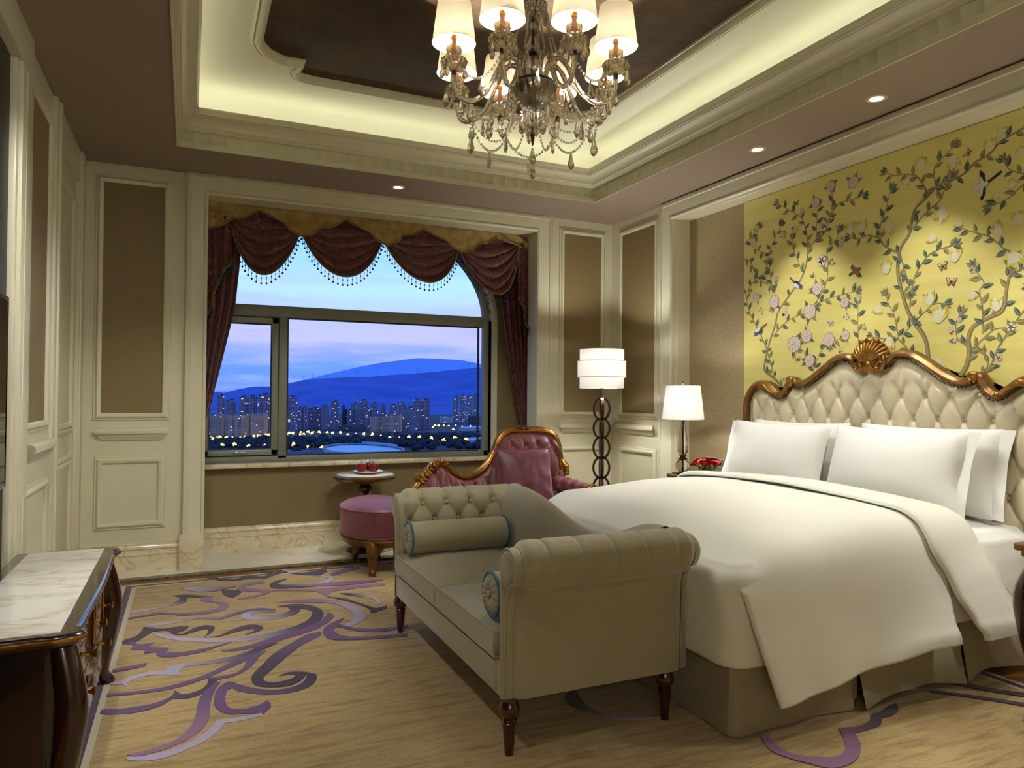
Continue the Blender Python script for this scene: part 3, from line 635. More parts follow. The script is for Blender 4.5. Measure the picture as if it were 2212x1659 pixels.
rail(RO, RU, RV, RN, 4.90, 5.47, .965)
lower(RO, RU, RV, RN, 4.90, 5.47, .305, .81)
LO, LU, LV, LN = (-.672, 0, 0), (0, 1, 0), (0, 0, 1), (1, 0, 0)
inset(LO, LU, LV, LN, 3.70, 4.32, 1.105, 2.62)
rail(LO, LU, LV, LN, 3.84, 4.46, .965)
lower(LO, LU, LV, LN, 3.70, 4.40, .10, .815)
# panelled door in the left wall
m = MB(); m.box(-.70, -.685, 4.60, 5.40, 0, 2.62, .002)
d1 = struct('door_1', m, MT['cream'])
DO = (-.685, 0, 0)
m = MB()
for v0, v1 in ((1.06, 2.46), (.86, .99), (.12, .79)):
    m.rect_mold(DO, LU, LV, LN, 4.72, 5.28, v0, v1, PICT)
obj('door_moulding', m, MT['cream'], d1)

# casings round the bay opening and the alcove
m = MB(); m.sweep(CASE, [(2.764, YB, .25), (2.764, YB, 2.681), (.117, YB, 2.681), (.117, YB, .25)], (0, -1, 0)); trim(m, MT['cream'])
m = MB(); m.sweep(CASE, [(XR, AY0, .2), (XR, AY0, AZ), (XR, AY1, AZ), (XR, AY1, .2)], (-1, 0, 0))
m.box(XR - .016, XR, AY1 + .135, AY1 + .182, 0, ZC); m.box(XR - .016, XR, AY0 - .182, AY0 - .135, 0, ZC)
trim(m, MT['cream'])
m = MB(); m.rect_mold((XR + .06, 0, 0), RU, RV, RN, AY0 + .001, AY1 - .001, -.5, AZ - .001, [(0, 0), (-.004, .004), (-.004, .03), (0, .034)]); trim(m, MT['cream'])
# marble plinth blocks and baseboards
m = MB(); m.box(-.045, .117, YB - .05, YB, 0, .25, .004); m.box(2.764, 2.912, YB - .05, YB, 0, .25, .004); trim(m, MT['gold_marble'])
BASE = [(0, 0), (0, .018), (.115, .018), (.120, .024), (.130, .024), (.135, .012), (.155, .012), (.165, .022), (.178, .020), (.192, .010), (.2, .010), (.2, 0)]
def baseboard(name, O, U, N, u0, u1):
    m = MB()
    O_, U_, N_ = map(Vector, (O, U, N))
    rows = [[m.bm.verts.new(O_ + U_ * u + Vector((0, 0, a)) + N_ * h) for a, h in BASE] for u in (u0, u1)]
    for k in range(len(BASE) - 1):
        m._f([rows[0][k], rows[0][k + 1], rows[1][k + 1], rows[1][k]], False)
    m._f(rows[0]); m._f(rows[1][::-1])
    struct(name, m, MT['gold_marble'], 30)
baseboard('baseboard_back', BO, BU, BN, -.64, -.045)
baseboard('baseboard_corner', BO, BU, BN, 2.912, 3.534)
baseboard('baseboard_bay', (0, 6.05, 0), BU, BN, 0, 2.892)
baseboard('baseboard_left', (-.65, 0, 0), LU, LN, 5.40, 5.60)
baseboard('baseboard_right', RO, RU, RN, 4.88, 5.60)

# ---- window
m = MB()
def wpath(g, zb, n=36):
    return [(WX1 + g, zb)] + [(wcx + (wa + g) * math.cos(PI * i / n), WZS + (wb + g) * math.sin(PI * i / n)) for i in range(n + 1)] + [(WX0 - g, zb)]
m.sweep([(0, -.06), (0, .012), (.055, .012), (.055, 0)], [(x, 6.05, z) for x, z in wpath(0, WZ0)], (0, -1, 0))
m.sweep([(0, 0), (.0, .005)], [(x, 6.05, z) for x, z in wpath(-.001, WZ0)], (0, -1, 0))
w1 = struct('window_1', m, MT['white_trim'])
m = MB()
FR = [(-.05, 0), (-.05, .05), (-.04, .055), (0, .055), (0, 0)]
m.sweep(FR, [(x, 6.165, z) for x, z in wpath(-.002, WZ0)], (0, -1, 0))
m.box(WX0 + .04, WX1 - .04, 6.112, 6.165, 1.868, 1.966, .004)
m.box(WX0 + .04, WX1 - .04, 6.106, 6.165, 1.905, 1.912)
m.box(.672, .742, 6.110, 6.165, .72, 1.88, .004)
m.box(WX0, WX1, 6.110, 6.165, .695, .744, .004)
obj('window_frame', m, MT['alu'], w1)
m = MB()
for b in ((.098, .150, .752, 1.862), (.617, .667, .752, 1.862), (.098, .667, .752, .796), (.098, .667, 1.812, 1.862)):
    m.box(b[0], b[1], 6.090, 6.15, b[2], b[3], .004)
sash = obj('casement_sash', m, MT['alu'], w1)
m = MB(); m.box(.33, .43, 6.078, 6.092, .765, .785, .004); m.box(.365, .382, 6.045, 6.08, .768, .782, .004); m.box(.372, .43, 6.045, 6.055, .769, .781, .003)
obj('handle', m, MT['chrome'], sash, label='small silver casement handle')
m = MB()
for b in ((.094, .672, .744, .752), (.094, .672, 1.862, 1.868), (.667, .674, .744, 1.866)):
    m.box(b[0], b[1], 6.104, 6.13, b[2], b[3])
for x0, x1, z0, z1 in ((.742, 2.425, .744, 1.868), (.150, .617, .796, 1.812)):
    m.rect_mold((0, 6.13, 0), BU, BV, BN, x0, x1, z0, z1, [(-.008, 0), (-.006, .02), (.004, .022)])
obj('gasket', m, MT['gasket'], w1)
for x0, x1, z0, z1 in ((.742, 2.425, .744, 1.868), (.150, .617, .796, 1.812)):
    m = MB(); m.box(x0 - .01, x1 + .01, 6.138, 6.144, z0 - .01, z1 + .01); obj('glass_pane', m, MT['pane'], w1)
m = MB()
pp = wpath(-.03, 1.95)
m.prism([(x, 6.144, z) for x, z in pp], (0, .006, 0)); obj('glass_pane', m, MT['pane'], w1)
m = MB(); m.box(.0, 2.62, 5.965, 6.11, .660, .697, .012, 3); struct('window_sill', m, MT['gold_marble'])

# ---- ceiling: soffit, tray cornice, cove, inner moulding
m = MB()
for x0, x1, y0, y1 in ((-.9, TX0, YF, YB + .02), (TX1, 3.75, YF, YB + .02), (TX0, TX1, YF, TY0), (TX0, TX1, TY1, YB + .02)):
    m.box(x0, x1, y0, y1, ZC, ZC + .012)
struct('ceiling', m, MT['taupe'])
UP = (0, 0, 1)
m = MB()
CX, CY = (1, 0, 0), (0, 1, 0)
prof = [(.002, ZC - .012), (-.006, ZC - .012), (-.006, ZC + .022), (.0, ZC + .022)]
m.rect_mold((0, 0, 0), CX, CY, UP, TX0, TX1, TY0, TY1, prof)
zb0, zb1 = ZC + .022, ZC + .098
prof = [(0, zb1), (-.012, zb1), (-.014, zb1 + .008), (-.022, zb1 + .010), (-.024, zb1 + .018), (-.034, zb1 + .020)]
for i in range(7):
    a = PI / 2 * i / 6
    prof.append((-.036 - .055 * (1 - math.cos(a)), zb1 + .022 + .05 * math.sin(a)))
prof += [(-.094, zb1 + .074), (-.094, zb1 + .080)]
for i in range(7):
    a = PI * i / 6
    prof.append((-.094 - .026 * math.sin(a * .5), zb1 + .080 + .024 * (1 - math.cos(a)) / 2 * 1.1))
prof += [(-.122, zb1 + .116), (-.112, zb1 + .116), (-.108, zb1 + .08), (.14, zb1 + .075)]
m.rect_mold((0, 0, 0), CX, CY, UP, TX0, TX1, TY0, TY1, prof)
# fluted band
def band(P, T, Nn, L):
    P, T, Nn = Vector(P), Vector(T), Vector(Nn)
    nt = round(L / .1); ns = nt * 8
    def f(u, v):
        x = u * L; k = (u * nt) % 1.0
        if abs(k) < 1e-6 or abs(k - 1) < 1e-6: k = 0
        d = -.013 * (1 - (2 * k - 1) ** 2)
        row = round(v * 3)
        if row in (0, 3): d = 0
        z = zb0 if row < 2 else zb1
        return P + T * x + Nn * d + Vector((0, 0, z))
    m.grid(f, ns, 3)
band((TX0, TY1, 0), (1, 0, 0), (0, -1, 0), TX1 - TX0)
band((TX0, TY0, 0), (0, 1, 0), (1, 0, 0), TY1 - TY0)
band((TX1, TY0, 0), (0, 1, 0), (-1, 0, 0), TY1 - TY0)
band((TX0, TY0, 0), (1, 0, 0), (0, 1, 0), TX1 - TX0)
trim(m, MT['cream'], 30)
ZU = 3.225
m = MB()
prof = [(.14, zb1 + .07), (.14, ZU - .10)]
for i in range(1, 9):
    a = PI / 2 * i / 8
    prof.append((.14 - .10 * (1 - math.cos(a)), ZU - .10 + .10 * math.sin(a)))
m.rect_mold((0, 0, 0), CX, CY, UP, TX0, TX1, TY0, TY1, prof)
m.box(TX0 - .2, TX1 + .2, TY0 - .2, TY1 + .2, ZU, ZU + .06)
struct('ceiling_cove', m, MT['cove_white'])
corner = [(.283, 4.17), (.302, 4.245), (.351, 4.328), (.421, 4.384), (.488, 4.414), (.535, 4.412)]
corner2 = [(.535, 4.425), (.520, 4.47), (.545, 4.555), (.600, 4.598), (.690, 4.612)]
q = catmull([Vector((x, y, 0)) for x, y in corner], 4) + catmull([Vector((x, y, 0)) for x, y in corner2], 4)
q = [(p.x, p.y) for p in q]
cx0, cy0 = 1.445, 2.98
full = q + [(2 * cx0 - x, y) for x, y in q[::-1]]
full = full + [(x, 2 * cy0 - y) for x, y in full[::-1]]
m = MB()
PR = [(0, 0), (0, .012), (.006, .03), (.014, .036), (.018, .030), (.028, .034), (.034, .046), (.046, .05), (.052, .044), (.062, .034), (.066, .020), (.072, .018), (.074, 0)]
m.sweep([(-a, h) for a, h in PR], [(x, y, ZU) for x, y in full], (0, 0, -1), closed=True)
trim(m, MT['cream'], 30)
m = MB()
f = m.poly([(x, y, ZU - .004) for x, y in full])
bmesh.ops.triangulate(m.bm, faces=[f])
struct('ceiling_panel', m, MT['bronze'])
# ------------------------------------------------------------------ bed-end sofa
SX0, SX1, SY0, SY1 = 1.0, 1.738, 2.27, 3.735
sofa = thing('sofa', (1.38, 3.0, 0), 'low olive linen settee with tufted scroll arms at the foot of the bed', 'sofa')
def arm_profile():
    """(out, z): out>0 is away from the seat; from the seat up the inside, over the roll, down the outside"""
    pts = [(-.075, .30), (-.075, .42), (-.078, .52), (-.082, .60), (-.078, .66)]
    c = (.005, .655); r = .083
    for i in range(1, 13):
        a = PI - i * (PI * 1.42) / 12
        pts.append((c[0] + r * math.cos(a), c[1] + r * math.sin(a)))
    pts += [(.022, .566), (.012, .545), (.006, .50), (.002, .40), (0, .28), (0, .19)]
    P = catmull([(a, b, 0) for a, b in pts], 5)
    return [(p.x, p.y) for p in P]
AP = arm_profile()
al = [0]
for a, b in zip(AP, AP[1:]): al.append(al[-1] + math.hypot(b[0] - a[0], b[1] - a[1]))
def arm(name, yb, sgn, tufted):
    """yb: y of the outer foot line; sgn -1: outside faces -y"""
    m = MB()
    n = len(AP) - 1
    L = al[-1]
    crx = .135
    def f(u, v):
        k = round(v * n)
        o, z = AP[k]
        s = al[k]
        t0, t1 = AP[max(0, k - 1)], AP[min(n, k + 1)]
        tx, tz = t1[0] - t0[0], t1[1] - t0[1]
        q = math.hypot(tx, tz); nx, nz = -tz / q, tx / q
        flare = .028 * sstep(.3, .62, z)
        x = SX0 + .045 + u * (SX1 - SX0 - .02)
        # the roll spreads a little past the front and back
        d = 0
        if s < .66:
            w = sstep(.66, .56, s) * sstep(.02, .12, s)
            a = (x - 1.14) / crx + (s - .385) / .20
            b = (x - 1.14) / crx - (s - .385) / .20
            if s < .40:
                d = w * (.024 * (tuft(a, b, .36) - .55))
            else:
                e = abs((x - 1.14) / crx - round((x - 1.14) / crx))
                d = w * (-.014 * math.exp(-(e / .055) ** 2) - .012 * math.exp(-((e / .14) ** 2 + ((s - .385) / .03) ** 2)) + .006)
        edge = min(u, 1 - u)
        d += -.02 * (1 - sstep(0, .06, edge)) ** 2
        o2, z2 = o + nx * d, z + nz * d
        return (x, yb + sgn * (o2), z2)
    m.grid(f, 110, n, flip=sgn > 0)
    # front and back caps: fan with a soft lip
    for x, dx in ((SX0 + .045, -1), (SX1 + .025, 1)):
        rows = []
        for ins, dd in ((.016, 0), (.018, .022), (.03, .036), (.04, .040)):
            row = []
            for k in range(n + 1):
                o, z = AP[k]
                t0, t1 = AP[max(0, k - 1)], AP[min(n, k + 1)]
                tx, tz = t1[0] - t0[0], t1[1] - t0[1]
                qq = math.hypot(tx, tz); nx, nz = -tz / qq, tx / qq
                i2 = min(ins, .035)
                row.append(m.bm.verts.new((x + dx * dd, yb + sgn * (o - nx * i2), z - nz * i2)))
            rows.append(row)
        for i in range(len(rows) - 1):
            for k in range(n):
                m._f([rows[i][k], rows[i][k + 1], rows[i + 1][k + 1], rows[i + 1][k]])
        # bridge inside to outside line
        j, k = 0, n
        row = rows[-1]
        while k - j > 1:
            q4 = [row[j], row[j + 1], row[k - 1], row[k]]
            if k - j == 2: m._f([row[j], row[j + 1], row[k]])
            else: m._f(q4)
            j += 1; k -= 1
    ao = obj(name, m, MT['linen'], sofa, 50)
    # piping round the front face
    for ins in (.020,):
        m = MB()
        pts = []
        for k in range(0, n + 1):
            o, z = AP[k]
            t0, t1 = AP[max(0, k - 1)], AP[min(n, k + 1)]
            tx, tz = t1[0] - t0[0], t1[1] - t0[1]
            qq = math.hypot(tx, tz); nx, nz = -tz / qq, tx / qq
            pts.append((SX0 + .016, yb + sgn * (o - nx * ins), z - nz * ins))
        m.tube(pts, .0042, 6)
        obj('piping', m, MT['linen'], ao)
    # buttons
    for i in range(5):
        x = 1.14 + i * crx
        m = MB()
        k = min(range(n), key=lambda k: abs(al[k] - .385))
        o, z = AP[k]
        m.sphere((x, yb + sgn * (o - .004), z - .012), .011, 10, 6)
        obj('button', m, MT['linen'], ao)
        if i < 4:
            k = min(range(n), key=lambda k: abs(al[k] - .285))
            o, z = AP[k]
            m = MB(); m.sphere((x + crx / 2, yb + sgn * (o + .016), z), .011, 10, 6)
            obj('button', m, MT['linen'], ao)
    return ao
arm('scroll_arm', SY0, -1, True)
arm('scroll_arm', SY1, 1, True)
# seat base
m = MB(); m.box(SX0 + .012, SX1, SY0 + .03, SY1 - .03, .185, .315, .012)
m.box(SX0 + .006, SX0 + .02, SY0 + .08, SY1 - .08, .20, .305, .004)
obj('seat_rail', m, MT['linen'], sofa)
# serpentine back
m = MB()
BT = [(2.20, .742), (2.30, .748), (2.42, .735), (2.55, .69), (2.68, .645), (2.82, .628), (2.96, .634), (3.10, .655), (3.25, .69), (3.40, .722), (3.55, .742), (3.70, .745), (3.76, .74)]
BTc = catmull([Vector((a, b, 0)) for a, b in BT], 6)
BTt = [(p.x, p.y) for p in BTc]
def backf(u, v):
    y = 2.285 + u * (3.72 - 2.285)
    zt = interp(BTt, y)
    # section: inside bottom -> top roll -> outside bottom
    S_ = [(1.60, .30), (1.595, .40), (1.592, .50 - .02), (1.60, zt - .10), (1.615, zt - .045), (1.65, zt - .008), (1.69, zt), (1.73, zt - .012), (1.762, zt - .05), (1.772, zt - .10), (1.775, .40), (1.772, .19)]
    k = v * (len(S_) - 1); i = min(int(k), len(S_) - 2); t = k - i
    a, b = S_[i], S_[i + 1]
    return (a[0] + (b[0] - a[0]) * t, y, a[1] + (b[1] - a[1]) * t)
m.grid(backf, 60, 22)
obj('backrest', m, MT['linen'], sofa, 60)
# seat cushions
def cushion_block(m, x0, x1, y0, y1, z0, z1, crown=.03, r=.02, bulge=.012, n=26):
    def top(side):
        def f(u, v):
            a, b = 2 * u - 1, 2 * v - 1
            x = (x0 + x1) / 2 + a * (x1 - x0) / 2
            y = (y0 + y1) / 2 + b * (y1 - y0) / 2
            e = (1 - a ** 4) * (1 - b ** 4)
            return (x, y, (z1 + crown * e) if side > 0 else z0)
        return f
    m.grid(top(1), n, n)
    m.grid(top(-1), 4, 4, flip=True)
    per = []
    k = 24
    for i in range(k): per.append((x0 + (x1 - x0) * i / k, y0))
    for i in range(k): per.append((x1, y0 + (y1 - y0) * i / k))
    for i in range(k): per.append((x1 - (x1 - x0) * i / k, y1))
    for i in range(k): per.append((x0, y1 - (y1 - y0) * i / k))
    cx, cy = (x0 + x1) / 2, (y0 + y1) / 2
    rows = []
    for j in range(7):
        t = j / 6
        b = bulge * math.sin(PI * t)
        rows.append([m.bm.verts.new((x + (b if x > cx + .49 * (x1 - x0) else -b if x < cx - .49 * (x1 - x0) else 0), y + (b if y > cy + .49 * (y1 - y0) else -b if y < cy - .49 * (y1 - y0) else 0), z0 + (z1 - z0) * t)) for x, y in per])
    for j in range(6):
        for i in range(len(per)):
            m._f([rows[j][i], rows[j][(i + 1) % len(per)], rows[j + 1][(i + 1) % len(per)], rows[j + 1][i]])
    return per
for y0, y1 in ((2.355, 3.0), (3.006, 3.652)):
    m = MB()
    per = cushion_block(m, SX0 + .004, 1.60, y0, y1, .318, .408, .030)
    c = obj('seat_cushion', m, MT['linen'], sofa, 60)
    m = MB()
    m.tube([(x, y, .408) for x, y in per], .0055, 6, closed=True); m.tube([(x, y, .320) for x, y in per], .0055, 6, closed=True)
    obj('piping', m, MT['linen'], c)
def turned_leg(m, x, y, h, r):
    m.lathe([(r * .50, 0), (r * .52, .01), (r * .82, h * .58), (r * .7, h * .60), (r * .86, h * .63), (r * .7, h * .66), (r * 1.12, h * .74), (r * 1.22, h * .82), (r * 1.05, h * .92), (r * .9, h * .96), (r * .9, h)], (x, y, 0), 20)
for x, y in ((1.035, 2.29), (1.035, 3.69), (1.70, 2.30), (1.70, 3.70)):
    m = MB(); turned_leg(m, x, y, .192, .031); obj('leg', m, MT['red_mahogany'], sofa, label='dark turned wooden leg')

def bolster(y, z, x0, x1, r, label):
    t = thing('bolster_cushion', ((x0 + x1) / 2, y, z - r), label, 'cushion', 'bolsters on the settee')
    m = MB()
    M = Matrix.Rotation(R(90), 4, 'Y')
    prof = [(r * .97, 0), (r, .02), (r * 1.01, (x1 - x0) / 2), (r, x1 - x0 - .02), (r * .97, x1 - x0)]
    m.lathe(prof, (x0, y, z), 40, M)
    obj('cover', m, MT['linen'], t, 60)
    for x, s in ((x0, -1), (x1, 1)):
        m = MB()
        m.tube([(x, y + r * math.cos(a), z + r * math.sin(a)) for a in [2 * PI * i / 40 for i in range(40)]], .0065, 8, closed=True)
        obj('piping', m, MT['teal'], t, label='teal piping')
        m = MB()
        def f(u, v, x=x, s=s):
            a = 2 * PI * v; rr = r * .96 * (1 - u)
            pl = math.cos(a * 14)
            return (x + s * (.016 * math.sin(PI * min(1, u * 1.15)) * (1 + .28 * pl * (1 - u) * min(1, u * 6)) - .012 * max(0, u - .86) / .14), y + rr * math.cos(a), z + rr * math.sin(a))
        m.grid(f, 14, 140, cv=True)
        e = obj('gathered_end', m, MT['linen'], t, 70)
        m = MB(); m.sphere((x + s * .012, y, z), .013, 12, 8, (.6, 1, 1)); obj('button', m, MT['linen'], e)
    return t
bolster(3.548, .518, 1.035, 1.56, .080, 'olive bolster with teal piping against the far arm of the settee')
bolster(2.458, .514, 1.035, 1.56, .078, 'olive bolster showing its gathered round end beside the nearest settee arm')

# ------------------------------------------------------------------ bed
BCY = 2.925
bed = thing('bed', (2.7, BCY, 0), 'large bed with champagne tufted gilt headboard and white bedding', 'bed')
m = MB(); m.box(1.90, 3.55, 2.10, 3.75, .03, .26, .01); obj('bed_base', m, MT['black_wood'], bed)
# skirt: pleated panels
m = MB()
def skirt_panel(pa, pb, nrm, flare=.03, drop=0):
    pa, pb, nrm = Vector(pa), Vector(pb), Vector(nrm)
    n = 40
    L = (pb - pa).length
    def f(u, v):
        s = u * L
        w = .010 * math.sin(s * 9 + pa.x * 3) + .006 * math.sin(s * 23 + 1)
        ed = .012 * (math.exp(-s / .04) + math.exp(-(L - s) / .04))
        off = (flare + w) * v ** 1.4 + ed * v
        bot = .012 + drop * math.sin(PI * u) * .5 + .012 * (1 - math.exp(-s / .3)) * 0
        return pa + (pb - pa) * u + nrm * off + Vector((0, 0, .30 + (bot - .30) * v))
    m.grid(f, n, 12)
def corner_skirt(u, v):
    pth = [(3.755 - 2.945 + 2.0, 0)]
    L1, L2 = .84, .597
    s = u * (L1 + L2)
    w = .008 * math.sin(s * 9) + .005 * math.sin(s * 23 + 1)
    k = math.exp(-abs(s - L1) / .05)
    fl = (.022 + w * (1 - k)) * v ** 1.4 - .010 * math.exp(-(abs(s - L1) / .008) ** 2)
    z = .30 + (.006 - .30) * v
    if s < L1: p = Vector((1.845 - fl, 2.925 - s, z)); q = Vector((0, -1, 0))
    else: p = Vector((1.845 + s - L1, 2.085 - fl, z)); q = Vector((-1, 0, 0))
    return p + q * k * fl * (1 if s < L1 else 1)
m.grid(corner_skirt, 120, 12)
skirt_panel((2.472, 2.085, 0), (3.10, 2.085, 0), (0, -1, 0), .034, .05)
skirt_panel((3.12, 2.085, 0), (3.58, 2.085, 0), (0, -1, 0), .03, .05)
skirt_panel((1.845, 3.755, 0), (1.845, 2.945, 0), (-1, 0, 0), .018)
skirt_panel((3.58, 3.765, 0), (1.855, 3.765, 0), (0, 1, 0))
for x in (2.462, 3.11):
    m.box(x - .03, x + .03, 2.088, 2.094, .03, .30)
obj('bed_skirt', m, MT['skirt'], bed, 60)
m = MB(); m.box(1.86, 3.60, 2.095, 3.755, .255, .585, .05, 4); obj('mattress', m, MT['white_linen'], bed)
for x, y in ((2.86, 2.14),): 
    m = MB(); m.lathe([(.035, 0), (.04, .01), (.03, .03), (.02, .06)], (x, y, 0), 16)
    obj('castor_foot', m, MT['porcelain'], bed)
# bottom sheet over the mattress at the head end
m = MB()
def sheetf(u, v):
    x = 2.9 + u * .70
    S_ = [(2.062, .27), (2.055, .40), (2.055, .52), (2.072, .60), (2.12, .64), (2.4, .66), (2.925, .665), (3.45, .66), (3.71, .64), (3.775, .60), (3.788, .52), (3.79, .27)]
    k = v * (len(S_) - 1); i = min(int(k), len(S_) - 2); t = k - i
    a, b = S_[i], S_[i + 1]
    w = .004 * math.sin(x * 40 + v * 30)
    return (x, a[0] + (b[0] - a[0]) * t + w * .6, a[1] + (b[1] - a[1]) * t)
m.grid(sheetf, 16, 55)
obj('fitted_sheet', m, MT['white_linen'], bed, 60)

# headboard
hb = MB()
HY = BCY
half = [(0, 1.478), (.03, 1.445), (.06, 1.425), (.105, 1.440), (.150, 1.475), (.20, 1.482), (.255, 1.470), (.33, 1.425), (.40, 1.378), (.47, 1.338), (.53, 1.320), (.575, 1.330), (.605, 1.350), (.620, 1.330), (.65, 1.285), (.69, 1.255), (.73, 1.258), (.77, 1.285), (.82, 1.318), (.88, 1.330), (.94, 1.312), (.985, 1.265), (1.010, 1.20), (1.016, 1.10), (1.016, .45)]
hp = catmull([Vector((a, b, 0)) for a, b in half], 5)
hp = [(max(0, p.x), p.y) for p in hp]
outline = [(HY - a, z) for a, z in hp[::-1]] + [(HY + a, z) for a, z in hp[1:]]
def top_z(y):
    d = abs(y - HY)
    best = .45
    for (a, b), (c, e) in zip(hp, hp[1:]):
        if a <= d <= c and c > a:
            best = max(best, b + (e - b) * (d - a) / (c - a))
    return best
PX, PZ = .1415, .1245
def leatherf(u, v):
    y = HY - 1.006 + u * 2.012
    zt = top_z(y) - .012
    z = .46 + (zt - .46) * v
    a = (y - 3.304) / PX * .5 * 1.0 + (z - 1.266) / (2 * PZ)
    b = (y - 3.304) / PX * .5 * 1.0 - (z - 1.266) / (2 * PZ)
    a, b = (y - 3.304) / PX + 0, (z - 1.266) / PZ
    p, q = (a + b) / 2, (a - b) / 2
    # row 1.266 holds buttons at integer a; row below shifted by half
    p, q = a + b / 2, a - b / 2
    edge = min(zt - z, 1.006 - abs(y - HY))
    near = sstep(.0, .07, edge)
    hi = sstep(1.30, 1.36, z)
    h = tuft(p, q, .30) * (1 - hi) + hi * (.9 - .3 * math.exp(-(abs(a - round(a)) / .06) ** 2))
    d = .030 * h * near + .010 * near
    return (3.655 - .02 - d, y, z)
hb.grid(leatherf, 300, 120)
hb_back = MB()
hbo = obj('headboard', hb, MT['leather'], bed, 70)
m = MB()
o3 = [(3.64, y, z) for y, z in outline]
fan = [(3.645, y, z) for y, z in outline]
f = m.poly(fan); bmesh.ops.triangulate(m.bm, faces=[f])
f = m.poly([(3.69, y, z) for y, z in outline]); bmesh.ops.triangulate(m.bm, faces=[f])
for (a, b), (c, d) in zip(outline, outline[1:]):
    m.poly([(3.645, a, b), (3.69, a, b), (3.69, c, d), (3.645, c, d)])
obj('backing_board', m, MT['gilt_wood'], hbo)
m = MB()
FRP = [(-.004, 0), (-.006, .055), (.004, .072), (.014, .076), (.022, .066), (.030, .060), (.036, .048), (.034, 0)]
m.sweep([(a, h) for a, h in FRP], [(3.66, y, z) for y, z in outline], (-1, 0, 0))
obj('gilt_frame', m, MT['gilt_wood'], hbo, 50)
# nail heads along the frame
m = MB()
dist = 0; nxt = 0
for (a, b), (c, d) in zip(outline, outline[1:]):
    L = math.hypot(c - a, d - b)
    while nxt <= dist + L:
        t = (nxt - dist) / L
        ny, nz = -(d - b) / L, (c - a) / L
        m.sphere((3.603, a + (c - a) * t + ny * -.014, b + (d - b) * t - nz * .014), .0062, 8, 5)
        nxt += .0165
    dist += L
obj('nail_trim', m, MT['nail'], hbo)
# leather buttons
for row, z in ((0, 1.266), (1, 1.1415), (2, 1.017), (3, .8925), (4, .768)):
    for k in range(-8, 9):
        y = 3.304 + PX * (k + (.5 if row % 2 else 0))
        if abs(y - HY) > .97 or z > top_z(y) - .06: continue
        if y > 2.25 and row > 1: continue
        m = MB(); m.sphere((3.634, y, z), .0125, 12, 8, (.8, 1, 1)); obj('button', m, MT['leather'], hbo)
# crest: shell cartouche
m = MB()
for s in range(-5, 6):
    a = s * R(13)
    y1, z1 = HY + math.sin(a) * .115, 1.455 + math.cos(a) * .115
    pts = [(3.585, HY + math.sin(a) * .02, 1.462), (3.570, HY + math.sin(a) * .07, 1.46 + math.cos(a) * .06), (3.592, y1, z1), (3.612, y1 + math.sin(a) * .004, z1 + .006)]
    m.tube(catmull(pts, 4), [.007 + .008 * min(1, i / 9) for i in range(13)], 8)
m.sphere((3.60, HY, 1.46), .055, 16, 10, (.5, .9, 1))
for sg in (-1, 1):
    sp = [(3.585, HY + sg * (.072 + .022 * math.cos(t)), 1.432 + .022 * math.sin(t)) for t in [i * PI / 6 for i in range(-4, 9)]]
    m.tube(sp, [.008 + .0006 * i for i in range(13)], 8)
    m.tube(catmull([(3.59, HY + sg * .085, 1.50), (3.58, HY + sg * .105, 1.47), (3.582, HY + sg * .10, 1.44), (3.588, HY + sg * .075, 1.425)], 5), .012, 8)
    m.sphere((3.59, HY + sg * .05, 1.575), .020, 12, 8, (.7, 1, .8))
m.sphere((3.578, HY, 1.435), .026, 14, 10, (.7, 1, 1.1))
for s in range(-3, 4):
    m.tube(catmull([(3.572, HY + s * .006, 1.44), (3.568, HY + s * .014, 1.415), (3.585, HY + s * .019, 1.395 + abs(s) * .004)], 4), .006, 6)
m.sphere((3.595, HY, 1.582), .030, 14, 8, (.7, 1.1, .7))
obj('crest', m, MT['gilt'], hbo, 60)
for sg in (-1, 1):
    m = MB()
    y0 = HY + sg * .605
    for t0 in (0,):
        m.tube([(3.590, y0 + sg * (.018 * math.cos(t) - .004), 1.356 + .020 * math.sin(t)) for t in [i * PI / 6 for i in range(-3, 10)]], [.010 + .0007 * i for i in range(13)], 8)
    m.sphere((3.59, y0, 1.354), .018, 12, 8, (.8, 1, 1))
    obj('scroll_ornament', m, MT['gilt'], hbo, 60)
    m = MB()
    y1 = HY + sg * .69
    for k in range(5):
        m.tube(catmull([(3.582, HY + sg * (.80 + .022 * k), 1.312 + .008 * k - .0035 * k * k), (3.572, HY + sg * (.765 + .018 * k), 1.288 + .012 * k), (3.588, HY + sg * (.725 + .014 * k), 1.262 + .010 * k)], 5), [.004 + .0011 * min(i, 10 - i) for i in range(11)], 7)
    m.sphere((3.585, HY + sg * .722, 1.268), .017, 12, 8)
    obj('leaf_ornament', m, MT['gilt'], hbo, 60)

# ------------------------------------------------------------------ duvet
def duvet_sec(x):
    """cross-section (y, z, k) from far hem over the top to the near hem; k<0 far side"""
    t = sstep(1.84, 2.15, x)
    crown = .60 + .135 * sstep(1.80, 2.15, x) ** .8 + .045 * sstep(2.1, 2.8, x)
    sh = .052 * sstep(1.83, 2.1, x) + .045 * sstep(2.1, 2.7, x)
    hem = interp([(1.84, .12), (1.98, .128), (2.44, .178), (2.815, .212), (3.13, .222), (3.3, .215)], x)
    f = sstep(1.835, 2.06, x)
    k = lambda z: .585 + (z - .585) * (.18 + .82 * f) if z > .585 else z
    return [(a, k(b)) for a, b in _sec(x, crown, sh, hem)]
def _sec(x, crown, sh, hem):
    return [(3.86, .22), (3.835, .36), (3.83, .50), (3.82, .595 + sh * .5), (3.76, .640 + sh * .9), (3.5, .658 + sh), (3.2, crown - .008), (2.925, crown), (2.65, crown - .008), (2.35, .658 + sh), (2.17, .635 + sh), (2.085, .590 + sh * .6), (2.045, .52), (2.03, .40), (2.012, .30), (1.992, hem + .04), (1.985, hem)]
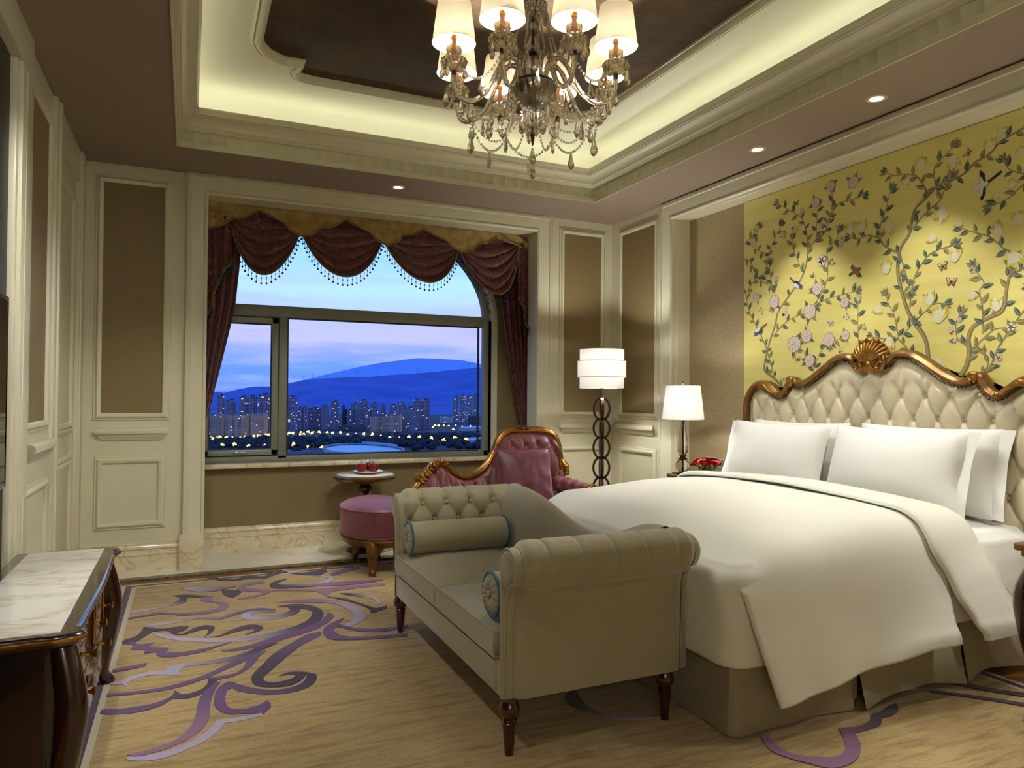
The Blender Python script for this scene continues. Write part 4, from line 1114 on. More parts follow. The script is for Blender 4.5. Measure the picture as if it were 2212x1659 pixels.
def dv(x, v):
    S_ = duvet_sec(x)
    c = catmull([Vector((a, b, 0)) for a, b in S_], 4)
    k = v * (len(c) - 1); i = min(int(k), len(c) - 2); t = k - i
    return c[i] * (1 - t) + c[i + 1] * t
du = MB()
nx, nv = 56, 64
cache = {}
def duvf(u, v):
    x = 1.842 + u * (2.98 - 1.842)
    key = round(u * nx)
    if key not in cache:
        cache[key] = [dv(x, j / nv) for j in range(nv + 1)]
    p = cache[key][round(v * nv)]
    # the near flap's free front edge runs back towards the hem
    low = max(0, (.60 - p.y) / .47) if p.x < 2.2 else 0
    xx = x + low * .13 * (1 - u) ** 3
    flare = -.012 * math.sin(x * 7) * low + -.008 * math.sin(x * 17 + 1) * low ** 2
    foot = (1 - sstep(1.842, 1.93, x)) * .02
    zz = p.y - foot * (1 if p.y > .55 else 0)
    return (xx, p.x + flare, zz + .006 * math.sin(x * 5.1) * math.sin(p.x * 6) * (1 if p.y > .58 else 0))
du.grid(duvf, nx, nv)
# foot drop and tucked near corner: one sheet wrapped round the foot of the mattress
def footf(u, v):
    L1, r, L2 = 3.80 - 2.135, .06, .30
    Lc = r * PI / 2
    d = u * (L1 + Lc + L2)
    if d < L1: x, y, nx, ny = 1.826, 3.80 - d, -1, 0
    elif d < L1 + Lc:
        a = (d - L1) / r
        x, y, nx, ny = 1.826 + r - r * math.cos(a), 2.135 - r * math.sin(a), -math.cos(a), -math.sin(a)
    else: x, y, nx, ny = 1.826 + r + d - L1 - Lc, 2.135 - r, 0, -1
    ins = .05 * (1 - sstep(0, .16, v)) - .014 * v
    z = .622 + (.255 - .622) * v - .004 * math.sin(d * 11) * v
    return (x - nx * ins, y - ny * ins, z)
du.grid(footf, 90, 22)
duvet = obj('duvet', du, MT['duvet'], None, 60, label='ivory duvet spread over the bed with its edge folded back', cat='duvet')
sol = duvet.modifiers.new('thick', 'SOLIDIFY'); sol.thickness = .012; sol.offset = -1
# folded-back band
fb = MB()
def foldf(u, v):
    p = dv(2.9, u)
    # s: arc around the rolled fold then flat towards the head
    S_ = [(2.90, .004), (2.885, .012), (2.892, .026), (2.91, .032), (2.99, .030), (3.10, .022), (3.19, .010), (3.245, -.012), (3.25, -.05)]
    k = v * (len(S_) - 1); i = min(int(k), len(S_) - 2); t = k - i
    xx = S_[i][0] + (S_[i + 1][0] - S_[i][0]) * t
    h = S_[i][1] + (S_[i + 1][1] - S_[i][1]) * t
    pa, pb = dv(2.9, max(0, u - .01)), dv(2.9, min(1, u + .01))
    tx, tz = pb.x - pa.x, pb.y - pa.y
    L = math.hypot(tx, tz); ny, nz = tz / L, -tx / L
    low = max(0, (.60 - p.y) / .4)
    side = .235 * low ** 1.2 * (1 - .15 * t * (i / 8)) if p.x < 2.9 else .1 * low
    if low > 0: h = max(h, .004)
    wav = .010 * math.sin(u * 60) * (1 if low > 0 else .35)
    hem = 0
    return (xx + side + wav * .5 + (.02 * math.sin(u * 9)), p.x + ny * (h + .004), p.y + nz * (h + .004))
fb.grid(foldf, 90, 24)
fo = obj('turned_back_edge', fb, MT['duvet'], duvet, 60)

# pillows
def pillow(name, cx, cy, cz, w, h, t, lean, label, yaw=0, flange=(.0, .0), mat='white_linen', group='pillows against the headboard'):
    """w along y, h up, t thick along x; lean tips the top towards the headboard"""
    M = Matrix.Translation((cx, cy, cz)) @ Matrix.Rotation(yaw, 4, 'Z') @ Matrix.Rotation(lean, 4, 'Y')
    m = MB()
    def shp(side):
        def f(u, v):
            a, b = 2 * u - 1, 2 * v - 1
            k = max(0, (1 - abs(a) ** 2.6)) ** .55 * max(0, (1 - abs(b) ** 2.4)) ** .55
            pin = 1 - .055 * (1 - a * a)
            y = a * w / 2 * (1 - .04 * (1 - b * b)); z = b * h / 2 * pin
            wr = .004 * noise.noise(Vector((a * 3 + cx * 9, b * 3, cy * 7)))
            return M @ Vector((side * t / 2 * k + wr * k, y, z + h / 2))
        return f
    m.grid(shp(-1), 36, 28); m.grid(shp(1), 36, 28, flip=True)
    for s, fl in ((-1, flange[0]), (1, flange[1])):
        if fl:
            def ff(u, v, s=s, fl=fl):
                b = 2 * v - 1
                z = b * h / 2 * .985
                return M @ Vector((.004 * math.sin(v * 12 + u * 3), s * (w / 2 * (1 - .04 * (1 - b * b)) - .004 + u * fl), z + h / 2))
            m.grid(ff, 4, 20)
    o = obj(name, m, MT[mat], None, 60, label=label, cat='pillow', group=group)
    return o
pillow('pillow', 3.325, 3.455, .668, .80, .44, .20, R(16), 'white pillow in the front on the window half of the bed', 0, (.0, .05))
pillow('pillow', 3.33, 2.63, .668, .78, .44, .22, R(16), 'white front pillow on the half of the bed away from the window', 0, (.05, .0))
pillow('pillow', 3.495, 3.44, .668, .78, .44, .15, R(12), 'white pillow mostly hidden behind the front pillow on the window half', 0, (0, .0))
pillow('pillow', 3.50, 2.575, .668, .80, .445, .15, R(12), 'white flanged pillow tucked behind the front pillow, its open edge showing', 0, (.06, 0))
# ------------------------------------------------------------------ gilded velvet chaise by the window
ch = thing('chaise_longue', (2.1, 4.8, 0), 'rose velvet chaise with a swooping carved gilt back beside the window', 'chaise')
cpts = [(1.405, 4.70, .55), (1.42, 4.71, .63), (1.489, 4.74, .694), (1.53, 4.76, .736), (1.59, 4.80, .775), (1.668, 4.85, .752), (1.728, 4.90, .703), (1.827, 4.96, .655), (1.889, 4.99, .643), (1.979, 5.02, .657), (2.07, 5.05, .715), (2.145, 5.07, .821), (2.190, 5.08, .913), (2.262, 5.09, .966), (2.37, 5.10, .976), (2.485, 5.10, .976), (2.575, 5.09, .970), (2.645, 5.07, .945), (2.682, 5.05, .885), (2.690, 5.01, .76), (2.700, 4.97, .64)]
cc_ = catmull(cpts, 5)
m = MB()
m.tube(cc_, .022, 10, flat=1.25)
m.tube([p + Vector((0, -.024, -.006)) for p in cc_], .008, 8)
m.tube([p + Vector((0, .004, .020)) for p in cc_[30:]], .007, 8)
obj('gilt_frame', m, MT['gilt'], ch, 60)
m = MB()
def chback(u, v):
    k = u * (len(cc_) - 1); i = min(int(k), len(cc_) - 2)
    p = cc_[i].lerp(cc_[i + 1], k - i)
    zt = p.z - .018
    z = zt + (.40 - zt) * v
    lean = .10 * v
    a = (p.x - 2.06) / .112; b = (z - .875) / .16
    h = tuft(a + b / 2, a - b / 2, .42)
    ed = sstep(0, .16, min(u, 1 - u) * 2.2) * sstep(0, .14, v)
    # the velvet bows in towards the sitter at the arms
    x = p.x + (1 if p.x < 1.6 else 0) * .03 * v
    y = p.y - .012 - lean - .042 * h * ed - .012 * ed
    return (x, y, z)
m.grid(chback, 150, 46)
obj('tufted_back', m, MT['pink_velvet'], ch, 70)
m = MB()
def chouter(u, v):
    k = u * (len(cc_) - 1); i = min(int(k), len(cc_) - 2)
    p = cc_[i].lerp(cc_[i + 1], k - i)
    z = p.z - .01
    return (p.x, p.y + .012, z + (.24 - z) * v)
m.grid(chouter, 60, 6, flip=True)
obj('outer_back', m, MT['pink_velvet'], ch, 60)
m = MB(); cushion_block(m, 1.53, 2.70, 4.36, 4.98, .30, .40, .04); obj('seat', m, MT['pink_velvet'], ch, 60)
m = MB(); m.box(1.51, 2.72, 4.345, 4.99, .235, .305, .02, 3); obj('seat_rail', m, MT['gilt'], ch)
# rolled right arm with a carved boss
m = MB()
def armf(u, v):
    a = 2 * PI * v
    y = 4.98 - u * .46
    r = .060 + .008 * math.cos(2 * PI * u * 4) * .5 - .018 * u
    x0 = 2.66 + .035 * math.sin(u * PI / 2)
    z0 = .565 - .01 * u
    return (x0 + r * math.cos(a), y, z0 + r * math.sin(a) * 1.0)
m.grid(armf, 36, 24, cv=True)
def armside(u, v):
    y = 4.98 - u * .44
    return (2.635 + .02 * v, y, .57 - .27 * (1 - v))
m.grid(armside, 12, 6)
obj('rolled_arm', m, MT['pink_velvet'], ch, 60)
m = MB()
M = Matrix.Rotation(R(90), 4, 'X')
m.lathe([(.052, -.01), (.052, .012), (.045, .02), (.036, .014), (.030, .022), (.018, .016), (.012, .028), (0, .03)], (2.695, 4.525, .555), 24, M)
obj('arm_boss', m, MT['brass'], ch)
def acanthus(m, path, n, spread, r, out):
    """leafy carving along a path"""
    c = catmull(path, 6)
    for k in range(n):
        i = int(k * (len(c) - 2) / max(1, n - 1))
        p = c[i]; t = (c[i + 1] - c[i]).normalized()
        up = Vector((-t.z, 0, t.x))
        for sgn in (1, -1):
            q = [p, p + up * spread * .6 * sgn + t * .008 + Vector((0, -.016, 0)), p + up * spread * sgn + t * .018 * sgn]
            m.tube(catmull(q, 3), [r, r * 1.15, r * 1.2, r, r * .8, r * .55, r * .3], 6)
        m.sphere(p + Vector((0, -.012, 0)), r * 1.3, 8, 6)
m = MB()
acanthus(m, [(1.455, 4.70, .655), (1.50, 4.72, .71), (1.545, 4.74, .752), (1.60, 4.77, .785), (1.66, 4.83, .762), (1.715, 4.88, .715)], 12, .030, .011, 1)
for c0, s in (((1.425, 4.70, .690), 1), ((1.385, 4.68, .60), 1)):
    m.tube([Vector(c0) + Vector((.020 * math.cos(t) * (1 - .05 * i), -.01, .022 * math.sin(t) * (1 - .05 * i))) for i, t in enumerate([k * PI / 5 for k in range(12)])], .009, 8)
    m.sphere(c0, .017, 12, 8)
m.tube(catmull([(1.36, 4.66, .585), (1.40, 4.68, .56), (1.44, 4.70, .59), (1.45, 4.70, .66)], 5), .016, 8)
obj('scroll_carving', m, MT['gilt'], ch, 60)
m = MB()
for k in range(-4, 5):
    m.sphere((2.39 + k * .014, 5.075, .985 + .018 * math.cos(k * .4)), .010, 10, 6, (1, .8, 1.1))
    m.tube(catmull([(2.39 + k * .004, 5.075, .985), (2.39 + k * .013, 5.062, 1.004 + .008 * (k % 2)), (2.39 + k * .018, 5.075, .995)], 3), .005, 6)
m.sphere((2.39, 5.06, .992), .014, 12, 8)
obj('flower_crest', m, MT['gilt'], ch, 60)
m = MB()
m.tube(catmull([(2.695, 4.985, .74), (2.708, 4.96, .70), (2.712, 4.94, .66), (2.70, 4.93, .63)], 4), [.018, .022, .02, .024, .022, .026, .022, .020, .02, .018, .018, .018, .016], 8)
for z in (.70, .665, .635): m.sphere((2.712, 4.945, z), .024, 10, 6, (1, 1, .45))
obj('side_scroll', m, MT['gilt'], ch, 60)
def cabriole(m, x, y, h, dx, dy, r=.028):
    P = [(x, y, h), (x + dx * .018, y + dy * .018, h * .82), (x + dx * .012, y + dy * .012, h * .55), (x - dx * .004, y - dy * .004, h * .28), (x + dx * .004, y + dy * .004, h * .10), (x + dx * .014, y + dy * .014, h * .03), (x + dx * .012, y + dy * .012, 0)]
    c = catmull(P, 4)
    rr = [interp([(0, r * 1.25), (.2, r * 1.35), (.5, r * .85), (.75, r * .58), (.88, r * .6), (.95, r * .82), (1, r * .55)], i / (len(c) - 1)) for i in range(len(c))]
    m.tube(c, rr, 12)
for x, y, dx, dy in ((1.56, 4.40, -1, -1), (2.66, 4.40, 1, -1), (1.56, 4.93, -1, 1), (2.66, 4.93, 1, 1)):
    m = MB(); cabriole(m, x, y, .25, dx * .7, dy * .7); obj('leg', m, MT['gilt'], ch, 60)

# throw cushion on the chaise
def cushion(cx, cy, cz, w, h, t, lean, yaw, mat, label):
    th = thing('throw_cushion', (cx, cy, cz), label, 'cushion')
    M = Matrix.Translation((cx, cy, cz)) @ Matrix.Rotation(yaw, 4, 'Z') @ Matrix.Rotation(lean, 4, 'X')
    def edge(a, b):
        return (a * w / 2 * (1 - .075 * (1 - b * b) * 1.0), b * h / 2 * (1 - .075 * (1 - a * a)))
    m = MB()
    def shp(side):
        def f(u, v):
            a, b = 2 * u - 1, 2 * v - 1
            x, z = edge(a, b)
            k = (max(0, 1 - a * a) * max(0, 1 - b * b)) ** .42
            wr = .006 * noise.noise(Vector((a * 4, b * 2.5, side))) + .005 * math.sin(b * 9 + a * 2) * sstep(.4, .9, a)
            return M @ Vector((x, side * (t / 2 * k + wr * min(1, k * 3)), z + h / 2))
        return f
    m.grid(shp(-1), 40, 40, flip=True); m.grid(shp(1), 40, 40)
    c = obj('cover', m, MT[mat], th, 60)
    m = MB()
    pts = []
    for s in range(4):
        for i in range(24):
            q = -1 + 2 * i / 24
            a, b = [(q, -1), (1, q), (-q, 1), (-1, -q)][s]
            x, z = edge(a, b)
            pts.append(M @ Vector((x, 0, z + h / 2)))
    m.tube(pts, .006, 7, closed=True)
    obj('piping', m, MT[mat], th, 60)
cushion(2.255, 4.70, .448, .44, .42, .15, R(-14), R(-3), 'plum_pillow', 'plum velvet square cushion leaning in the rose chaise')

# ------------------------------------------------------------------ ottoman
ot = thing('ottoman', (1.27, 5.17, 0), 'rose velvet footstool on gilt cabriole legs beside the marble tea table', 'footstool')
ox, oy, orx, ory = 1.262, 5.18, .25, .36
def oval(r, a): return (ox + orx * r * math.cos(a), oy + ory * r * math.sin(a))
m = MB()
OP = [(0, .497), (.35, .494), (.65, .484), (.85, .467), (.95, .452), (.985, .444), (1.0, .436), (1.012, .40), (1.012, .33), (1.0, .27), (.97, .245)]
def ottf(u, v):
    k = u * (len(OP) - 1); i = min(int(k), len(OP) - 2); t = k - i
    r = OP[i][0] + (OP[i + 1][0] - OP[i][0]) * t; z = OP[i][1] + (OP[i + 1][1] - OP[i][1]) * t
    x, y = oval(r, 2 * PI * v)
    return (x, y, z)
m.grid(ottf, 30, 64, cv=True)
oc = obj('cushion', m, MT['pink_velvet'], ot, 60)
for z, r in ((.441, 1.0), (.255, .99)):
    m = MB(); m.tube([(*oval(r, 2 * PI * i / 64), z) for i in range(64)], .005, 6, closed=True); obj('piping', m, MT['pink_velvet'], oc)
m = MB()
OR_ = [(.96, .25), (1.0, .245), (1.01, .232), (.985, .222), (.965, .212), (.93, .196), (.88, .188), (.5, .185)]
def orail(u, v):
    k = u * (len(OR_) - 1); i = min(int(k), len(OR_) - 2); t = k - i
    r = OR_[i][0] + (OR_[i + 1][0] - OR_[i][0]) * t; z = OR_[i][1] + (OR_[i + 1][1] - OR_[i][1]) * t
    return (*oval(r, 2 * PI * v), z)
m.grid(orail, 21, 64, cv=True)
obj('gilt_rail', m, MT['gilt_wood'], ot, 50)
for a in (R(246), R(112), R(-66), R(68)):
    x, y = oval(.86, a)
    m = MB(); cabriole(m, x, y, .235, math.cos(a), math.sin(a), .034); m.sphere((x + math.cos(a) * .016, y + math.sin(a) * .016, .025), .027, 12, 8, (1, 1, .9))
    obj('leg', m, MT['gilt_wood'], ot, 60)

# ------------------------------------------------------------------ tea table with plate of apples
tb = thing('tea_table', (1.307, 5.733, 0), 'round marble-topped pedestal table under the window', 'table')
tx, ty = 1.307, 5.733
m = MB(); m.lathe([(.10, .545), (.20, .552), (.232, .566), (.246, .584), (.244, .596), (.230, .604), (.226, .606)], (tx, ty, 0), 56); m.lathe([(.226, .606), (.0, .600)], (tx, ty, 0), 56); obj('table_rim', m, MT['gilt_wood'], tb, 50)
m = MB(); m.lathe([(0, .600), (.224, .600), (.224, .609), (.220, .612), (0, .612)], (tx, ty, 0), 56); obj('marble_top', m, MT['white_marble'], tb, label='white marble round top')
m = MB(); m.lathe([(.04, .06), (.045, .10), (.03, .14), (.028, .20), (.040, .28), (.046, .34), (.036, .385), (.030, .395), (.042, .41), (.030, .43), (.050, .455), (.057, .485), (.052, .51), (.034, .53), (.05, .55)], (tx, ty, 0), 32); obj('pedestal', m, MT['mahogany'], tb)
m = MB(); m.lathe([(0, 0), (.15, 0), (.152, .02), (.14, .035), (.10, .045), (.06, .06), (.04, .08), (0, .08)], (tx, ty, 0), 40); obj('base', m, MT['black_wood'], tb)
m = MB(); m.lathe([(0, .613), (.055, .613), (.06, .617), (.085, .622), (.112, .632), (.116, .635), (.113, .637), (.085, .628), (.05, .623), (0, .622)], (tx + .02, ty - .01, 0), 48)
obj('plate', m, MT['porcelain'], None, 50, label='small white plate carrying three red apples on the tea table', cat='plate')
def make_apple(loc, rz, label):
    t = thing('apple', loc, label, 'apple', 'apples on the plate')
    m = MB()
    P = []
    for i in range(17):
        th = PI * i / 16
        r = .044 * (math.sin(th) ** .8) * (1 + .10 * math.cos(th)); z = .040 + .040 * math.cos(th) - .014 * math.exp(-(th / .45) ** 2) + .006 * math.exp(-((PI - th) / .4) ** 2)
        P.append((max(r, 0), z))
    m.lathe(P[::-1], loc, 28, None, lambda a, z: 1 + .035 * math.cos(5 * a) * (1 - z / .09))
    obj('flesh', m, MT['apple'], t, 60)
    m = MB(); L = Vector(loc); m.tube([L + Vector((0, 0, .062)), L + Vector((.002, 0, .078)), L + Vector((.007, .002, .092))], [.0022, .002, .003], 6); obj('stem', m, MT['stem'], t)
    t.rotation_euler.z = rz
    return t
make_apple((tx - .040, ty - .030, .6245), .4, 'red apple with a golden flush, leftmost on the white plate')
make_apple((tx + .052, ty - .050, .6245), 2.1, 'dark red apple in front on the white plate, toward the chaise')
make_apple((tx + .045, ty + .040, .6245), 3.6, 'dark red apple at the rear of the white plate')

# ------------------------------------------------------------------ lamps, nightstands
def nightstand(x0, x1, y0, y1, zt, label):
    t = thing('nightstand', ((x0 + x1) / 2, (y0 + y1) / 2, 0), label, 'nightstand', 'nightstands beside the bed')
    m = MB()
    m.box(x0, x1, y0, y1, zt - .03, zt, .010, 3); m.box(x0 + .018, x1 - .018, y0 + .018, y1 - .018, zt - .055, zt - .028, .008)
    obj('top', m, MT['gilt_wood'], t)
    m = MB(); m.box(x0 + .04, x1 - .01, y0 + .04, y1 - .04, zt - .30, zt - .05, .012)
    b = obj('cabinet', m, MT['mahogany'], t)
    m = MB(); m.box(x0 + .030, x0 + .045, y0 + .08, y1 - .08, zt - .27, zt - .08, .005); d = obj('drawer', m, MT['mahogany'], t)
    m = MB(); m.lathe([(.006, 0), (.006, .015), (.014, .022), (.012, .03), (0, .032)], (x0 + .03, (y0 + y1) / 2, zt - .17), 16, Matrix.Rotation(R(-90), 4, 'Y')); obj('knob', m, MT['brass'], d)
    for x, y, dx, dy in ((x0 + .06, y0 + .06, -1, -1), (x0 + .06, y1 - .06, -1, 1), (x1 - .05, y0 + .06, 1, -1), (x1 - .05, y1 - .06, 1, 1)):
        m = MB(); cabriole(m, x, y, zt - .10, dx * 1.4, dy * 1.4, .036); obj('leg', m, MT['mahogany'], t, 60)
nightstand(3.19, 3.63, 3.98, 4.31, .690, 'dark nightstand under the crystal lamp, mostly hidden behind the bed')
nightstand(2.945, 3.46, 1.23, 1.752, .690, 'dark nightstand with gilt top edge at the near side of the bed')

def crystal_lamp(x=3.254, y=4.2, lab='clear crystal table lamp with a white tapered shade beside the headboard', ln='table_lamp_light'):
    t = thing('table_lamp', (x, y, .69), lab, 'lamp')
    m = MB(); m.box(x - .055, x + .055, y - .055, y + .055, .6905, .702, .004); m.lathe([(.045, .70), (.03, .712), (.02, .715)], (x, y, 0), 20); obj('base', m, MT['dark_bronze'], t)
    m = MB(); m.sphere((x, y, .752), .053, 28, 18, (1, 1, .92)); obj('glass_ball', m, MT['glass'], t)
    m = MB(); m.lathe([(.018, .798), (.034, .798), (.036, .803), (.020, .808), (.020, .822), (.030, .826), (.030, .830), (.016, .832)], (x, y, 0), 24); obj('collar', m, MT['dark_bronze'], t)
    m = MB(); m.lathe([(.012, .832), (.026, .836), (.034, .855), (.037, .88), (.034, .92), (.026, .97), (.018, 1.02), (.014, 1.06), (.016, 1.085)], (x, y, 0), 40, None, lambda a, z: 1 + .05 * abs(math.cos(4 * a)) * (1 if z < 1.03 else 0)); obj('glass_stem', m, MT['glass'], t)
    m = MB(); m.tube([(x, y, .70), (x, y, 1.345)], .0045, 8); m.sphere((x, y, 1.345), .009, 12, 8); obj('rod', m, MT['dark_bronze'], t)
    m = MB()
    m.lathe([(.150, 1.084), (.122, 1.328)], (x, y, 0), 56)
    m.bm.faces.ensure_lookup_table()
    for f in [f for f in m.bm.faces if len(f.verts) > 4]: m.bm.faces.remove(f)
    s = obj('lamp_shade', m, MT['shade'], t, 60)
    m = MB()
    for r, z in ((.150, 1.085), (.122, 1.327)): m.tube([(x + r * math.cos(2 * PI * i / 56), y + r * math.sin(2 * PI * i / 56), z) for i in range(56)], .0022, 6, closed=True)
    for a in (0, 2 * PI / 3, 4 * PI / 3): m.tube([(x, y, 1.322), (x + .12 * math.cos(a), y + .12 * math.sin(a), 1.322)], .0015, 5)
    obj('shade_ring', m, MT['porcelain'], s)
    m = MB(); m.sphere((x, y, 1.18), .024, 14, 10, (1, 1, 1.3)); obj('bulb', m, MT['bulb'], t)
    for a in (0, 2.1, 4.2): pass
    pw = LAMP_TABLE if ln == 'table_lamp_light' else LAMP_NEAR
    point(ln, (x, y, 1.145), pw * .6, WARM2, .025); point(ln, (x, y, 1.265), pw * .4, WARM2, .025)

crystal_lamp()
crystal_lamp(3.254, 1.50, 'crystal table lamp with white shade on the near nightstand', 'near_lamp_light')
def floor_lamp():
    x, y = 3.03, 4.95
    t = thing('floor_lamp', (x, y, 0), 'tall bronze floor lamp of linked rings with a tiered white drum shade', 'lamp')
    m = MB(); m.tube([(x, y, .02), (x, y, 1.635)], .009, 10); m.lathe([(.012, 1.225), (.014, 1.225), (.014, 1.31), (.010, 1.312)], (x, y, 0), 16); m.sphere((x, y, 1.638), .010, 10, 8); obj('pole', m, MT['dark_bronze'], t)
    ks = [1.228, 1.062, .915, .753, .595, .43, .265, .10]
    for a, b in zip(ks, ks[1:]):
        m = MB()
        for rot in (0, PI / 2):
            n = 32
            rows = []
            for i in range(n):
                th = 2 * PI * i / n
                row = []
                for dr, dw in ((-.008, -.012), (.008, -.012), (.008, .012), (-.008, .012)):
                    rx = .064 + dr; rz = (a - b) / 2 + .006 + dr
                    px, pz = rx * math.cos(th), rz * math.sin(th)
                    v = Vector((px * math.cos(rot) - dw * math.sin(rot), px * math.sin(rot) + dw * math.cos(rot), pz))
                    row.append(m.bm.verts.new(Vector((x, y, (a + b) / 2)) + Matrix.Rotation(R(-24), 3, 'Z') @ v))
                rows.append(row)
            for i in range(n):
                for k in range(4):
                    m._f([rows[i][k], rows[i][(k + 1) % 4], rows[(i + 1) % n][(k + 1) % 4], rows[(i + 1) % n][k]])
        obj('ring', m, MT['dark_bronze'], t, 40)
    m = MB(); m.lathe([(0, 0), (.15, 0), (.15, .015), (.13, .025), (.03, .04), (.02, .09), (0, .09)], (x, y, 0), 40); obj('base', m, MT['dark_bronze'], t)
    def ring_shell(name, r, z0, z1, r2=None):
        m = MB(); m.lathe([(r, z0), (r2 or r, z1)], (x, y, 0), 64)
        for f in [f for f in m.bm.faces if len(f.verts) > 4]: m.bm.faces.remove(f)
        return m
    m = ring_shell('', .177, 1.311, 1.398); m.lathe([(.177, 1.530), (.177, 1.622)], (x, y, 0), 64)
    for f in [f for f in m.bm.faces if len(f.verts) > 4]: m.bm.faces.remove(f)
    s = obj('lamp_shade', m, MT['shade'], t, 60)
    m = ring_shell('', .194, 1.398, 1.530); b = obj('shade_band', m, MT['shade'], t, 60)
    m = MB()
    for r, z in ((.194, 1.399), (.194, 1.529)): m.tube([(x + r * math.cos(2 * PI * i / 64), y + r * math.sin(2 * PI * i / 64), z) for i in range(64)], .003, 6, closed=True)
    obj('band_trim', m, plain('grey_ribbon', '#a8a195', .7), b)
    m = MB()
    for r, z in ((.177, 1.312), (.177, 1.621)): m.tube([(x + r * math.cos(2 * PI * i / 64), y + r * math.sin(2 * PI * i / 64), z) for i in range(64)], .0022, 6, closed=True)
    for a in (0.3, 2.4, 4.5): m.tube([(x, y, 1.612), (x + .177 * math.cos(a), y + .177 * math.sin(a), 1.612)], .0015, 5)
    obj('shade_ring', m, MT['porcelain'], s)
    m = MB(); m.sphere((x, y + .03, 1.45), .026, 14, 10, (1, 1, 1.3)); obj('bulb', m, MT['bulb'], t)
    point('floor_lamp_light', (x, y, 1.47), LAMP_FLOOR, WARM2, .04)
floor_lamp()

# vase of roses
vx, vy, vz = 3.355, 4.08, .6905
m = MB(); m.lathe([(0, vz), (.040, vz), (.048, vz + .01), (.050, vz + .03), (.046, vz + .055), (.043, vz + .06), (.040, vz + .058), (.044, vz + .03), (.042, vz + .012), (0, vz + .01)], (vx, vy, 0), 32)
obj('vase', m, MT['green_glass'], None, 50, label='low green glass vase filled with red roses on the nightstand', cat='vase')
def rose_proto(loc):
    t = thing('rose', loc, 'red rose packed in the low green vase beside the crystal lamp', 'rose', 'red roses in the vase')
    L = Vector(loc)
    m = MB()
    for k in range(15):
        a = k * 2.4; r = .004 + .0017 * k; tl = .15 + .055 * k
        def pet(u, v, a=a, r=r, tl=tl, k=k):
            w = (u - .5) * (1.9 if k < 5 else 1.35)
            rr = r * (.55 + .6 * v) + .010 * v * v * tl
            z = .028 * math.sin(v * PI / 2) * (1 - .018 * k) + .002 * math.cos(w * 3)
            return L + Vector((rr * math.cos(a + w), rr * math.sin(a + w), z - .004))
        m.grid(pet, 6, 5)
    obj('bloom', m, MT['rose'], t, 70)
    m = MB(); m.tube([L + Vector((0, 0, -.075)), L + Vector((0, 0, 0))], .003, 6)
    for a in (0, 2, 4): m.poly([L + Vector((0, 0, -.004)), L + Vector((.016 * math.cos(a - .3), .016 * math.sin(a - .3), -.008)), L + Vector((.028 * math.cos(a), .028 * math.sin(a), -.012)), L + Vector((.016 * math.cos(a + .3), .016 * math.sin(a + .3), -.008))])
    obj('stem', m, MT['leaf_green'], t)
    return t
rp = rose_proto((vx, vy, vz + .105))
k = 0
for dx, dy, dz, tl in ((-.045, -.02, .074, -.5), (.045, .0, .076, .5), (.0, -.045, .076, 0), (-.02, .045, .078, 0), (-.075, .01, .066, -.8), (.072, -.03, .068, .8), (.03, .05, .072, .3), (-.05, -.05, .066, -.6), (.03, -.07, .066, .3)):
    c = copy_tree(rp, (vx + dx, vy + dy, vz + dz + .014), rotz=k * 1.3); c.rotation_euler.y = tl; k += 1

# wall switches by the headboard
for i, (y, lab) in enumerate(((4.455, 'champagne wall switch plate nearest the crystal lamp'), (4.365, 'champagne wall switch plate in the middle of the row of three'), (4.277, 'champagne wall switch plate nearest the bed pillows'))):
    t = thing('light_switch', (3.697, y, .74), lab, 'switch', 'switch plates beside the headboard')
    m = MB(); m.box(3.690, 3.697, y - .042, y + .042, .697, .783, .003); obj('plate', m, MT['switch'], t)
    m = MB(); m.rect_mold((3.690, 0, 0), RU, RV, RN, y - .024, y + .024, .714, .766, [(-.003, 0), (-.002, .002), (.002, .002), (.003, 0)]); m.box(3.688, 3.691, y - .02, y + .02, .718, .762, .001); obj('rocker', m, plain('switch_rocker', '#9f9075', .3, .5), t)

# ------------------------------------------------------------------ marble-topped chest at the left wall
cs = thing('chest_of_drawers', (-.47, 2.98, 0), 'low dark lacquered chest with white marble top at the left wall', 'chest')
cx0, cx1, cy0, cy1, czt = -.640, -.27, 2.35, 3.595, .57
ol = [(cx0, cy0 + .01), (cx0 + .12, cy0), (cx1 - .10, cy0 + .002), (cx1 - .055, cy0 - .002), (cx1 - .012, cy0 + .012), (cx1 + .004, cy0 + .035), (cx1 - .004, cy0 + .065), (cx1 - .016, cy0 + .085), (cx1 - .012, cy0 + .20), (cx1 - .004, (cy0 + cy1) / 2)]
ol = ol + [(x, cy0 + cy1 - y) for x, y in ol[-2::-1]]
olc = [(p.x, p.y) for p in catmull([Vector((a, b, 0)) for a, b in ol], 5)]
m = MB()
f1 = m.poly([(x, y, czt) for x, y in olc]); bmesh.ops.triangulate(m.bm, faces=[f1])
m.sweep([(-.004, 0), (.006, -.004), (.010, -.012), (.006, -.020), (.0, -.024), (-.002, -.032), (-.012, -.040), (-.02, -.042)], [(x, y, czt) for x, y in olc], (0, 0, 1))
obj('top_border', m, MT['mahogany'], cs, 50)
m = MB()
m.sweep([(.0095, -.010), (.0125, -.016), (.0095, -.022)], [(x, y, czt) for x, y in olc], (0, 0, 1))
obj('edge_gilding', m, MT['gilt'], cs, 60)
m = MB(); m.box(cx0 + .04, -.320, cy0 + .025, cy1 - .025, czt - .01, czt + .003, .002); obj('marble_top', m, MT['chest_marble'], cs, label='white marble top with pale brown streaks')
m = MB()
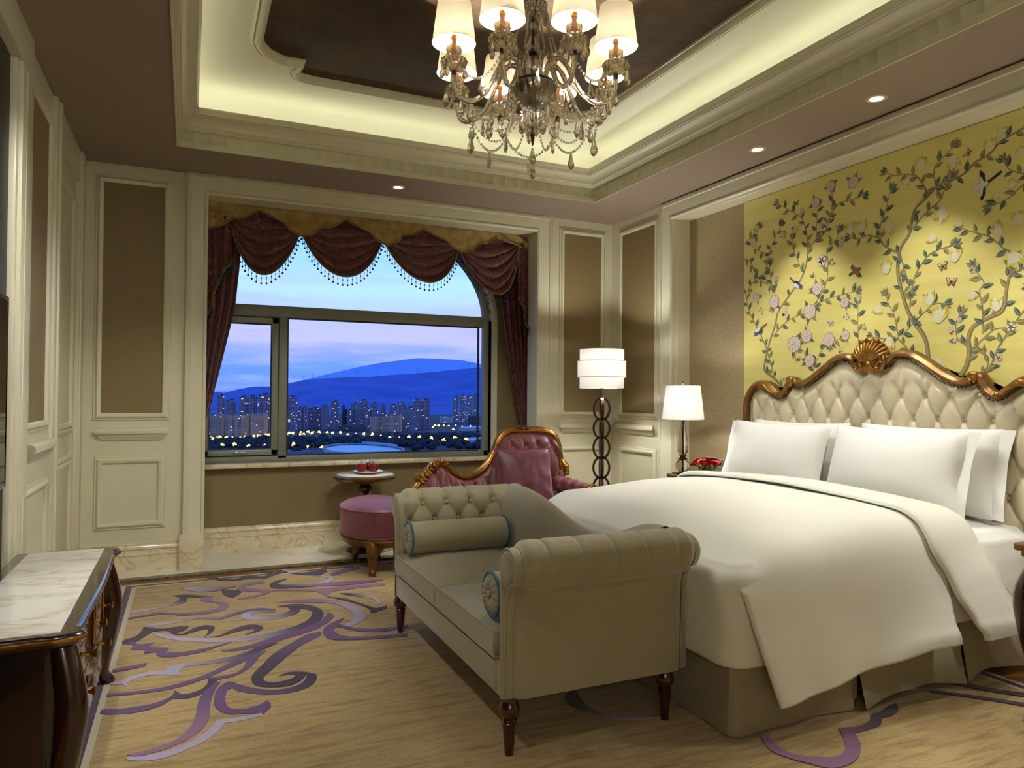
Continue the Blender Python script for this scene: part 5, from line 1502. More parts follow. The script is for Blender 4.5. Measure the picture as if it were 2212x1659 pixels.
def chest_side(u, v):
    """bombe body: u round the three visible sides, v up"""
    z = .12 + v * (czt - .035 - .12)
    b = .018 * math.sin(PI * v) - .010 * (1 - v)
    P = [(cx0 + .015, cy0 + .045), (-.325, cy0 + .045), (-.305, cy0 + .075), (-.305, cy1 - .075), (-.325, cy1 - .045), (cx0 + .015, cy1 - .045)]
    Ls = [0]
    for p, q in zip(P, P[1:]): Ls.append(Ls[-1] + math.hypot(q[0] - p[0], q[1] - p[1]))
    s = u * Ls[-1]
    i = 0
    while i < len(P) - 2 and s > Ls[i + 1]: i += 1
    t = (s - Ls[i]) / (Ls[i + 1] - Ls[i])
    x, y = P[i][0] + (P[i + 1][0] - P[i][0]) * t, P[i][1] + (P[i + 1][1] - P[i][1]) * t
    nx = 1 if 1 <= i <= 3 else 0; ny = -1 if i <= 1 else 1 if i >= 3 else 0
    return (x + nx * b * .3, y + ny * b * .6, z)
m.grid(chest_side, 60, 10)
m.box(cx0 + .015, -.33, cy0 + .06, cy1 - .06, .12, .16)
lac = NT('mirror_lacquer'); lac.set(Base_Color=lin('#160b07'), Roughness=.05, Coat_Weight=1.0, Coat_Roughness=.02, Specular_IOR_Level=1.0)
lac2 = NT('mirror_drawer'); lac2.set(Base_Color=lin('#6b4a2c'), Roughness=.04, Metallic=.75)
obj('body', m, MT['black_wood'], cs, 45)
dr = {}
for r_, (z0, z1) in enumerate(((.335, .515), (.145, .325))):
    for c_, (y0, y1) in enumerate(((2.455, 2.975), (2.985, 3.515))):
        m = MB(); m.box(-.312, -.2975, y0, y1, z0, z1, .002)
        dr[(r_, c_)] = obj('drawer', m, lac2.m, cs)
def knob(par, y, z, plate):
    m = MB()
    m.lathe([(.007, 0), (.006, .012), (.005, .020), (.010, .026), (.014, .032), (.014, .036), (.006, .040), (0, .040)], (-.2975, y, z), 18, Matrix.Rotation(R(90), 4, 'Y'))
    if plate:
        for i in range(-8, 9):
            m.sphere((-.2955, y, z + i * .0085), .0055 * (1 - .035 * abs(i)) + .0012 * (i % 2), 8, 6, (.5, 1.1, 1))
        m.sphere((-.2955, y, z), .013, 12, 8, (.35, 1, 1))
        for s in (-1, 1): m.sphere((-.296, y, z + s * .075), .006, 8, 6, (.4, .6, 1.8))
    obj('knob', m, MT['brass'], par, 50, label='brass knob on an ornate back plate' if plate else None)
knob(dr[(0, 1)], 3.02, .405, True); knob(dr[(0, 0)], 2.74, .385, False); knob(dr[(0, 0)], 2.50, .385, True); knob(dr[(1, 0)], 2.70, .275, False)
knob(dr[(0, 1)], 3.26, .405, True); knob(dr[(1, 1)], 3.2, .275, False)
def chest_leg(x, y, dx, dy):
    m = MB()
    P = [(x - dx * .01, y - dy * .01, czt - .035), (x + dx * .012, y + dy * .010, .44), (x + dx * .024, y + dy * .020, .34), (x + dx * .012, y + dy * .010, .22), (x - dx * .004, y - dy * .004, .11), (x - dx * .004, y - dy * .004, .05), (x + dx * .012, y + dy * .012, .02), (x + dx * .014, y + dy * .014, 0)]
    c = catmull(P, 5)
    rr = [interp([(0, .036), (.15, .040), (.32, .044), (.55, .034), (.75, .026), (.85, .025), (.94, .032), (1, .026)], i / (len(c) - 1)) for i in range(len(c))]
    m.tube(c, rr, 14)
    obj('leg', m, MT['mahogany'], cs, 60)
for x, y, dx, dy in ((-.315, cy0 + .065, 1, -1), (-.315, cy1 - .065, 1, 1), (-.585, cy0 + .065, -.2, -1), (-.585, cy1 - .065, -.2, 1)):
    chest_leg(x, y, dx, dy)
# television on the dark panel
tv = thing('television', (-.67, 2.72, .88), 'black wall television in a thin silver frame, cut off at the picture edge', 'television')
m = MB(); m.box(-.690, -.652, 2.05, 3.39, .875, 1.62, .004); obj('case', m, MT['black'], tv)
m = MB(); m.box(-.653, -.650, 2.07, 3.375, .90, 1.605); obj('screen', m, MT['screen'], tv)
m = MB(); m.rect_mold((-.652, 0, 0), LU, LV, LN, 2.055, 3.385, .880, 1.615, [(0, 0), (0, .004), (.005, .004), (.006, 0)]); obj('silver_bezel', m, MT['chrome'], tv, label='thin silver bezel')
# ------------------------------------------------------------------ curtains
VY = 5.83
def vs(x, z, y=VY):
    k = VY / 5.75
    return Vector((x * k, y, 1.25 + (z - 1.25) * k))
val = thing('curtain_valance', (1.45, VY, 2.1), 'plum velvet swag valance under a scalloped gold pelmet across the window', 'valance')
# gold pelmet with scalloped lower edge
low = [(-.03, 2.44), (.10, 2.452), (.20, 2.48), (.286, 2.546), (.37, 2.565), (.472, 2.634), (.56, 2.595), (.648, 2.558), (.70, 2.50), (.788, 2.463), (.87, 2.487), (.935, 2.549), (1.02, 2.56), (1.122, 2.634), (1.22, 2.588), (1.318, 2.551), (1.37, 2.49), (1.456, 2.457), (1.54, 2.487), (1.589, 2.547), (1.68, 2.565), (1.765, 2.626), (1.86, 2.58), (1.962, 2.548), (2.02, 2.49), (2.113, 2.457), (2.20, 2.487), (2.251, 2.545), (2.34, 2.565), (2.426, 2.622), (2.53, 2.588), (2.629, 2.573), (2.70, 2.535), (2.80, 2.49)]
m = MB()
n = 260
def pel(u, v):
    x = -.03 + u * 2.83
    zb = interp(low, x)
    z = 2.74 + (zb - 2.74) * v
    d = .012 * noise.noise(Vector((x * 5, z * 9, 0))) + .010 * math.sin(x * 9.2) * v
    if x > 2.45: d += .014 * math.sin((z + x * .6) * 60)
    p = vs(x, z)
    return p + Vector((0, -.035 - d - .012 * v, 0))
m.grid(pel, n, 14)
pe = obj('gold_pelmet', m, MT['gold_satin'], val, 60)
m = MB(); m.tube([pel(i / n, 1) + Vector((0, -.004, 0)) for i in range(n + 1)], .0085, 6); obj('braid', m, MT['gold_braid'], pe)
beads = []
def swag(xl, zl, xr, zr, xb, zb, up, skew=0):
    """crescent of folds between two gathers"""
    m = MB()
    cxm = (xl + xr) / 2
    def P(u, v):
        a = 2 * u - 1
        base = zl + (zr - zl) * u
        dep = (base - zb)
        vv = -up + (1 + up) * v
        pr = (1 - abs(a) ** 2.0)
        x = xl + (xr - xl) * u
        # the folds slide outwards with depth
        x = cxm + (x - cxm) * (1 + .0 * v) + (xb - cxm) * pr * max(0, vv)
        z = base - dep * vv * pr ** (.80 if vv > 0 else 1.0)
        g = 1 - pr
        fold = 2 * abs(math.sin(v * PI * 5.4 + .5 * math.sin(a * 3) + .3 * a)) ** .6 - 1
        dd = .075 * (fold * .5 + .5) * (sstep(.12, .35, v)) * (1 - .55 * abs(a) ** 3) + .05 * pr * max(0, vv) ** .7
        z -= .012 * fold * pr * sstep(.2, .4, v) * (1 - sstep(.9, 1, v))
        return vs(x, z) + Vector((0, -dd + .006, 0))
    m.grid(P, 56, 70)
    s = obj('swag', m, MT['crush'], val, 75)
    m = MB(); pts = [P(i / 56, 1) + Vector((0, -.004, -.002)) for i in range(57)]
    m.tube(pts, .0065, 6); obj('braid', m, MT['gold_braid'], s)
    # bead fringe
    m = MB()
    d = 0; nxt = .012
    for a, b in zip(pts, pts[1:]):
        L = (b - a).length
        while nxt <= d + L:
            p = a.lerp(b, (nxt - d) / L)
            m.tube([p, p + Vector((0, 0, -.062))], .0012, 4)
            m.sphere(p + Vector((0, 0, -.030)), .0042, 6, 6, (1, 1, 2.2))
            m.sphere(p + Vector((0, 0, -.070)), .0082, 8, 6)
            nxt += .0385
        d += L
    obj('bead_fringe', m, MT['bead'], s)
    return s
swag(.268, 2.56, .778, 2.53, .50, 2.140, .30)
swag(.782, 2.53, 1.425, 2.53, 1.11, 2.170, .36)
swag(1.428, 2.525, 2.085, 2.525, 1.79, 2.175, .34)
swag(2.078, 2.525, 2.640, 2.59, 2.41, 2.115, .14)
# jabots (stepped tails) at both ends
def jabot(x0, x1, sgn, zt, steps):
    m = MB()
    def P(u, v):
        x = x0 + (x1 - x0) * u
        lowz = interp(steps, u)
        z = zt + (lowz - zt) * v
        fold = math.sin(u * 2 * PI * 3.0 + .4)
        return vs(x, z) + Vector((0, -.045 - .022 * fold * (.4 + .6 * v) , 0))
    m.grid(P, 60, 40)
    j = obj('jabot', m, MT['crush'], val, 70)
    for k, off in enumerate((0,)):
        m = MB(); pts = [P(i / 60, 1) + Vector((0, -.012 - .004 * k, off + .0)) for i in range(0, 61) if (i // 20) % 3 == k or off == 0]
        m.tube(pts, .010, 6, flat=1.6)
        b = obj('braid', m, MT['gold_braid'], j)
        m = MB()
        for p in pts[::2]:
            m.tube([p, p + Vector((0, 0, -.045))], .0012, 4); m.sphere(p + Vector((0, 0, -.03)), .004, 6, 5, (1, 1, 2)); m.sphere(p + Vector((0, 0, -.052)), .0068, 8, 6)
        obj('bead_fringe', m, MT['bead'], b)
jabot(.09, .285, 1, 2.56, [(0, 1.76), (.33, 1.90), (.36, 2.0), (.66, 2.12), (.70, 2.16), (1, 2.24)])
jabot(2.80, 2.63, 1, 2.60, [(0, 1.55), (.33, 1.72), (.36, 1.80), (.66, 1.95), (.70, 2.02), (1, 2.10)])
# tied-back side curtains
def drape(name, inner, outer, label):
    t = thing(name, ((inner[-1][1] + outer) / 2, 5.88, .2), label, 'curtain', 'side curtains of the bay window')
    m = MB()
    def P(u, v):
        z = 2.72 + (.70 - 2.72) * v
        xi = interp(inner, -z)
        x = outer + (xi - outer) * u
        nf = 5.5
        amp = .030 * (.5 + .5 * min(1, abs(xi - outer) / .25))
        return Vector((x, 5.905 + amp * math.sin(u * 2 * PI * nf + .5 * math.sin(v * 4)) + .008 * math.sin(u * 31 + v * 9), z))
    m.grid(P, 90, 60)
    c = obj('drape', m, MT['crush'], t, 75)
    return t
kx = 5.9 / 5.85
drape('curtain', [(-2.75, .38), (-2.232, .352), (-1.939, .325), (-1.80, .300), (-1.40, .214), (-1.13, .152), (-1.035, .120), (-.70, .08)], .015, 'plum crushed velvet curtain on the left side of the window')
drape('curtain', [(-2.75, 2.53), (-2.118, 2.56), (-1.858, 2.592), (-1.545, 2.642), (-1.199, 2.705), (-.951, 2.772), (-.70, 2.81)], 2.872, 'plum crushed velvet curtain on the right side of the window')

# ------------------------------------------------------------------ chandelier
hx, hy = 1.443, 2.98
cd = thing('chandelier', (hx, hy, 2.27), 'eight-armed crystal chandelier with small cream shades under the ceiling', 'chandelier')
m = MB()
z = 3.225
while z > 3.085:
    for rot in (0, PI / 2):
        pts = [Vector((hx + .008 * math.cos(a) * math.cos(rot), hy + .008 * math.cos(a) * math.sin(rot), z - .013 + .014 * math.sin(a))) for a in [2 * PI * i / 10 for i in range(10)]]
        m.tube(pts, .0025, 5, closed=True)
        z -= .021
obj('chain', m, MT['dark_bronze'], cd)
m = MB(); m.lathe([(0, 3.215), (.06, 3.215), (.055, 3.19), (.02, 3.175), (0, 3.17)], (hx, hy, 0), 24); obj('ceiling_rose', m, MT['dark_bronze'], cd)
ribs = lambda nn, amp, tw=0: (lambda a, z: 1 + amp * math.cos(nn * a + tw * z))
m = MB(); m.lathe([(.014, 3.085), (.045, 3.082), (.064, 3.068), (.062, 3.050), (.045, 3.022), (.024, 3.0), (.012, 2.992)], (hx, hy, 0), 72, None, ribs(18, .05, 30)); obj('glass_dish', m, MT['crystal'], cd)
m = MB(); m.lathe([(.012, 2.992), (.026, 2.985), (.026, 2.975), (.019, 2.955), (.016, 2.93), (.02, 2.905), (.031, 2.882), (.035, 2.865), (.028, 2.850), (.016, 2.845)], (hx, hy, 0), 48, None, ribs(12, .03)); obj('glass_baluster', m, MT['crystal'], cd)
m = MB(); m.lathe([(.016, 2.826), (.030, 2.815), (.036, 2.795), (.030, 2.775), (.020, 2.755), (.017, 2.73), (.024, 2.71), (.024, 2.70)], (hx, hy, 0), 48, None, ribs(12, .03)); obj('glass_baluster', m, MT['crystal'], cd)
m = MB(); m.lathe([(.014, 2.846), (.022, 2.842), (.022, 2.830), (.014, 2.826)], (hx, hy, 0), 20); m.tube([(hx, hy, 3.09), (hx, hy, 2.43)], .005, 8); m.lathe([(.004, 2.70), (.006, 2.70)], (hx, hy, 0), 8); obj('centre_rod', m, MT['dark_bronze'], cd)
m = MB(); m.lathe([(0, 2.700), (.100, 2.700), (.104, 2.694), (.100, 2.688), (.096, 2.668), (.080, 2.640), (.055, 2.618), (.02, 2.606), (0, 2.606)], (hx, hy, 0), 72, None, lambda a, z: 1 + (.025 * math.cos(24 * a + 60 * z) if z < 2.685 else 0)); obj('metal_bowl', m, MT['purple_metal'], cd)
m = MB(); m.lathe([(.112, 2.682), (.106, 2.652), (.088, 2.622), (.060, 2.600), (.025, 2.588), (.012, 2.586), (.012, 2.592), (.055, 2.606), (.082, 2.628), (.099, 2.656), (.104, 2.682)], (hx, hy, 0), 96, None, lambda a, z: 1 + .03 * math.cos(24 * a + 60 * z)); obj('glass_bowl', m, MT['crystal'], cd)
m = MB(); m.lathe([(.012, 2.585), (.040, 2.578), (.052, 2.560), (.048, 2.545), (.030, 2.52), (.036, 2.50), (.026, 2.478), (.012, 2.465)], (hx, hy, 0), 60, None, ribs(14, .05)); obj('lower_bell', m, MT['crystal'], cd)
m = MB(); m.lathe([(.010, 2.465), (.012, 2.455), (.008, 2.45), (.011, 2.443), (.007, 2.438), (.009, 2.430), (.005, 2.424), (.006, 2.418), (0, 2.405)], (hx, hy, 0), 16); obj('finial', m, MT['dark_bronze'], cd)
# crystal drop prototype mesh
def drop_mesh(s=1.35):
    m = MB()
    m.lathe([(0, 0), (.004 * s, -.004 * s), (.0085 * s, -.024 * s), (.0125 * s, -.036 * s), (.0095 * s, -.046 * s), (.004 * s, -.052 * s), (0, -.054 * s)], (0, 0, 0), 8)
    bmesh.ops.scale(m.bm, vec=(1, .55, 1), verts=m.bm.verts)
    return m
def finish_mesh(name, m, mat, smooth=False):
    bmesh.ops.remove_doubles(m.bm, verts=m.bm.verts, dist=1e-6)
    bmesh.ops.recalc_face_normals(m.bm, faces=m.bm.faces)
    me = bpy.data.meshes.new(name); m.bm.to_mesh(me); m.bm.free(); me.materials.append(mat)
    for p in me.polygons: p.use_smooth = smooth
    return me
DROP = finish_mesh('crystal_drop', drop_mesh(1.2), MT['crystal'])
DROPL = finish_mesh('crystal_drop_large', drop_mesh(1.55), MT['crystal'])
def drop(p, par, large=False, rz=0):
    o = bpy.data.objects.new('crystal_drop', DROPL if large else DROP); COL.objects.link(o)
    o.parent = par; o.location = Vector(p) - root_loc(par); o.rotation_euler.z = rz
    return o
def strand(pts_fn, n, r=.0048):
    m = MB()
    for i in range(n + 1):
        m.sphere(pts_fn(i / n), r, 8, 5)
    return m
ARM = [(.060, 2.690), (.064, 2.745), (.080, 2.785), (.108, 2.800), (.138, 2.790), (.165, 2.755), (.195, 2.690), (.230, 2.625), (.275, 2.580), (.320, 2.563), (.362, 2.575), (.386, 2.615), (.390, 2.655), (.390, 2.672)]
arms = []
for k in range(8):
    a = k * PI / 4
    ca, sa = math.cos(a), math.sin(a)
    def W(r, z): return Vector((hx + r * ca, hy + r * sa, z))
    m = MB()
    c = catmull([W(r, z) for r, z in ARM], 8)
    # twisted glass rope: star section turning along the arm
    rows = []
    side = Vector((-sa, ca, 0))
    for i, p in enumerate(c):
        t = ((c[min(i + 1, len(c) - 1)]) - c[max(i - 1, 0)]).normalized()
        u = side; v = u.cross(t).normalized()
        rows.append([m.bm.verts.new(p + (u * math.cos(b) + v * math.sin(b)) * (.0105 + .0014 * math.cos(4 * b + i * .55))) for b in [2 * PI * j / 16 for j in range(16)]])
    for i in range(len(rows) - 1):
        for j in range(16): m._f([rows[i][j], rows[i][(j + 1) % 16], rows[i + 1][(j + 1) % 16], rows[i + 1][j]])
    m._f(rows[0][::-1]); m._f(rows[-1])
    ao = obj('arm', m, MT['crystal'], cd, 60)
    px, py = hx + .390 * ca, hy + .390 * sa
    m = MB(); m.lathe([(.011, 2.662), (.013, 2.668), (.011, 2.674), (.013, 2.680), (.010, 2.686)], (px, py, 0), 16); obj('arm_ferrule', m, MT['dark_bronze'], ao)
    m = MB(); m.lathe([(.012, 2.684), (.034, 2.690), (.052, 2.704), (.058, 2.720), (.054, 2.732), (.049, 2.737), (.048, 2.732), (.050, 2.720), (.044, 2.708), (.028, 2.698), (.012, 2.694)], (px, py, 0), 72, None, lambda an, z: 1 + (.06 * math.cos(14 * an) if z > 2.688 else 0)); obj('bobeche', m, MT['crystal'], ao)
    m = MB(); m.lathe([(.013, 2.735), (.020, 2.738), (.020, 2.742), (.014, 2.746), (.018, 2.750), (.030, 2.758), (.036, 2.772), (.034, 2.786), (.031, 2.786), (.033, 2.772), (.027, 2.761), (.012, 2.754)], (px, py, 0), 40, None, lambda an, z: 1 + (.04 * math.cos(6 * an) if z > 2.768 else 0)); obj('candle_cup', m, MT['crystal'], ao)
    m = MB(); m.lathe([(.010, 2.742), (.0105, 2.742), (.0105, 2.826), (.0, 2.826)], (px, py, 0), 20); obj('candle_sleeve', m, MT['candle'], ao, 40)
    m = MB(); m.lathe([(.0135, 2.822), (.0145, 2.824), (.0135, 2.832), (.0145, 2.834), (.012, 2.840)], (px, py, 0), 20)
    for b in (0.5, 0.5 + 2 * PI / 3, .5 + 4 * PI / 3): m.tube([(px + .012 * math.cos(b), py + .012 * math.sin(b), 2.832), (px + .094 * math.cos(b), py + .094 * math.sin(b), 2.812)], .0013, 5)
    obj('shade_holder', m, MT['brass'], ao)
    m = MB(); m.sphere((px, py, 2.862), .014, 12, 10, (1, 1, 1.6)); obj('bulb', m, MT['bulb'], ao)
    m = MB(); m.lathe([(.0965, 2.805), (.074, 2.985)], (px, py, 0), 48)
    for f in [f for f in m.bm.faces if len(f.verts) > 4]: m.bm.faces.remove(f)
    m.tube([(px + .0965 * math.cos(2 * PI * i / 48), py + .0965 * math.sin(2 * PI * i / 48), 2.806) for i in range(48)], .0018, 5, closed=True)
    obj('lamp_shade', m, MT['shade_chand'], ao, 60)
    point('chandelier_light', (px, py, 2.850), LAMP_CHAND, WARM, .018)
    # five drops round each bobeche
    for j in range(5):
        b = a + R(36) + j * 2 * PI / 5
        drop((px + .054 * math.cos(b), py + .054 * math.sin(b), 2.718), ao, j == 0, b)
    drop(W(.31, 2.552), ao, True, a)
    m = MB(); m.tube([W(.31, 2.553) + Vector((0, 0, .016 * math.sin(t) - .0)) + Vector((ca, sa, 0)) * .014 * math.cos(t) for t in [2 * PI * i / 16 for i in range(16)]], .0016, 5, closed=True); obj('hook_ring', m, MT['chrome'], ao)
    # upper strand from the top dish down to the arm
    A_, B_ = W(.058, 3.055), W(.125, 2.800)
    m = strand(lambda t: A_.lerp(B_, t) + Vector((0, 0, -.03 * math.sin(PI * t))), 24, .0055); obj('bead_strand', m, MT['crystal'], cd)
    # strand to the next bobeche
    a2 = a + PI / 4
    C_, D_ = W(.36, 2.705), Vector((hx + .36 * math.cos(a2), hy + .36 * math.sin(a2), 2.705))
    m = strand(lambda t: C_.lerp(D_, t) + Vector((0, 0, -.085 * (1 - (2 * t - 1) ** 2))), 18, .0066); obj('bead_strand', m, MT['crystal'], cd)
    mid = C_.lerp(D_, .5) + Vector((0, 0, -.088)); drop(mid, cd, True, a)
    # lower swag between the arm bottoms
    C2, D2 = W(.31, 2.545), Vector((hx + .31 * math.cos(a2), hy + .31 * math.sin(a2), 2.545))
    m = strand(lambda t: C2.lerp(D2, t) + Vector((0, 0, -.095 * (1 - (2 * t - 1) ** 2))), 18, .0066); obj('bead_strand', m, MT['crystal'], cd)
    mid = C2.lerp(D2, .5) + Vector((0, 0, -.098)); drop(mid, cd, True, a)
    # inner strand to the finial
    E2, F2 = W(.30, 2.545), W(.055, 2.555)
    m = strand(lambda t: E2.lerp(F2, t) + Vector((0, 0, -.10 * math.sin(PI * t))), 18, .006); obj('bead_strand', m, MT['crystal'], cd)
    drop(W(.06, 3.045), cd, False, a); drop(W(.052, 2.552), cd, True, a); drop(W(.10, 2.665), cd, False, a)
drop((hx, hy, 2.40), cd, True); drop((hx, hy, 2.335), cd, True)

# ------------------------------------------------------------------ recessed downlights
def downlight(x, y, label, power, ang=62, col=WARM2, nm='bed_beam'):
    t = thing('downlight', (x, y, ZC - .012), label, 'downlight', 'recessed ceiling spotlights')
    m = MB(); m.lathe([(.034, ZC - .001), (.034, ZC - .005), (.040, ZC - .007), (.050, ZC - .006), (.053, ZC - .001)], (x, y, 0), 36); obj('ring', m, MT['cream'], t)
    m = MB(); m.lathe([(0, ZC - .003), (.034, ZC - .003), (.034, ZC - .001), (0, ZC - .001)], (x, y, 0), 28); obj('lens', m, MT['downlight'], t)
    spot(nm, (x, y, ZC - .02), power, col, ang, .5, .03)
downlight(1.432, 5.291, 'small bright recessed spotlight in the soffit above the window curtain', SPOT_WIN, 44, nm='window_beam')
downlight(3.269, 3.481, 'recessed spotlight in the side soffit, the one farther from the picture edge', SPOT_BED, 78)
downlight(3.269, 2.619, 'larger-looking recessed spotlight in the side soffit over the headboard', SPOT_BED, 78)
for y in (1.757,):
    spot('bed_beam', (3.269, y, ZC - .02), SPOT_BED, WARM2, 78, .5, .03)
# added spots without fittings, out of view, to brighten the left side and sofa
for x, y, p, tx_, ty_ in ((-.36, 2.6, SPOT_LEFT, 0, 34), (-.36, 1.5, SPOT_LEFT * .75, 0, 12)):
    spot('rear_fill' if y < .6 else 'left_fill', (x, y, ZC - .02), p, WARM2, 80, .7, .04, (R(ty_), 0, 0))
a_ = spot('sofa_fill', (-.36, 3.0, ZC - .02), SPOT_LEFT * .55, WARM2, 44, .6, .04)  # added spot aimed at the seat to brighten it
a_.rotation_euler = (Vector((1.25, 3.05, .4)) - Vector((-.36, 3.0, ZC))).to_track_quat('-Z', 'Y').to_euler()
a_ = spot('rear_fill', (1.45, .55, ZC - .02), SPOT_REAR, WARM2, 60, .8, .04)  # added spot that brightens the left wall from the front
a_.rotation_euler = (Vector((-.65, 3.9, 1.1)) - Vector((1.45, .55, ZC))).to_track_quat('-Z', 'Y').to_euler()
# cove light: fluorescent strips in the tray trough
for nm, x, y, sx, rz in (('f', (TX0 + TX1) / 2, TY1 + .06, TX1 - TX0, 0), ('n', (TX0 + TX1) / 2, TY0 - .06, TX1 - TX0, 0), ('l', TX0 - .06, (TY0 + TY1) / 2, TY1 - TY0, PI / 2), ('r', TX1 + .06, (TY0 + TY1) / 2, TY1 - TY0, PI / 2)):
    area('cove_light', (x, y, zb1 + .083), sx, .03, COVE * sx, (.98, 1, .80), (PI, 0, rz))

# unseen point lights added behind the camera as ambient fill, no lamp modelled
for x, y in ((.15, -1.4), (-.40, -.9)):
    point('rear_fill_light', (x, y, 1.75), FILL_REAR, WARM2, .16)
# ------------------------------------------------------------------ rug
DYE = {'D': lin('#2c1136'), 'P': lin('#5d3a72'), 'L': lin('#b4a8c6'), 'M': lin('#8d6288')}
RX0, RX1, RY0, RY1 = -.372, 3.36, -1.2, 5.262
def colour_attr(me, cols):
    ca = me.color_attributes.new('dye', 'FLOAT_COLOR', 'POINT')
    for i, c in enumerate(cols): ca.data[i].color = c
rg = MB()
cols = []
def addv(p, c):
    v = rg.bm.verts.new(p); cols.append(c); return v
TAN = (0, 0, 0, 0)
def flat(pts, z, c):
    return rg.bm.faces.new([addv((x, y, z), c) for x, y in pts])
PUR = lin('#3f1f4c'); CRM = lin('#c9bfa6')
h = 0
b0, b1, b2 = .026, .062, .087
# field, border bands, pile edge
a4 = lambda d: [(RX0 + d, RY0 + d), (RX1 - d, RY0 + d), (RX1 - d, RY1 - d), (RX0 + d, RY1 - d)]
flat(a4(b2), h, TAN)
for d0, d1, c in ((0, b0, CRM), (b0, b1, PUR), (b1, b2, CRM)):
    A_, B_ = a4(d0), a4(d1)
    for k in range(4):
        flat([A_[k], A_[(k + 1) % 4], B_[(k + 1) % 4], B_[k]], h, c)
A_ = a4(0)
for k in range(4):
    p, q = A_[k], A_[(k + 1) % 4]
    rg.bm.faces.new([addv((p[0], p[1], -.012), PUR), addv((q[0], q[1], -.012), PUR), addv((q[0], q[1], h), PUR), addv((p[0], p[1], h), PUR)])
def smooth_poly(P):
    n = len(P); out = []
    V = [Vector((a, b, 0)) for a, b in P]
    sharp = []
    for i in range(n):
        d1, d2 = V[i] - V[i - 1], V[(i + 1) % n] - V[i]
        sharp.append(d1.length < 1e-6 or d2.length < 1e-6 or d1.angle(d2) > R(68))
    for i in range(n):
        p1, p2 = V[i], V[(i + 1) % n]
        p0 = V[i - 1] if not sharp[i] else p1 * 2 - p2
        p3 = V[(i + 2) % n] if not sharp[(i + 1) % n] else p2 * 2 - p1
        for k in range(5):
            t = k / 5
            out.append(.5 * ((2 * p1) + (p2 - p0) * t + (2 * p0 - 5 * p1 + 4 * p2 - p3) * t * t + (3 * p1 - p0 - 3 * p2 + p3) * t ** 3))
    return [(p.x, p.y) for p in out]
def mixc(a, b, t): return tuple(a[i] + (b[i] - a[i]) * t for i in range(3)) + (1,)
stroke_faces = []
for k, (ca, cb, P) in enumerate(RUG_STROKES):
    S_ = smooth_poly(P)
    p0 = Vector(P[0]); far = max(P, key=lambda q: (Vector(q) - p0).length)
    d = Vector(far) - p0; L2 = d.length_squared
    zz = h + .0022 + .00006 * k
    vs_ = []
    for x, y in S_:
        t = min(1, max(0, (Vector((x, y)) - p0).dot(d) / L2))
        c = mixc(DYE[ca], DYE[cb], sstep(.15, .75, t))
        vs_.append(addv((x, y, zz), c))
    from mathutils.geometry import tessellate_polygon
    for tri in tessellate_polygon([[Vector((x, y, 0)) for x, y in S_]]):
        try: rg.bm.faces.new([vs_[i] for i in tri])
        except ValueError: pass
    lowv = [addv((x, y, h - .001), lin('#54391d')[:3] + (1,)) for x, y in S_]
    n = len(vs_)
    for i in range(n): rg.bm.faces.new([vs_[i], vs_[(i + 1) % n], lowv[(i + 1) % n], lowv[i]])
rg.bm.verts.index_update()
bmesh.ops.recalc_face_normals(rg.bm, faces=rg.bm.faces)
me = bpy.data.meshes.new('rug'); rg.bm.to_mesh(me); rg.bm.free()
colour_attr(me, [c if len(c) == 4 else tuple(c) + (1,) for c in cols])
t = NT('wool_rug')
v = t.coords((1, 1, 1))
st = t.noise(t.coords((1.1, 9, 1)), 3.2, 8, .72, .3)
fine = t.noise(t.coords((9, 42, 1)), 6, 4, .7)
base = t.ramp(st, [(.30, lin('#6f4f22')), (.43, lin('#a3834c')), (.55, lin('#c2a66e')), (.66, lin('#a17c40')), (.78, lin('#7f5f2e'))])
base = t.mix(.28, base, t.ramp(fine, [(.3, lin('#5e4420')), (.7, lin('#d9c08a'))]))
at = t.n('ShaderNodeVertexColor'); at.layer_name = 'dye'
nz2 = t.noise(v, 260, 2)
dye = t.mix(t.ramp(nz2, [(.4, (0, 0, 0)), (.75, (.10, .10, .10))]), at.outputs['Color'], lin('#c9b9d0'))
t.base(t.mix(at.outputs['Alpha'], base, dye))
t.set(Roughness=.95, Sheen_Weight=.25)
t.bump(t.noise(v, 420, 3), .6, .004)
me.materials.append(t.m)
ro = bpy.data.objects.new('rug', me); COL.objects.link(ro)
prop(ro, 'tan wool rug with carved purple and lilac scrolls under the bed and settee', 'rug')

# ------------------------------------------------------------------ mural (hand-painted silk panel)
MX = 3.690
mm = MB()
silk = NT('yellow_silk')
v = silk.coords((1, .5, 6))
f = silk.noise(v, 3.0, 6, .6)
silk.base(silk.ramp(f, [(.35, lin('#dccd70')), (.65, lin('#e2d67e'))])); silk.set(Roughness=.5, Sheen_Weight=.3)
silk.bump(silk.noise(silk.coords((1, 3, 90)), 8, 3), .08, .001)
cols_m = [silk.m] + [plain(nm, c, .6) for nm, c in (('bark', '#7d6b44'), ('bark_light', '#a39160'), ('leaf_blue', '#55685c'), ('leaf_olive', '#8c8a4a'), ('leaf_light', '#a9b08a'), ('petal_pink', '#dccabb'), ('petal_shade', '#8f6570'), ('petal_white', '#ddd8b4'), ('petal_yellow', '#d2b93f'), ('bird_blue', '#46588a'), ('bird_black', '#23262a'), ('bird_white', '#dcdcd0'), ('bird_brown', '#7d5230'), ('stamen', '#7a4a58'), ('leaf_dark', '#3a4c48'))]
BARK, BARKL, LB, LO_, LL, PK, PS, PW, PY, BB, BK, BW, BN_, SA, LD = range(1, 16)
mm.mi = 0; mm.box(MX, 3.697, 1.79, 4.058, .04, 2.668)
def P3(y, z, d): return (MX - d, y, z)
rm = random.Random(5)
layer = [0]
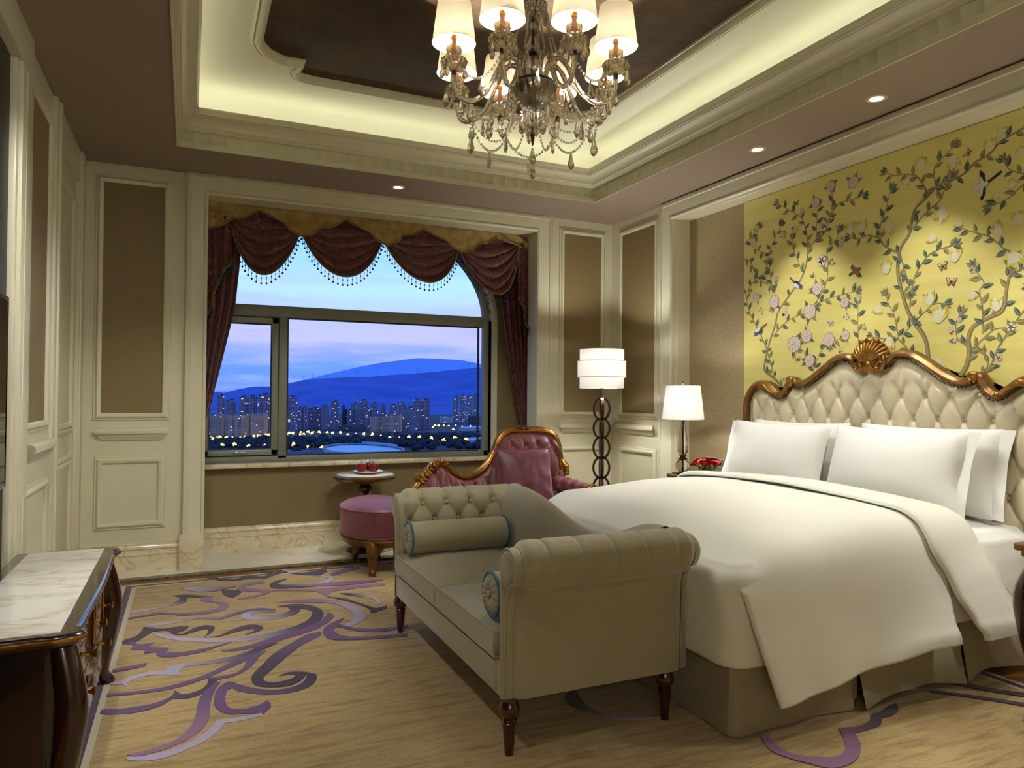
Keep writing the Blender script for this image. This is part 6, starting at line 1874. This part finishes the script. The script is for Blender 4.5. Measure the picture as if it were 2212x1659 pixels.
def shape(pts, mi, d):
    """flat painted shape; y axis runs away from the picture's right"""
    mm.mi = mi
    pts = [p for p in pts]
    if max(p[0] for p in pts) > 4.056 or min(p[0] for p in pts) < 1.792 or max(p[1] for p in pts) > 2.666: 
        pts = [(min(4.056, max(1.792, y)), min(2.666, z)) for y, z in pts]
    f = mm.poly([P3(y, z, d) for y, z in pts])
    return f
def leaf(y, z, ang, L, w, mi, d):
    ca, sa = math.cos(ang), math.sin(ang)
    pr = [(0, 0), (.15, .55), (.38, 1), (.62, .85), (.85, .35), (1, 0)]
    def T(a, b): return (y + (a * L) * ca - b * w * sa, z + (a * L) * sa + b * w * ca)
    shape([T(a, b * .5) for a, b in pr] + [T(a, -b * .5) for a, b in pr[-2:0:-1]], mi, d)
    # darker half and a pale midrib
    shape([T(a, b * .5) for a, b in pr] + [T(.5, .04)], LD if mi == LB else BARK, d + .0003)
    shape([T(.02, .05), T(.95, .03), T(.95, -.03), T(.02, -.05)], LL, d + .0005)
def ribbon(pts, w0, w1, mi, d, lo=0, hi=1):
    c = catmull([Vector((a, b, 0)) for a, b in pts], 6)
    n = len(c)
    mm.mi = mi
    rows = []
    for i, p in enumerate(c):
        t = (c[min(i + 1, n - 1)] - c[max(i - 1, 0)])
        if t.length < 1e-9: t = Vector((0, 1, 0))
        t.normalize(); s = Vector((-t.y, t.x, 0))
        w = w0 + (w1 - w0) * i / (n - 1)
        w *= 1 + .16 * noise.noise(Vector((p.x * 9, p.y * 9, 0)))
        a, b = p + s * w * (lo - .5), p + s * w * (hi - .5)
        rows.append([mm.bm.verts.new(P3(min(4.056, max(1.792, q.x)), min(2.666, q.y), d)) for q in (a, b)])
    for i in range(n - 1): mm._f([rows[i][0], rows[i][1], rows[i + 1][1], rows[i + 1][0]], False)
    return c
extra = [[.014, .005, [(1.80, 1.35), (1.86, 1.6), (1.95, 1.85), (1.88, 2.1), (1.95, 2.35)]], [.010, .004, [(2.05, 2.02), (1.95, 2.2), (1.9, 2.45)]], [.009, .004, [(1.86, 1.6), (2.02, 1.72), (2.1, 1.78)]]]
for w0, w1, pts in list(MURAL_BRANCHES) + extra:
    c = ribbon(pts, w0, w1, BARK, .0008)
    ribbon(pts, w0, w1, BARKL, .0011, .15, .62)
    # leaves along the thin branches
    d = 0; nxt = rm.uniform(.0, .02); side = 1
    step = .042 if w0 < .016 else .085
    for i in range(len(c) - 1):
        L = (c[i + 1] - c[i]).length
        while nxt <= d + L and L > 0:
            p = c[i].lerp(c[i + 1], (nxt - d) / L)
            t = (c[i + 1] - c[i]).normalized()
            frac = i / len(c)
            if w0 < .016 or frac > .55 or rm.random() < .35:
                ang = math.atan2(t.y, t.x) + side * rm.uniform(.6, 1.15)
                Lf = rm.uniform(.048, .066)
                leaf(p.x, p.y, ang, Lf, Lf * .42, rm.choice((LB, LB, LO_, LO_)), .0016 + rm.random() * .0006)
            side = -side
            nxt += step * rm.uniform(.75, 1.3)
        d += L
    e = c[-1]; t = (c[-1] - c[-3]).normalized(); a0 = math.atan2(t.y, t.x)
    for da in (-.5, 0, .5): leaf(e.x, e.y, a0 + da, .054, .022, rm.choice((LB, LO_)), .0018 + .0002 * da)
def disc(y, z, r, mi, d, n=14, wob=0, k=5, ph=0, sy=1, sz=1):
    shape([(y + sy * r * (1 + wob * math.cos(k * a + ph)) * math.cos(a), z + sz * r * (1 + wob * math.cos(k * a + ph)) * math.sin(a)) for a in [2 * PI * i / n for i in range(n)]], mi, d)
for kind, y, z, r in MURAL_FLOWERS:
    if kind == 'peony':
        for j in range(3): leaf(y, z, rm.uniform(0, 6.28), r * 1.9, r * .6, rm.choice((LB, LO_)), .0022)
        disc(y, z, r * 1.02, PS, .0026, 40, .07, 9)
        disc(y, z, r * .96, PK, .0029, 40, .08, 9)
        for ring, (rr, n, ps) in enumerate(((.66, 8, .30), (.40, 6, .24), (.14, 3, .18))):
            for j in range(n):
                a = 2 * PI * j / n + ring * .4
                yy, zz_ = y + r * rr * math.cos(a), z + r * rr * math.sin(a)
                disc(yy, zz_, r * ps, PS, .0032 + ring * .0005, 12, .1, 3, a)
                disc(yy + r * .04 * math.cos(a), zz_ + r * .05 * math.sin(a), r * ps * .86, PK, .0034 + ring * .0005, 12, .1, 3, a)
    elif kind == 'open':
        for j in range(5):
            a = 2 * PI * j / 5 + .3
            disc(y + r * .52 * math.cos(a), z + r * .52 * math.sin(a), r * .5, PS, .0026, 14, .06, 3)
            disc(y + r * .54 * math.cos(a), z + r * .54 * math.sin(a), r * .46, PK, .0029, 14, .06, 3)
        disc(y, z, r * .26, SA, .0034, 16, .3, 9); disc(y, z, r * .12, PY, .0037, 10)
    else:
        up = rm.uniform(1.1, 2.0) * rm.choice((1, 1, -1))
        for j, o in enumerate((-.55, .55, -.28, .28, 0)):
            a = up + o
            ca, sa = math.cos(a), math.sin(a)
            L, w = r * 2.0, r * .85
            by, bz = y - r * .8 * math.cos(up), z - r * .8 * math.sin(up)
            def T(p, q): return (by + p * L * ca - q * w * sa, bz + p * L * sa + q * w * ca)
            L *= rm.uniform(.85, 1.15)
            pr = [(0, 0), (.18, .30), (.45, .38), (.72, .30), (.88, .26), (.93, .10), (1.04, .06), (.98, 0)]
            shape([T(p, q) for p, q in pr] + [T(p, -q) for p, q in pr[-2:0:-1]], PY if j < 4 else PW, .0024 + j * .0003)
            shape([T(p * .80, q * .9) for p, q in pr] + [T(p * .80, -q * .9) for p, q in pr[-2:0:-1]], PW, .0025 + j * .0003)
for kind, y, z, r, deg in MURAL_ANIMALS:
    # local axes: +s towards the picture's right (-y)
    def Q(a, b, deg=deg, y=y, z=z, r=r):
        c, s = math.cos(R(deg)), math.sin(R(deg))
        return (y - (a * c - b * s) * r, z + (a * s + b * c) * r)
    def el(ca, cb, ra, rb, mi, d, n=16): shape([Q(ca + ra * math.cos(t), cb + rb * math.sin(t)) for t in [2 * PI * i / n for i in range(n)]], mi, d)
    if kind == 'white_bird':
        shape([Q(.25, .05), Q(1.5, .35), Q(1.55, .2), Q(1.4, .1), Q(.3, -.12)], BK, .0030)
        shape([Q(-.05, .1), Q(.10, 1.05), Q(.22, 1.1), Q(.42, .7), Q(.3, .1)], BK, .0031)
        shape([Q(-.15, -.1), Q(-.35, -.9), Q(-.3, -1.15), Q(.1, -.7), Q(.25, -.1)], BK, .0031)
        shape([Q(-.1, .1), Q(.02, .7), Q(.15, .6), Q(.22, .1)], BW, .0034); shape([Q(-.2, -.1), Q(-.33, -.75), Q(-.15, -.7), Q(.12, -.1)], BW, .0034)
        el(0, 0, .5, .2, BW, .0037); el(-.5, -.02, .2, .15, BW, .0040); shape([Q(-.66, 0), Q(-.85, -.08), Q(-.64, -.08)], PY, .0043)
    elif kind == 'brown_bird':
        shape([Q(-.3, .1), Q(-.5, 1.0), Q(.05, .75), Q(.25, .1)], BN_, .0030); shape([Q(-.2, -.05), Q(.2, -.95), Q(.55, -.6), Q(.3, 0)], BN_, .0030)
        shape([Q(-.36, .5), Q(-.5, 1.0), Q(.0, .75)], BK, .0032)
        el(0, 0, .55, .24, BN_, .0034); el(-.5, .04, .2, .17, BN_, .0036); shape([Q(.4, .1), Q(1.0, .15), Q(.95, -.1), Q(.4, -.12)], BK, .0033)
    elif kind == 'blue_bird':
        shape([Q(-.4, .12), Q(-1.4, .28), Q(-1.35, .08), Q(-.4, -.12)], BN_, .0030)
        el(0, 0, .6, .34, BB, .0033); el(.05, -.14, .5, .2, BW, .0036); shape([Q(-.55, .05), Q(-.1, .35), Q(.3, .2), Q(-.2, .0)], BK, .0037); el(.55, .05, .26, .23, BB, .0039); shape([Q(.75, .08), Q(.98, 0), Q(.75, -.05)], BN_, .0041)
    else:
        mi, mi2 = {'butterfly': (LD, LL), 'moth': (BN_, PK), 'pale': (BW, PS)}[kind]
        for s in (1, -1):
            shape([Q(0, .05), Q(s * .5, .75), Q(s * .95, .7), Q(s * .8, .2), Q(s * .1, 0)], mi, .0030); shape([Q(0, 0), Q(s * .7, .05), Q(s * .6, -.5), Q(s * .3, -.6), Q(0, -.1)], mi, .0031)
            shape([Q(s * .2, .2), Q(s * .5, .6), Q(s * .8, .6), Q(s * .65, .25)], mi2, .0034); shape([Q(s * .2, -.05), Q(s * .55, 0), Q(s * .45, -.35)], mi2, .0034)
        el(0, 0, .08, .4, BK, .0036, 10)
ng = [f for f in mm.bm.faces if len(f.verts) > 4]
bmesh.ops.triangulate(mm.bm, faces=ng)
me = bpy.data.meshes.new('wall_mural'); mm.bm.to_mesh(me); mm.bm.free()
for c in cols_m: me.materials.append(c)
mo = bpy.data.objects.new('wall_mural', me); COL.objects.link(mo)
prop(mo, 'yellow silk mural of flowering branches, birds and butterflies above the headboard', 'mural')
# ------------------------------------------------------------------ the city outside
GZ = -80.0
def facade(name, wall, dark, lit=.06, fl=3.0, cw=3.2):
    t = NT(name)
    tc = t.n('ShaderNodeTexCoord')
    sp = t.n('ShaderNodeSeparateXYZ'); t.l(tc.outputs['Object'], sp.inputs[0])
    nm = t.n('ShaderNodeNewGeometry')
    hx_ = t.math('ADD', sp.outputs['X'], sp.outputs['Y'])
    u = t.math('DIVIDE', hx_, cw); w = t.math('DIVIDE', sp.outputs['Z'], fl)
    fu, fw = t.math('FRACT', u), t.math('FRACT', w)
    inx = t.math('MULTIPLY', t.math('GREATER_THAN', fu, .25), t.math('LESS_THAN', fu, .80))
    inz = t.math('MULTIPLY', t.math('GREATER_THAN', fw, .30), t.math('LESS_THAN', fw, .80))
    win = t.math('MULTIPLY', inx, inz)
    cell = t.n('ShaderNodeCombineXYZ'); t.l(t.math('FLOOR', u), cell.inputs[0]); t.l(t.math('FLOOR', w), cell.inputs[1])
    oi = t.n('ShaderNodeObjectInfo'); t.l(t.math('MULTIPLY', oi.outputs['Random'], 97), cell.inputs[2])
    wn = t.n('ShaderNodeTexWhiteNoise'); t.l(cell.outputs[0], wn.inputs['Vector'])
    on = t.math('MULTIPLY', win, t.math('GREATER_THAN', wn.outputs['Value'], 1 - lit))
    t.base(t.mix(win, lin(wall), lin(dark)))
    t.set(Roughness=.7, Emission_Color=lin('#ffd089'))
    t.l(t.math('MULTIPLY', on, 1.6), t.b.inputs['Emission Strength'])
    return t.m
FA = {'tower': facade('tower_facade', '#8480a0', '#2f3350', .05), 'slab': facade('slab_facade', '#b9a79c', '#4a4a5c', .05), 'column': facade('ribbed_facade', '#8c92b4', '#2c3452', .06, 3.0, 2.2), 'white': facade('white_facade', '#b4bccc', '#4d5a7a', .04), 'dark': facade('dark_facade', '#45485c', '#191c2c', .03)}
FA['twin'] = FA['tower']; FA['low'] = FA['dark']; FA['silo'] = FA['column']
roofm = plain('roof_concrete', '#4c4c5c', .8)
endm = plain('lamplit_end_wall', '#c39a78', .8)  # warm street-lamp glow on the end faces is put into this colour
blabels = ['dark tower with a roof block, leftmost of the high ones in the casement view', 'shorter dark tower second in the row behind the casement', 'broad twin-topped tower in the middle of the casement view', 'dark tower with a tall roof block beside the window mullion',
 'pale slab block at the lower left corner of the casement view', 'long pale slab block with an end wall coloured as lamplit, middle of the casement view', 'pale slab block with an end wall coloured as lamplit nearest the mullion',
 'tall dark tower with a lit tan end wall just right of the mullion', 'grey twin towers second from the mullion in the large pane', 'grey tower between the twin towers and the tall narrow one', 'plain blue-grey tower left of the brightly lit street corner', 'tower with stepped top beside the lit street corner',
 'narrow dark tower left of the low dark building site', 'twin towers above the low dark building site', 'flat-topped tower rising behind the twin towers at the building site', 'tallest narrow tower in the middle of the large pane', 'twin towers behind the white slab with lit rooms', 'stepped tower rising behind the white slab blocks', 'small tower between the two groups behind the white slabs', 'white slab block with a row of lit rooms along its top', 'longer white slab block right of the other lit white slab', 'tower with stepped top behind the long white slab', 'tower with many lit windows right of the long white slab', 'tall pair of towers standing alone in the right part of the pane',
 'ribbed tower, leftmost of the four at the right edge of the pane', 'ribbed tower, second of the four at the right edge of the pane', 'ribbed tower, third of the four at the right edge of the pane', 'ribbed tower, last of the four at the right edge of the pane', 'low dark unfinished building in front of the twin towers', 'low white buildings left of the ribbed towers', 'row of low silo-like blocks under the ribbed towers', 'small tower with a lit roof line behind the long white slab']
for i, (kind, x, y, w, hgt, dep, rot) in enumerate(TOWERS):
    t = thing('apartment_building' if kind not in ('low', 'white', 'silo') else {'low': 'unfinished_building', 'white': 'office_building', 'silo': 'silo_block'}[kind], (x, y, GZ), blabels[i], 'building')
    t.rotation_euler.z = -R(rot)
    def part(name, boxes, mat):
        m = MB()
        for b in boxes: m.box(*b)
        o = obj(name, m, mat, None)
        me = o.data
        for v_ in me.vertices: v_.co += o.location
        o.location = (0, 0, 0); o.parent = t
        return o
    H2 = w / 2
    if kind == 'tower':
        part('wall', [(-H2, -w * .1, 0, dep, 0, hgt * .93), (-w * .14, w * .18, -2, dep, 0, hgt * .95), (w * .15, H2, .5, dep, 0, hgt * .93)], FA[kind])
        part('roof_block', [(-w * .12, w * .25, 3, dep - 4, hgt * .95, hgt), (-H2 * .9, -w * .2, 2, dep - 2, hgt * .93, hgt * .955)], roofm)
    elif kind == 'twin':
        part('wall', [(-H2, -w * .06, 0, dep, 0, hgt * .95), (w * .04, H2, 0, dep, 0, hgt * .95), (-w * .07, w * .05, 3, dep, 0, hgt * .93), (-w * .36, -w * .2, -1.5, 1, 0, hgt * .95), (w * .18, w * .34, -1.5, 1, 0, hgt * .95)], FA[kind])
        part('roof_block', [(-w * .38, -w * .16, 3, dep - 4, hgt * .95, hgt * .985), (w * .16, w * .36, 3, dep - 4, hgt * .95, hgt)], roofm)
    elif kind == 'slab':
        part('wall', [(-H2, H2 * .72, 0, 14, 0, hgt * .96)] + [(-H2 + k * w * .11, -H2 + k * w * .11 + w * .05, -1.2, .5, 0, hgt * .96) for k in range(7)], FA[kind])
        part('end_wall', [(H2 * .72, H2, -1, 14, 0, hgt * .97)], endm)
        part('roof_block', [(-w * .3, -w * .18, 3, 10, hgt * .96, hgt), (w * .1, w * .2, 3, 10, hgt * .96, hgt)], roofm)
    elif kind == 'column':
        part('wall', [(-H2 * .9, H2 * .9, 0, dep, 0, hgt * .93)] + [(-H2 + k * w * .36, -H2 + k * w * .36 + w * .22, -2, 2, 0, hgt * .95) for k in range(3)], FA[kind])
        m = MB(); m.lathe([(w * .3, hgt * .93), (w * .26, hgt * .97), (w * .1, hgt), (0, hgt * 1.005)], (0, dep / 2, 0), 8); o = obj('roof_crown', m, roofm, None); 
        for v_ in o.data.vertices: v_.co += o.location
        o.location = (0, 0, 0); o.parent = t
    elif kind == 'silo':
        m = MB()
        for k in range(7): m.lathe([(w * .075, 0), (w * .075, hgt), (0, hgt)], (-H2 + w * .07 + k * w * .143, 0, 0), 14)
        o = obj('silo', m, roofm, None)
        for v_ in o.data.vertices: v_.co += o.location
        o.location = (0, 0, 0); o.parent = t
    else:
        part('wall', [(-H2, H2 * .2, 0, 16, 0, hgt), (H2 * .2, H2, 2, 16, 0, hgt * .82), (-H2 * .5, -H2 * .1, -3, 2, 0, hgt * .7)], FA[kind])
        part('roof_block', [(-H2 * .6, -H2 * .3, 3, 8, hgt, hgt * 1.12)], roofm)
# round stadium with a finned wall
sd = thing('stadium', (215, 960, GZ), 'round white arena with a vertical-fin wall below the window', 'stadium')
m = MB()
sx, sy = 50, 95
m.prism([(215 + sx * .97 * math.cos(2 * PI * i / 64), 960 + sy * .97 * math.sin(2 * PI * i / 64), GZ + 5.5) for i in range(64)], (0, 0, 1.0)); obj('roof', m, plain('arena_roof', '#9fc4e8', .5), sd)
m = MB()
for i in range(150):
    a = 2 * PI * i / 150
    tall = 9 + (2.5 if .1 < a < 1.2 else 0)
    M = Matrix.Translation((215 + sx * math.cos(a), 960 + sy * math.sin(a), GZ)) @ Matrix.Rotation(a, 4, 'Z')
    m.box(-.8, .8, -.75, .75, 0, tall, M=M)
obj('fin_wall', m, plain('arena_fins', '#a8b4cc', .5), sd)
m = MB(); m.lathe([(.95, 0), (.95, 8)], (0, 0, 0), 64)
for f in [f for f in m.bm.faces if len(f.verts) > 4]: m.bm.faces.remove(f)
for v_ in m.bm.verts: v_.co = Vector((215 + v_.co.x * sx, 960 + v_.co.y * sy, GZ + v_.co.z))
obj('inner_wall', m, plain('arena_inner', '#39466b', .6), sd)
# sodium street lamps
lm = None
for i, (x, y, hh) in enumerate(STREET_LAMPS):
    if lm is None:
        m = MB(); m.tube([(0, 0, 0), (0, 0, 6.5)], .16, 5)
        m.mi = 1; m.sphere((0, 0, 7.2), 1.5, 10, 8); m.sphere((2.6, .6, 6.4), .9, 8, 6); m.sphere((-1.8, .4, 5.4), .7, 8, 6)
        lm = finish_mesh('street_lamp', m, MT['black'], True); lm.materials.append(MT['street'])
    o = bpy.data.objects.new('street_lamp', lm); COL.objects.link(o)
    o.location = (x, y, GZ + max(0, hh - 7)); o.scale = [rnd.uniform(.8, 1.35)] * 3; o.rotation_euler.z = rnd.uniform(0, 6)
    prop(o, 'glowing yellow street lamp along the roads of the city outside the window', 'street lamp', 'street lamps outside the window')
# wind turbines on the ridge
m = MB(); m.tube([(0, 0, -4), (0, 0, 42)], [1.2, .8], 6)
for k in range(3):
    a = k * 2 * PI / 3 + .3
    m.tube([(0, -2, 42), (24 * math.sin(a), -2, 42 + 24 * math.cos(a))], [1.0, .4], 5)
m.sphere((0, -1.5, 42), 1.6, 8, 6)
tm = finish_mesh('wind_turbine', m, plain('turbine_grey', '#6f7fae', .6), True)
for x, z in TURBINES:
    o = bpy.data.objects.new('wind_turbine', tm); COL.objects.link(o); o.location = (x, 5990, z - 4)
    prop(o, 'tiny wind turbine on the ridge of the blue hills', 'wind turbine', 'wind turbines along the ridge')
# ground, roads, hills
m = MB(); m.box(-2500, 5500, 40, 13000, GZ - 2, GZ)
struct('ground', m, noisy('dusk_ground', [(.35, '#141a30'), (.55, '#222c4c'), (.75, '#34426a')], .012, (1, 1, 1), .9))
m = MB(); m.box(-100, 1200, 1180, 1215, GZ, GZ + .3); m.box(-100, 1200, 1500, 1522, GZ, GZ + .3); struct('road', m, plain('asphalt', '#4a4a66', .8))
sheds = []
for a, b, w_, d_, lab in ((560, 1500, 90, 30, 'long pale warehouse right of the tall tower pair outside the window'), (655, 1560, 60, 26, 'pale warehouse below the ribbed towers at the right edge of the pane'), (430, 1120, 70, 20, 'low bluish warehouse right of the round arena')):
    t = thing('warehouse', (a, b, GZ), lab, 'warehouse')
    m = MB(); m.box(a, a + w_, b, b + d_, GZ, GZ + 6); obj('wall', m, FA['white'], t)
    m = MB(); m.prism([(a - 1, b - 1, GZ + 6), (a - 1, b + d_ / 2, GZ + 9.5), (a - 1, b + d_ + 1, GZ + 6)], (w_ + 2, 0, 0)); obj('roof', m, plain('shed_roof', '#9db0dc', .6), t)
    sheds.append((a, a + w_, b))
m = MB(); m.box(40, 150, 880, 884, GZ, GZ + 12)
for k in range(20): m.box(42 + k * 5.2, 43.2 + k * 5.2, 879, 880, GZ, GZ + 12.5)
prop(obj('ribbed_hall', m, plain('hall_metal', '#5064a4', .5)), 'long ribbed metal hall left of the round arena', 'hall')
tr = MB()
for k in range(900):
    y = rnd.choice((rnd.uniform(1080, 1300), rnd.uniform(1000, 1250), rnd.uniform(1230, 1330)))
    x = y * rnd.uniform(.02, .48)
    if 150 < x < 300 and 840 < y < 1090: continue
    if any(math.hypot(x - a, y - b) < 13 for a, b, c in STREET_LAMPS): continue
    if any(a - 5 < x < a2 + 5 and b - 6 < y < b + 25 for a, a2, b in sheds): continue
    s = rnd.uniform(3, 7)
    tr.sphere((x, y, GZ + s * .6), s, 6, 5, (1.1, 1.1, .8))
prop(obj('treetops', tr, plain('dark_trees', '#141c2e', .9)), 'dark treetops along the road below the city towers', 'trees', kind='stuff')
def hills(name, prof, ybase, yr, mat, zb, rough):
    m = MB()
    n = 160
    def f(u, v):
        x = prof[0][0] + (prof[-1][0] - prof[0][0]) * u
        zt = interp(prof, x)
        y = ybase + (yr - ybase) * v
        xx = x * (.25 + .75 * y / yr)
        nz = noise.fractal(Vector((xx / 420, y / 900, 0)), 1.0, 2.1, 5)
        ridge = abs(noise.noise(Vector((xx / 260 + .3 * math.sin(y / 500), y / 1500, 3))))
        z = zb + (zt - zb) * v ** 1.35 + rough * (nz * .6 - ridge * .5) * math.sin(PI * min(1, v)) * 1.0
        return (xx, y, z)
    m.grid(f, n, 40)
    m.grid(lambda u, v: (prof[0][0] + (prof[-1][0] - prof[0][0]) * u, yr + 200 * v, interp(prof, prof[0][0] + (prof[-1][0] - prof[0][0]) * u) * (1 - v) + GZ * v), n, 2)
    struct(name, m, mat, None)
hills('hills', HILL, 2700, 6000, noisy('haze_blue_hill', [(.35, '#2c50b4'), (.65, '#3660c4')], .004, rough=1), GZ - 1, 60)  # distance haze is put into the blue base colour
hills('hills_far', HILL_FAR, 9000, 12000, plain('far_haze_hill', '#7ea4f4', 1), GZ - 1, 20)  # paler base colour carries the thicker haze of the far ridge

# ------------------------------------------------------------------ sky
w = bpy.data.worlds.new('dusk'); scene.world = w
w.use_nodes = True
nt = w.node_tree
bg = nt.nodes['Background']
tc = nt.nodes.new('ShaderNodeTexCoord')
sp = nt.nodes.new('ShaderNodeSeparateXYZ'); nt.links.new(tc.outputs['Generated'], sp.inputs[0])
mp = nt.nodes.new('ShaderNodeMapping'); mp.inputs['Scale'].default_value = (3, 3, 26); mp.inputs['Rotation'].default_value = (0, R(-3), 0)
nt.links.new(tc.outputs['Generated'], mp.inputs['Vector'])
nz = nt.nodes.new('ShaderNodeTexNoise'); nz.inputs['Scale'].default_value = 1.7; nz.inputs['Detail'].default_value = 6; nz.inputs['Roughness'].default_value = .55
nt.links.new(mp.outputs['Vector'], nz.inputs['Vector'])
rp_ = nt.nodes.new('ShaderNodeValToRGB')
els = rp_.color_ramp.elements
stops = [(0.0, '#30509c'), (.50, '#4f78dc'), (.516, '#648eec'), (.53, '#8a9cec'), (.541, '#aeaeee'), (.552, '#9fb2f2'), (.572, '#a4d0fa'), (.59, '#8ec2fa'), (.612, '#72acf8'), (1.0, '#3a6cc8')]
while len(els) < len(stops): els.new(.5)
for e, (p, c) in zip(els, stops): e.position = p; e.color = lin(c)
ma = nt.nodes.new('ShaderNodeMath'); ma.operation = 'MULTIPLY_ADD'; ma.inputs[1].default_value = .5; ma.inputs[2].default_value = .5
nt.links.new(sp.outputs['Z'], ma.inputs[0])
wob = nt.nodes.new('ShaderNodeMath'); wob.operation = 'MULTIPLY_ADD'; wob.inputs[1].default_value = .045; wob.inputs[2].default_value = -.0225
nt.links.new(nz.outputs['Fac'], wob.inputs[0])
ad = nt.nodes.new('ShaderNodeMath'); ad.operation = 'ADD'
nt.links.new(ma.outputs[0], ad.inputs[0]); nt.links.new(wob.outputs[0], ad.inputs[1])
nt.links.new(ad.outputs[0], rp_.inputs['Fac'])
cr2 = nt.nodes.new('ShaderNodeValToRGB'); cr2.color_ramp.elements[0].position = .50; cr2.color_ramp.elements[1].position = .72; cr2.color_ramp.elements[1].color = (.55, .55, .55, 1)
nt.links.new(nz.outputs['Fac'], cr2.inputs['Fac'])
mxs = nt.nodes.new('ShaderNodeMix'); mxs.data_type = 'RGBA'; mxs.inputs[7].default_value = lin('#a9b4ec')
nt.links.new(cr2.outputs['Color'], mxs.inputs[0]); nt.links.new(rp_.outputs['Color'], mxs.inputs[6])
nt.links.new(mxs.outputs[2], bg.inputs['Color'])
bg.inputs['Strength'].default_value = SKY

# ------------------------------------------------------------------ camera
cam = bpy.data.cameras.new('camera')
cam.sensor_width = 36.0
cam.lens = 36.0 * 1547.43 / 2212
cam.clip_end = 30000
cam.clip_start = .05
co = bpy.data.objects.new('camera', cam); COL.objects.link(co)
yaw, pitch, roll = .424675, .0155126, -.00764669
fwd = Vector((math.sin(yaw) * math.cos(pitch), math.cos(yaw) * math.cos(pitch), math.sin(pitch)))
r0 = Vector((math.cos(yaw), -math.sin(yaw), 0)); dn = -r0.cross(fwd)
right = r0 * math.cos(roll) + dn * math.sin(roll)
down = -r0 * math.sin(roll) + dn * math.cos(roll)
Mx = Matrix((right, -down, -fwd)).transposed().to_4x4()
Mx.translation = Vector((0, 0, 1.25))
co.matrix_world = Mx
scene.camera = co
scene.view_settings.view_transform = 'Standard'
scene.view_settings.look = 'None'
scene.view_settings.exposure = EXPOSURE
scene.view_settings.gamma = 1
scene.view_settings.use_curve_mapping = False
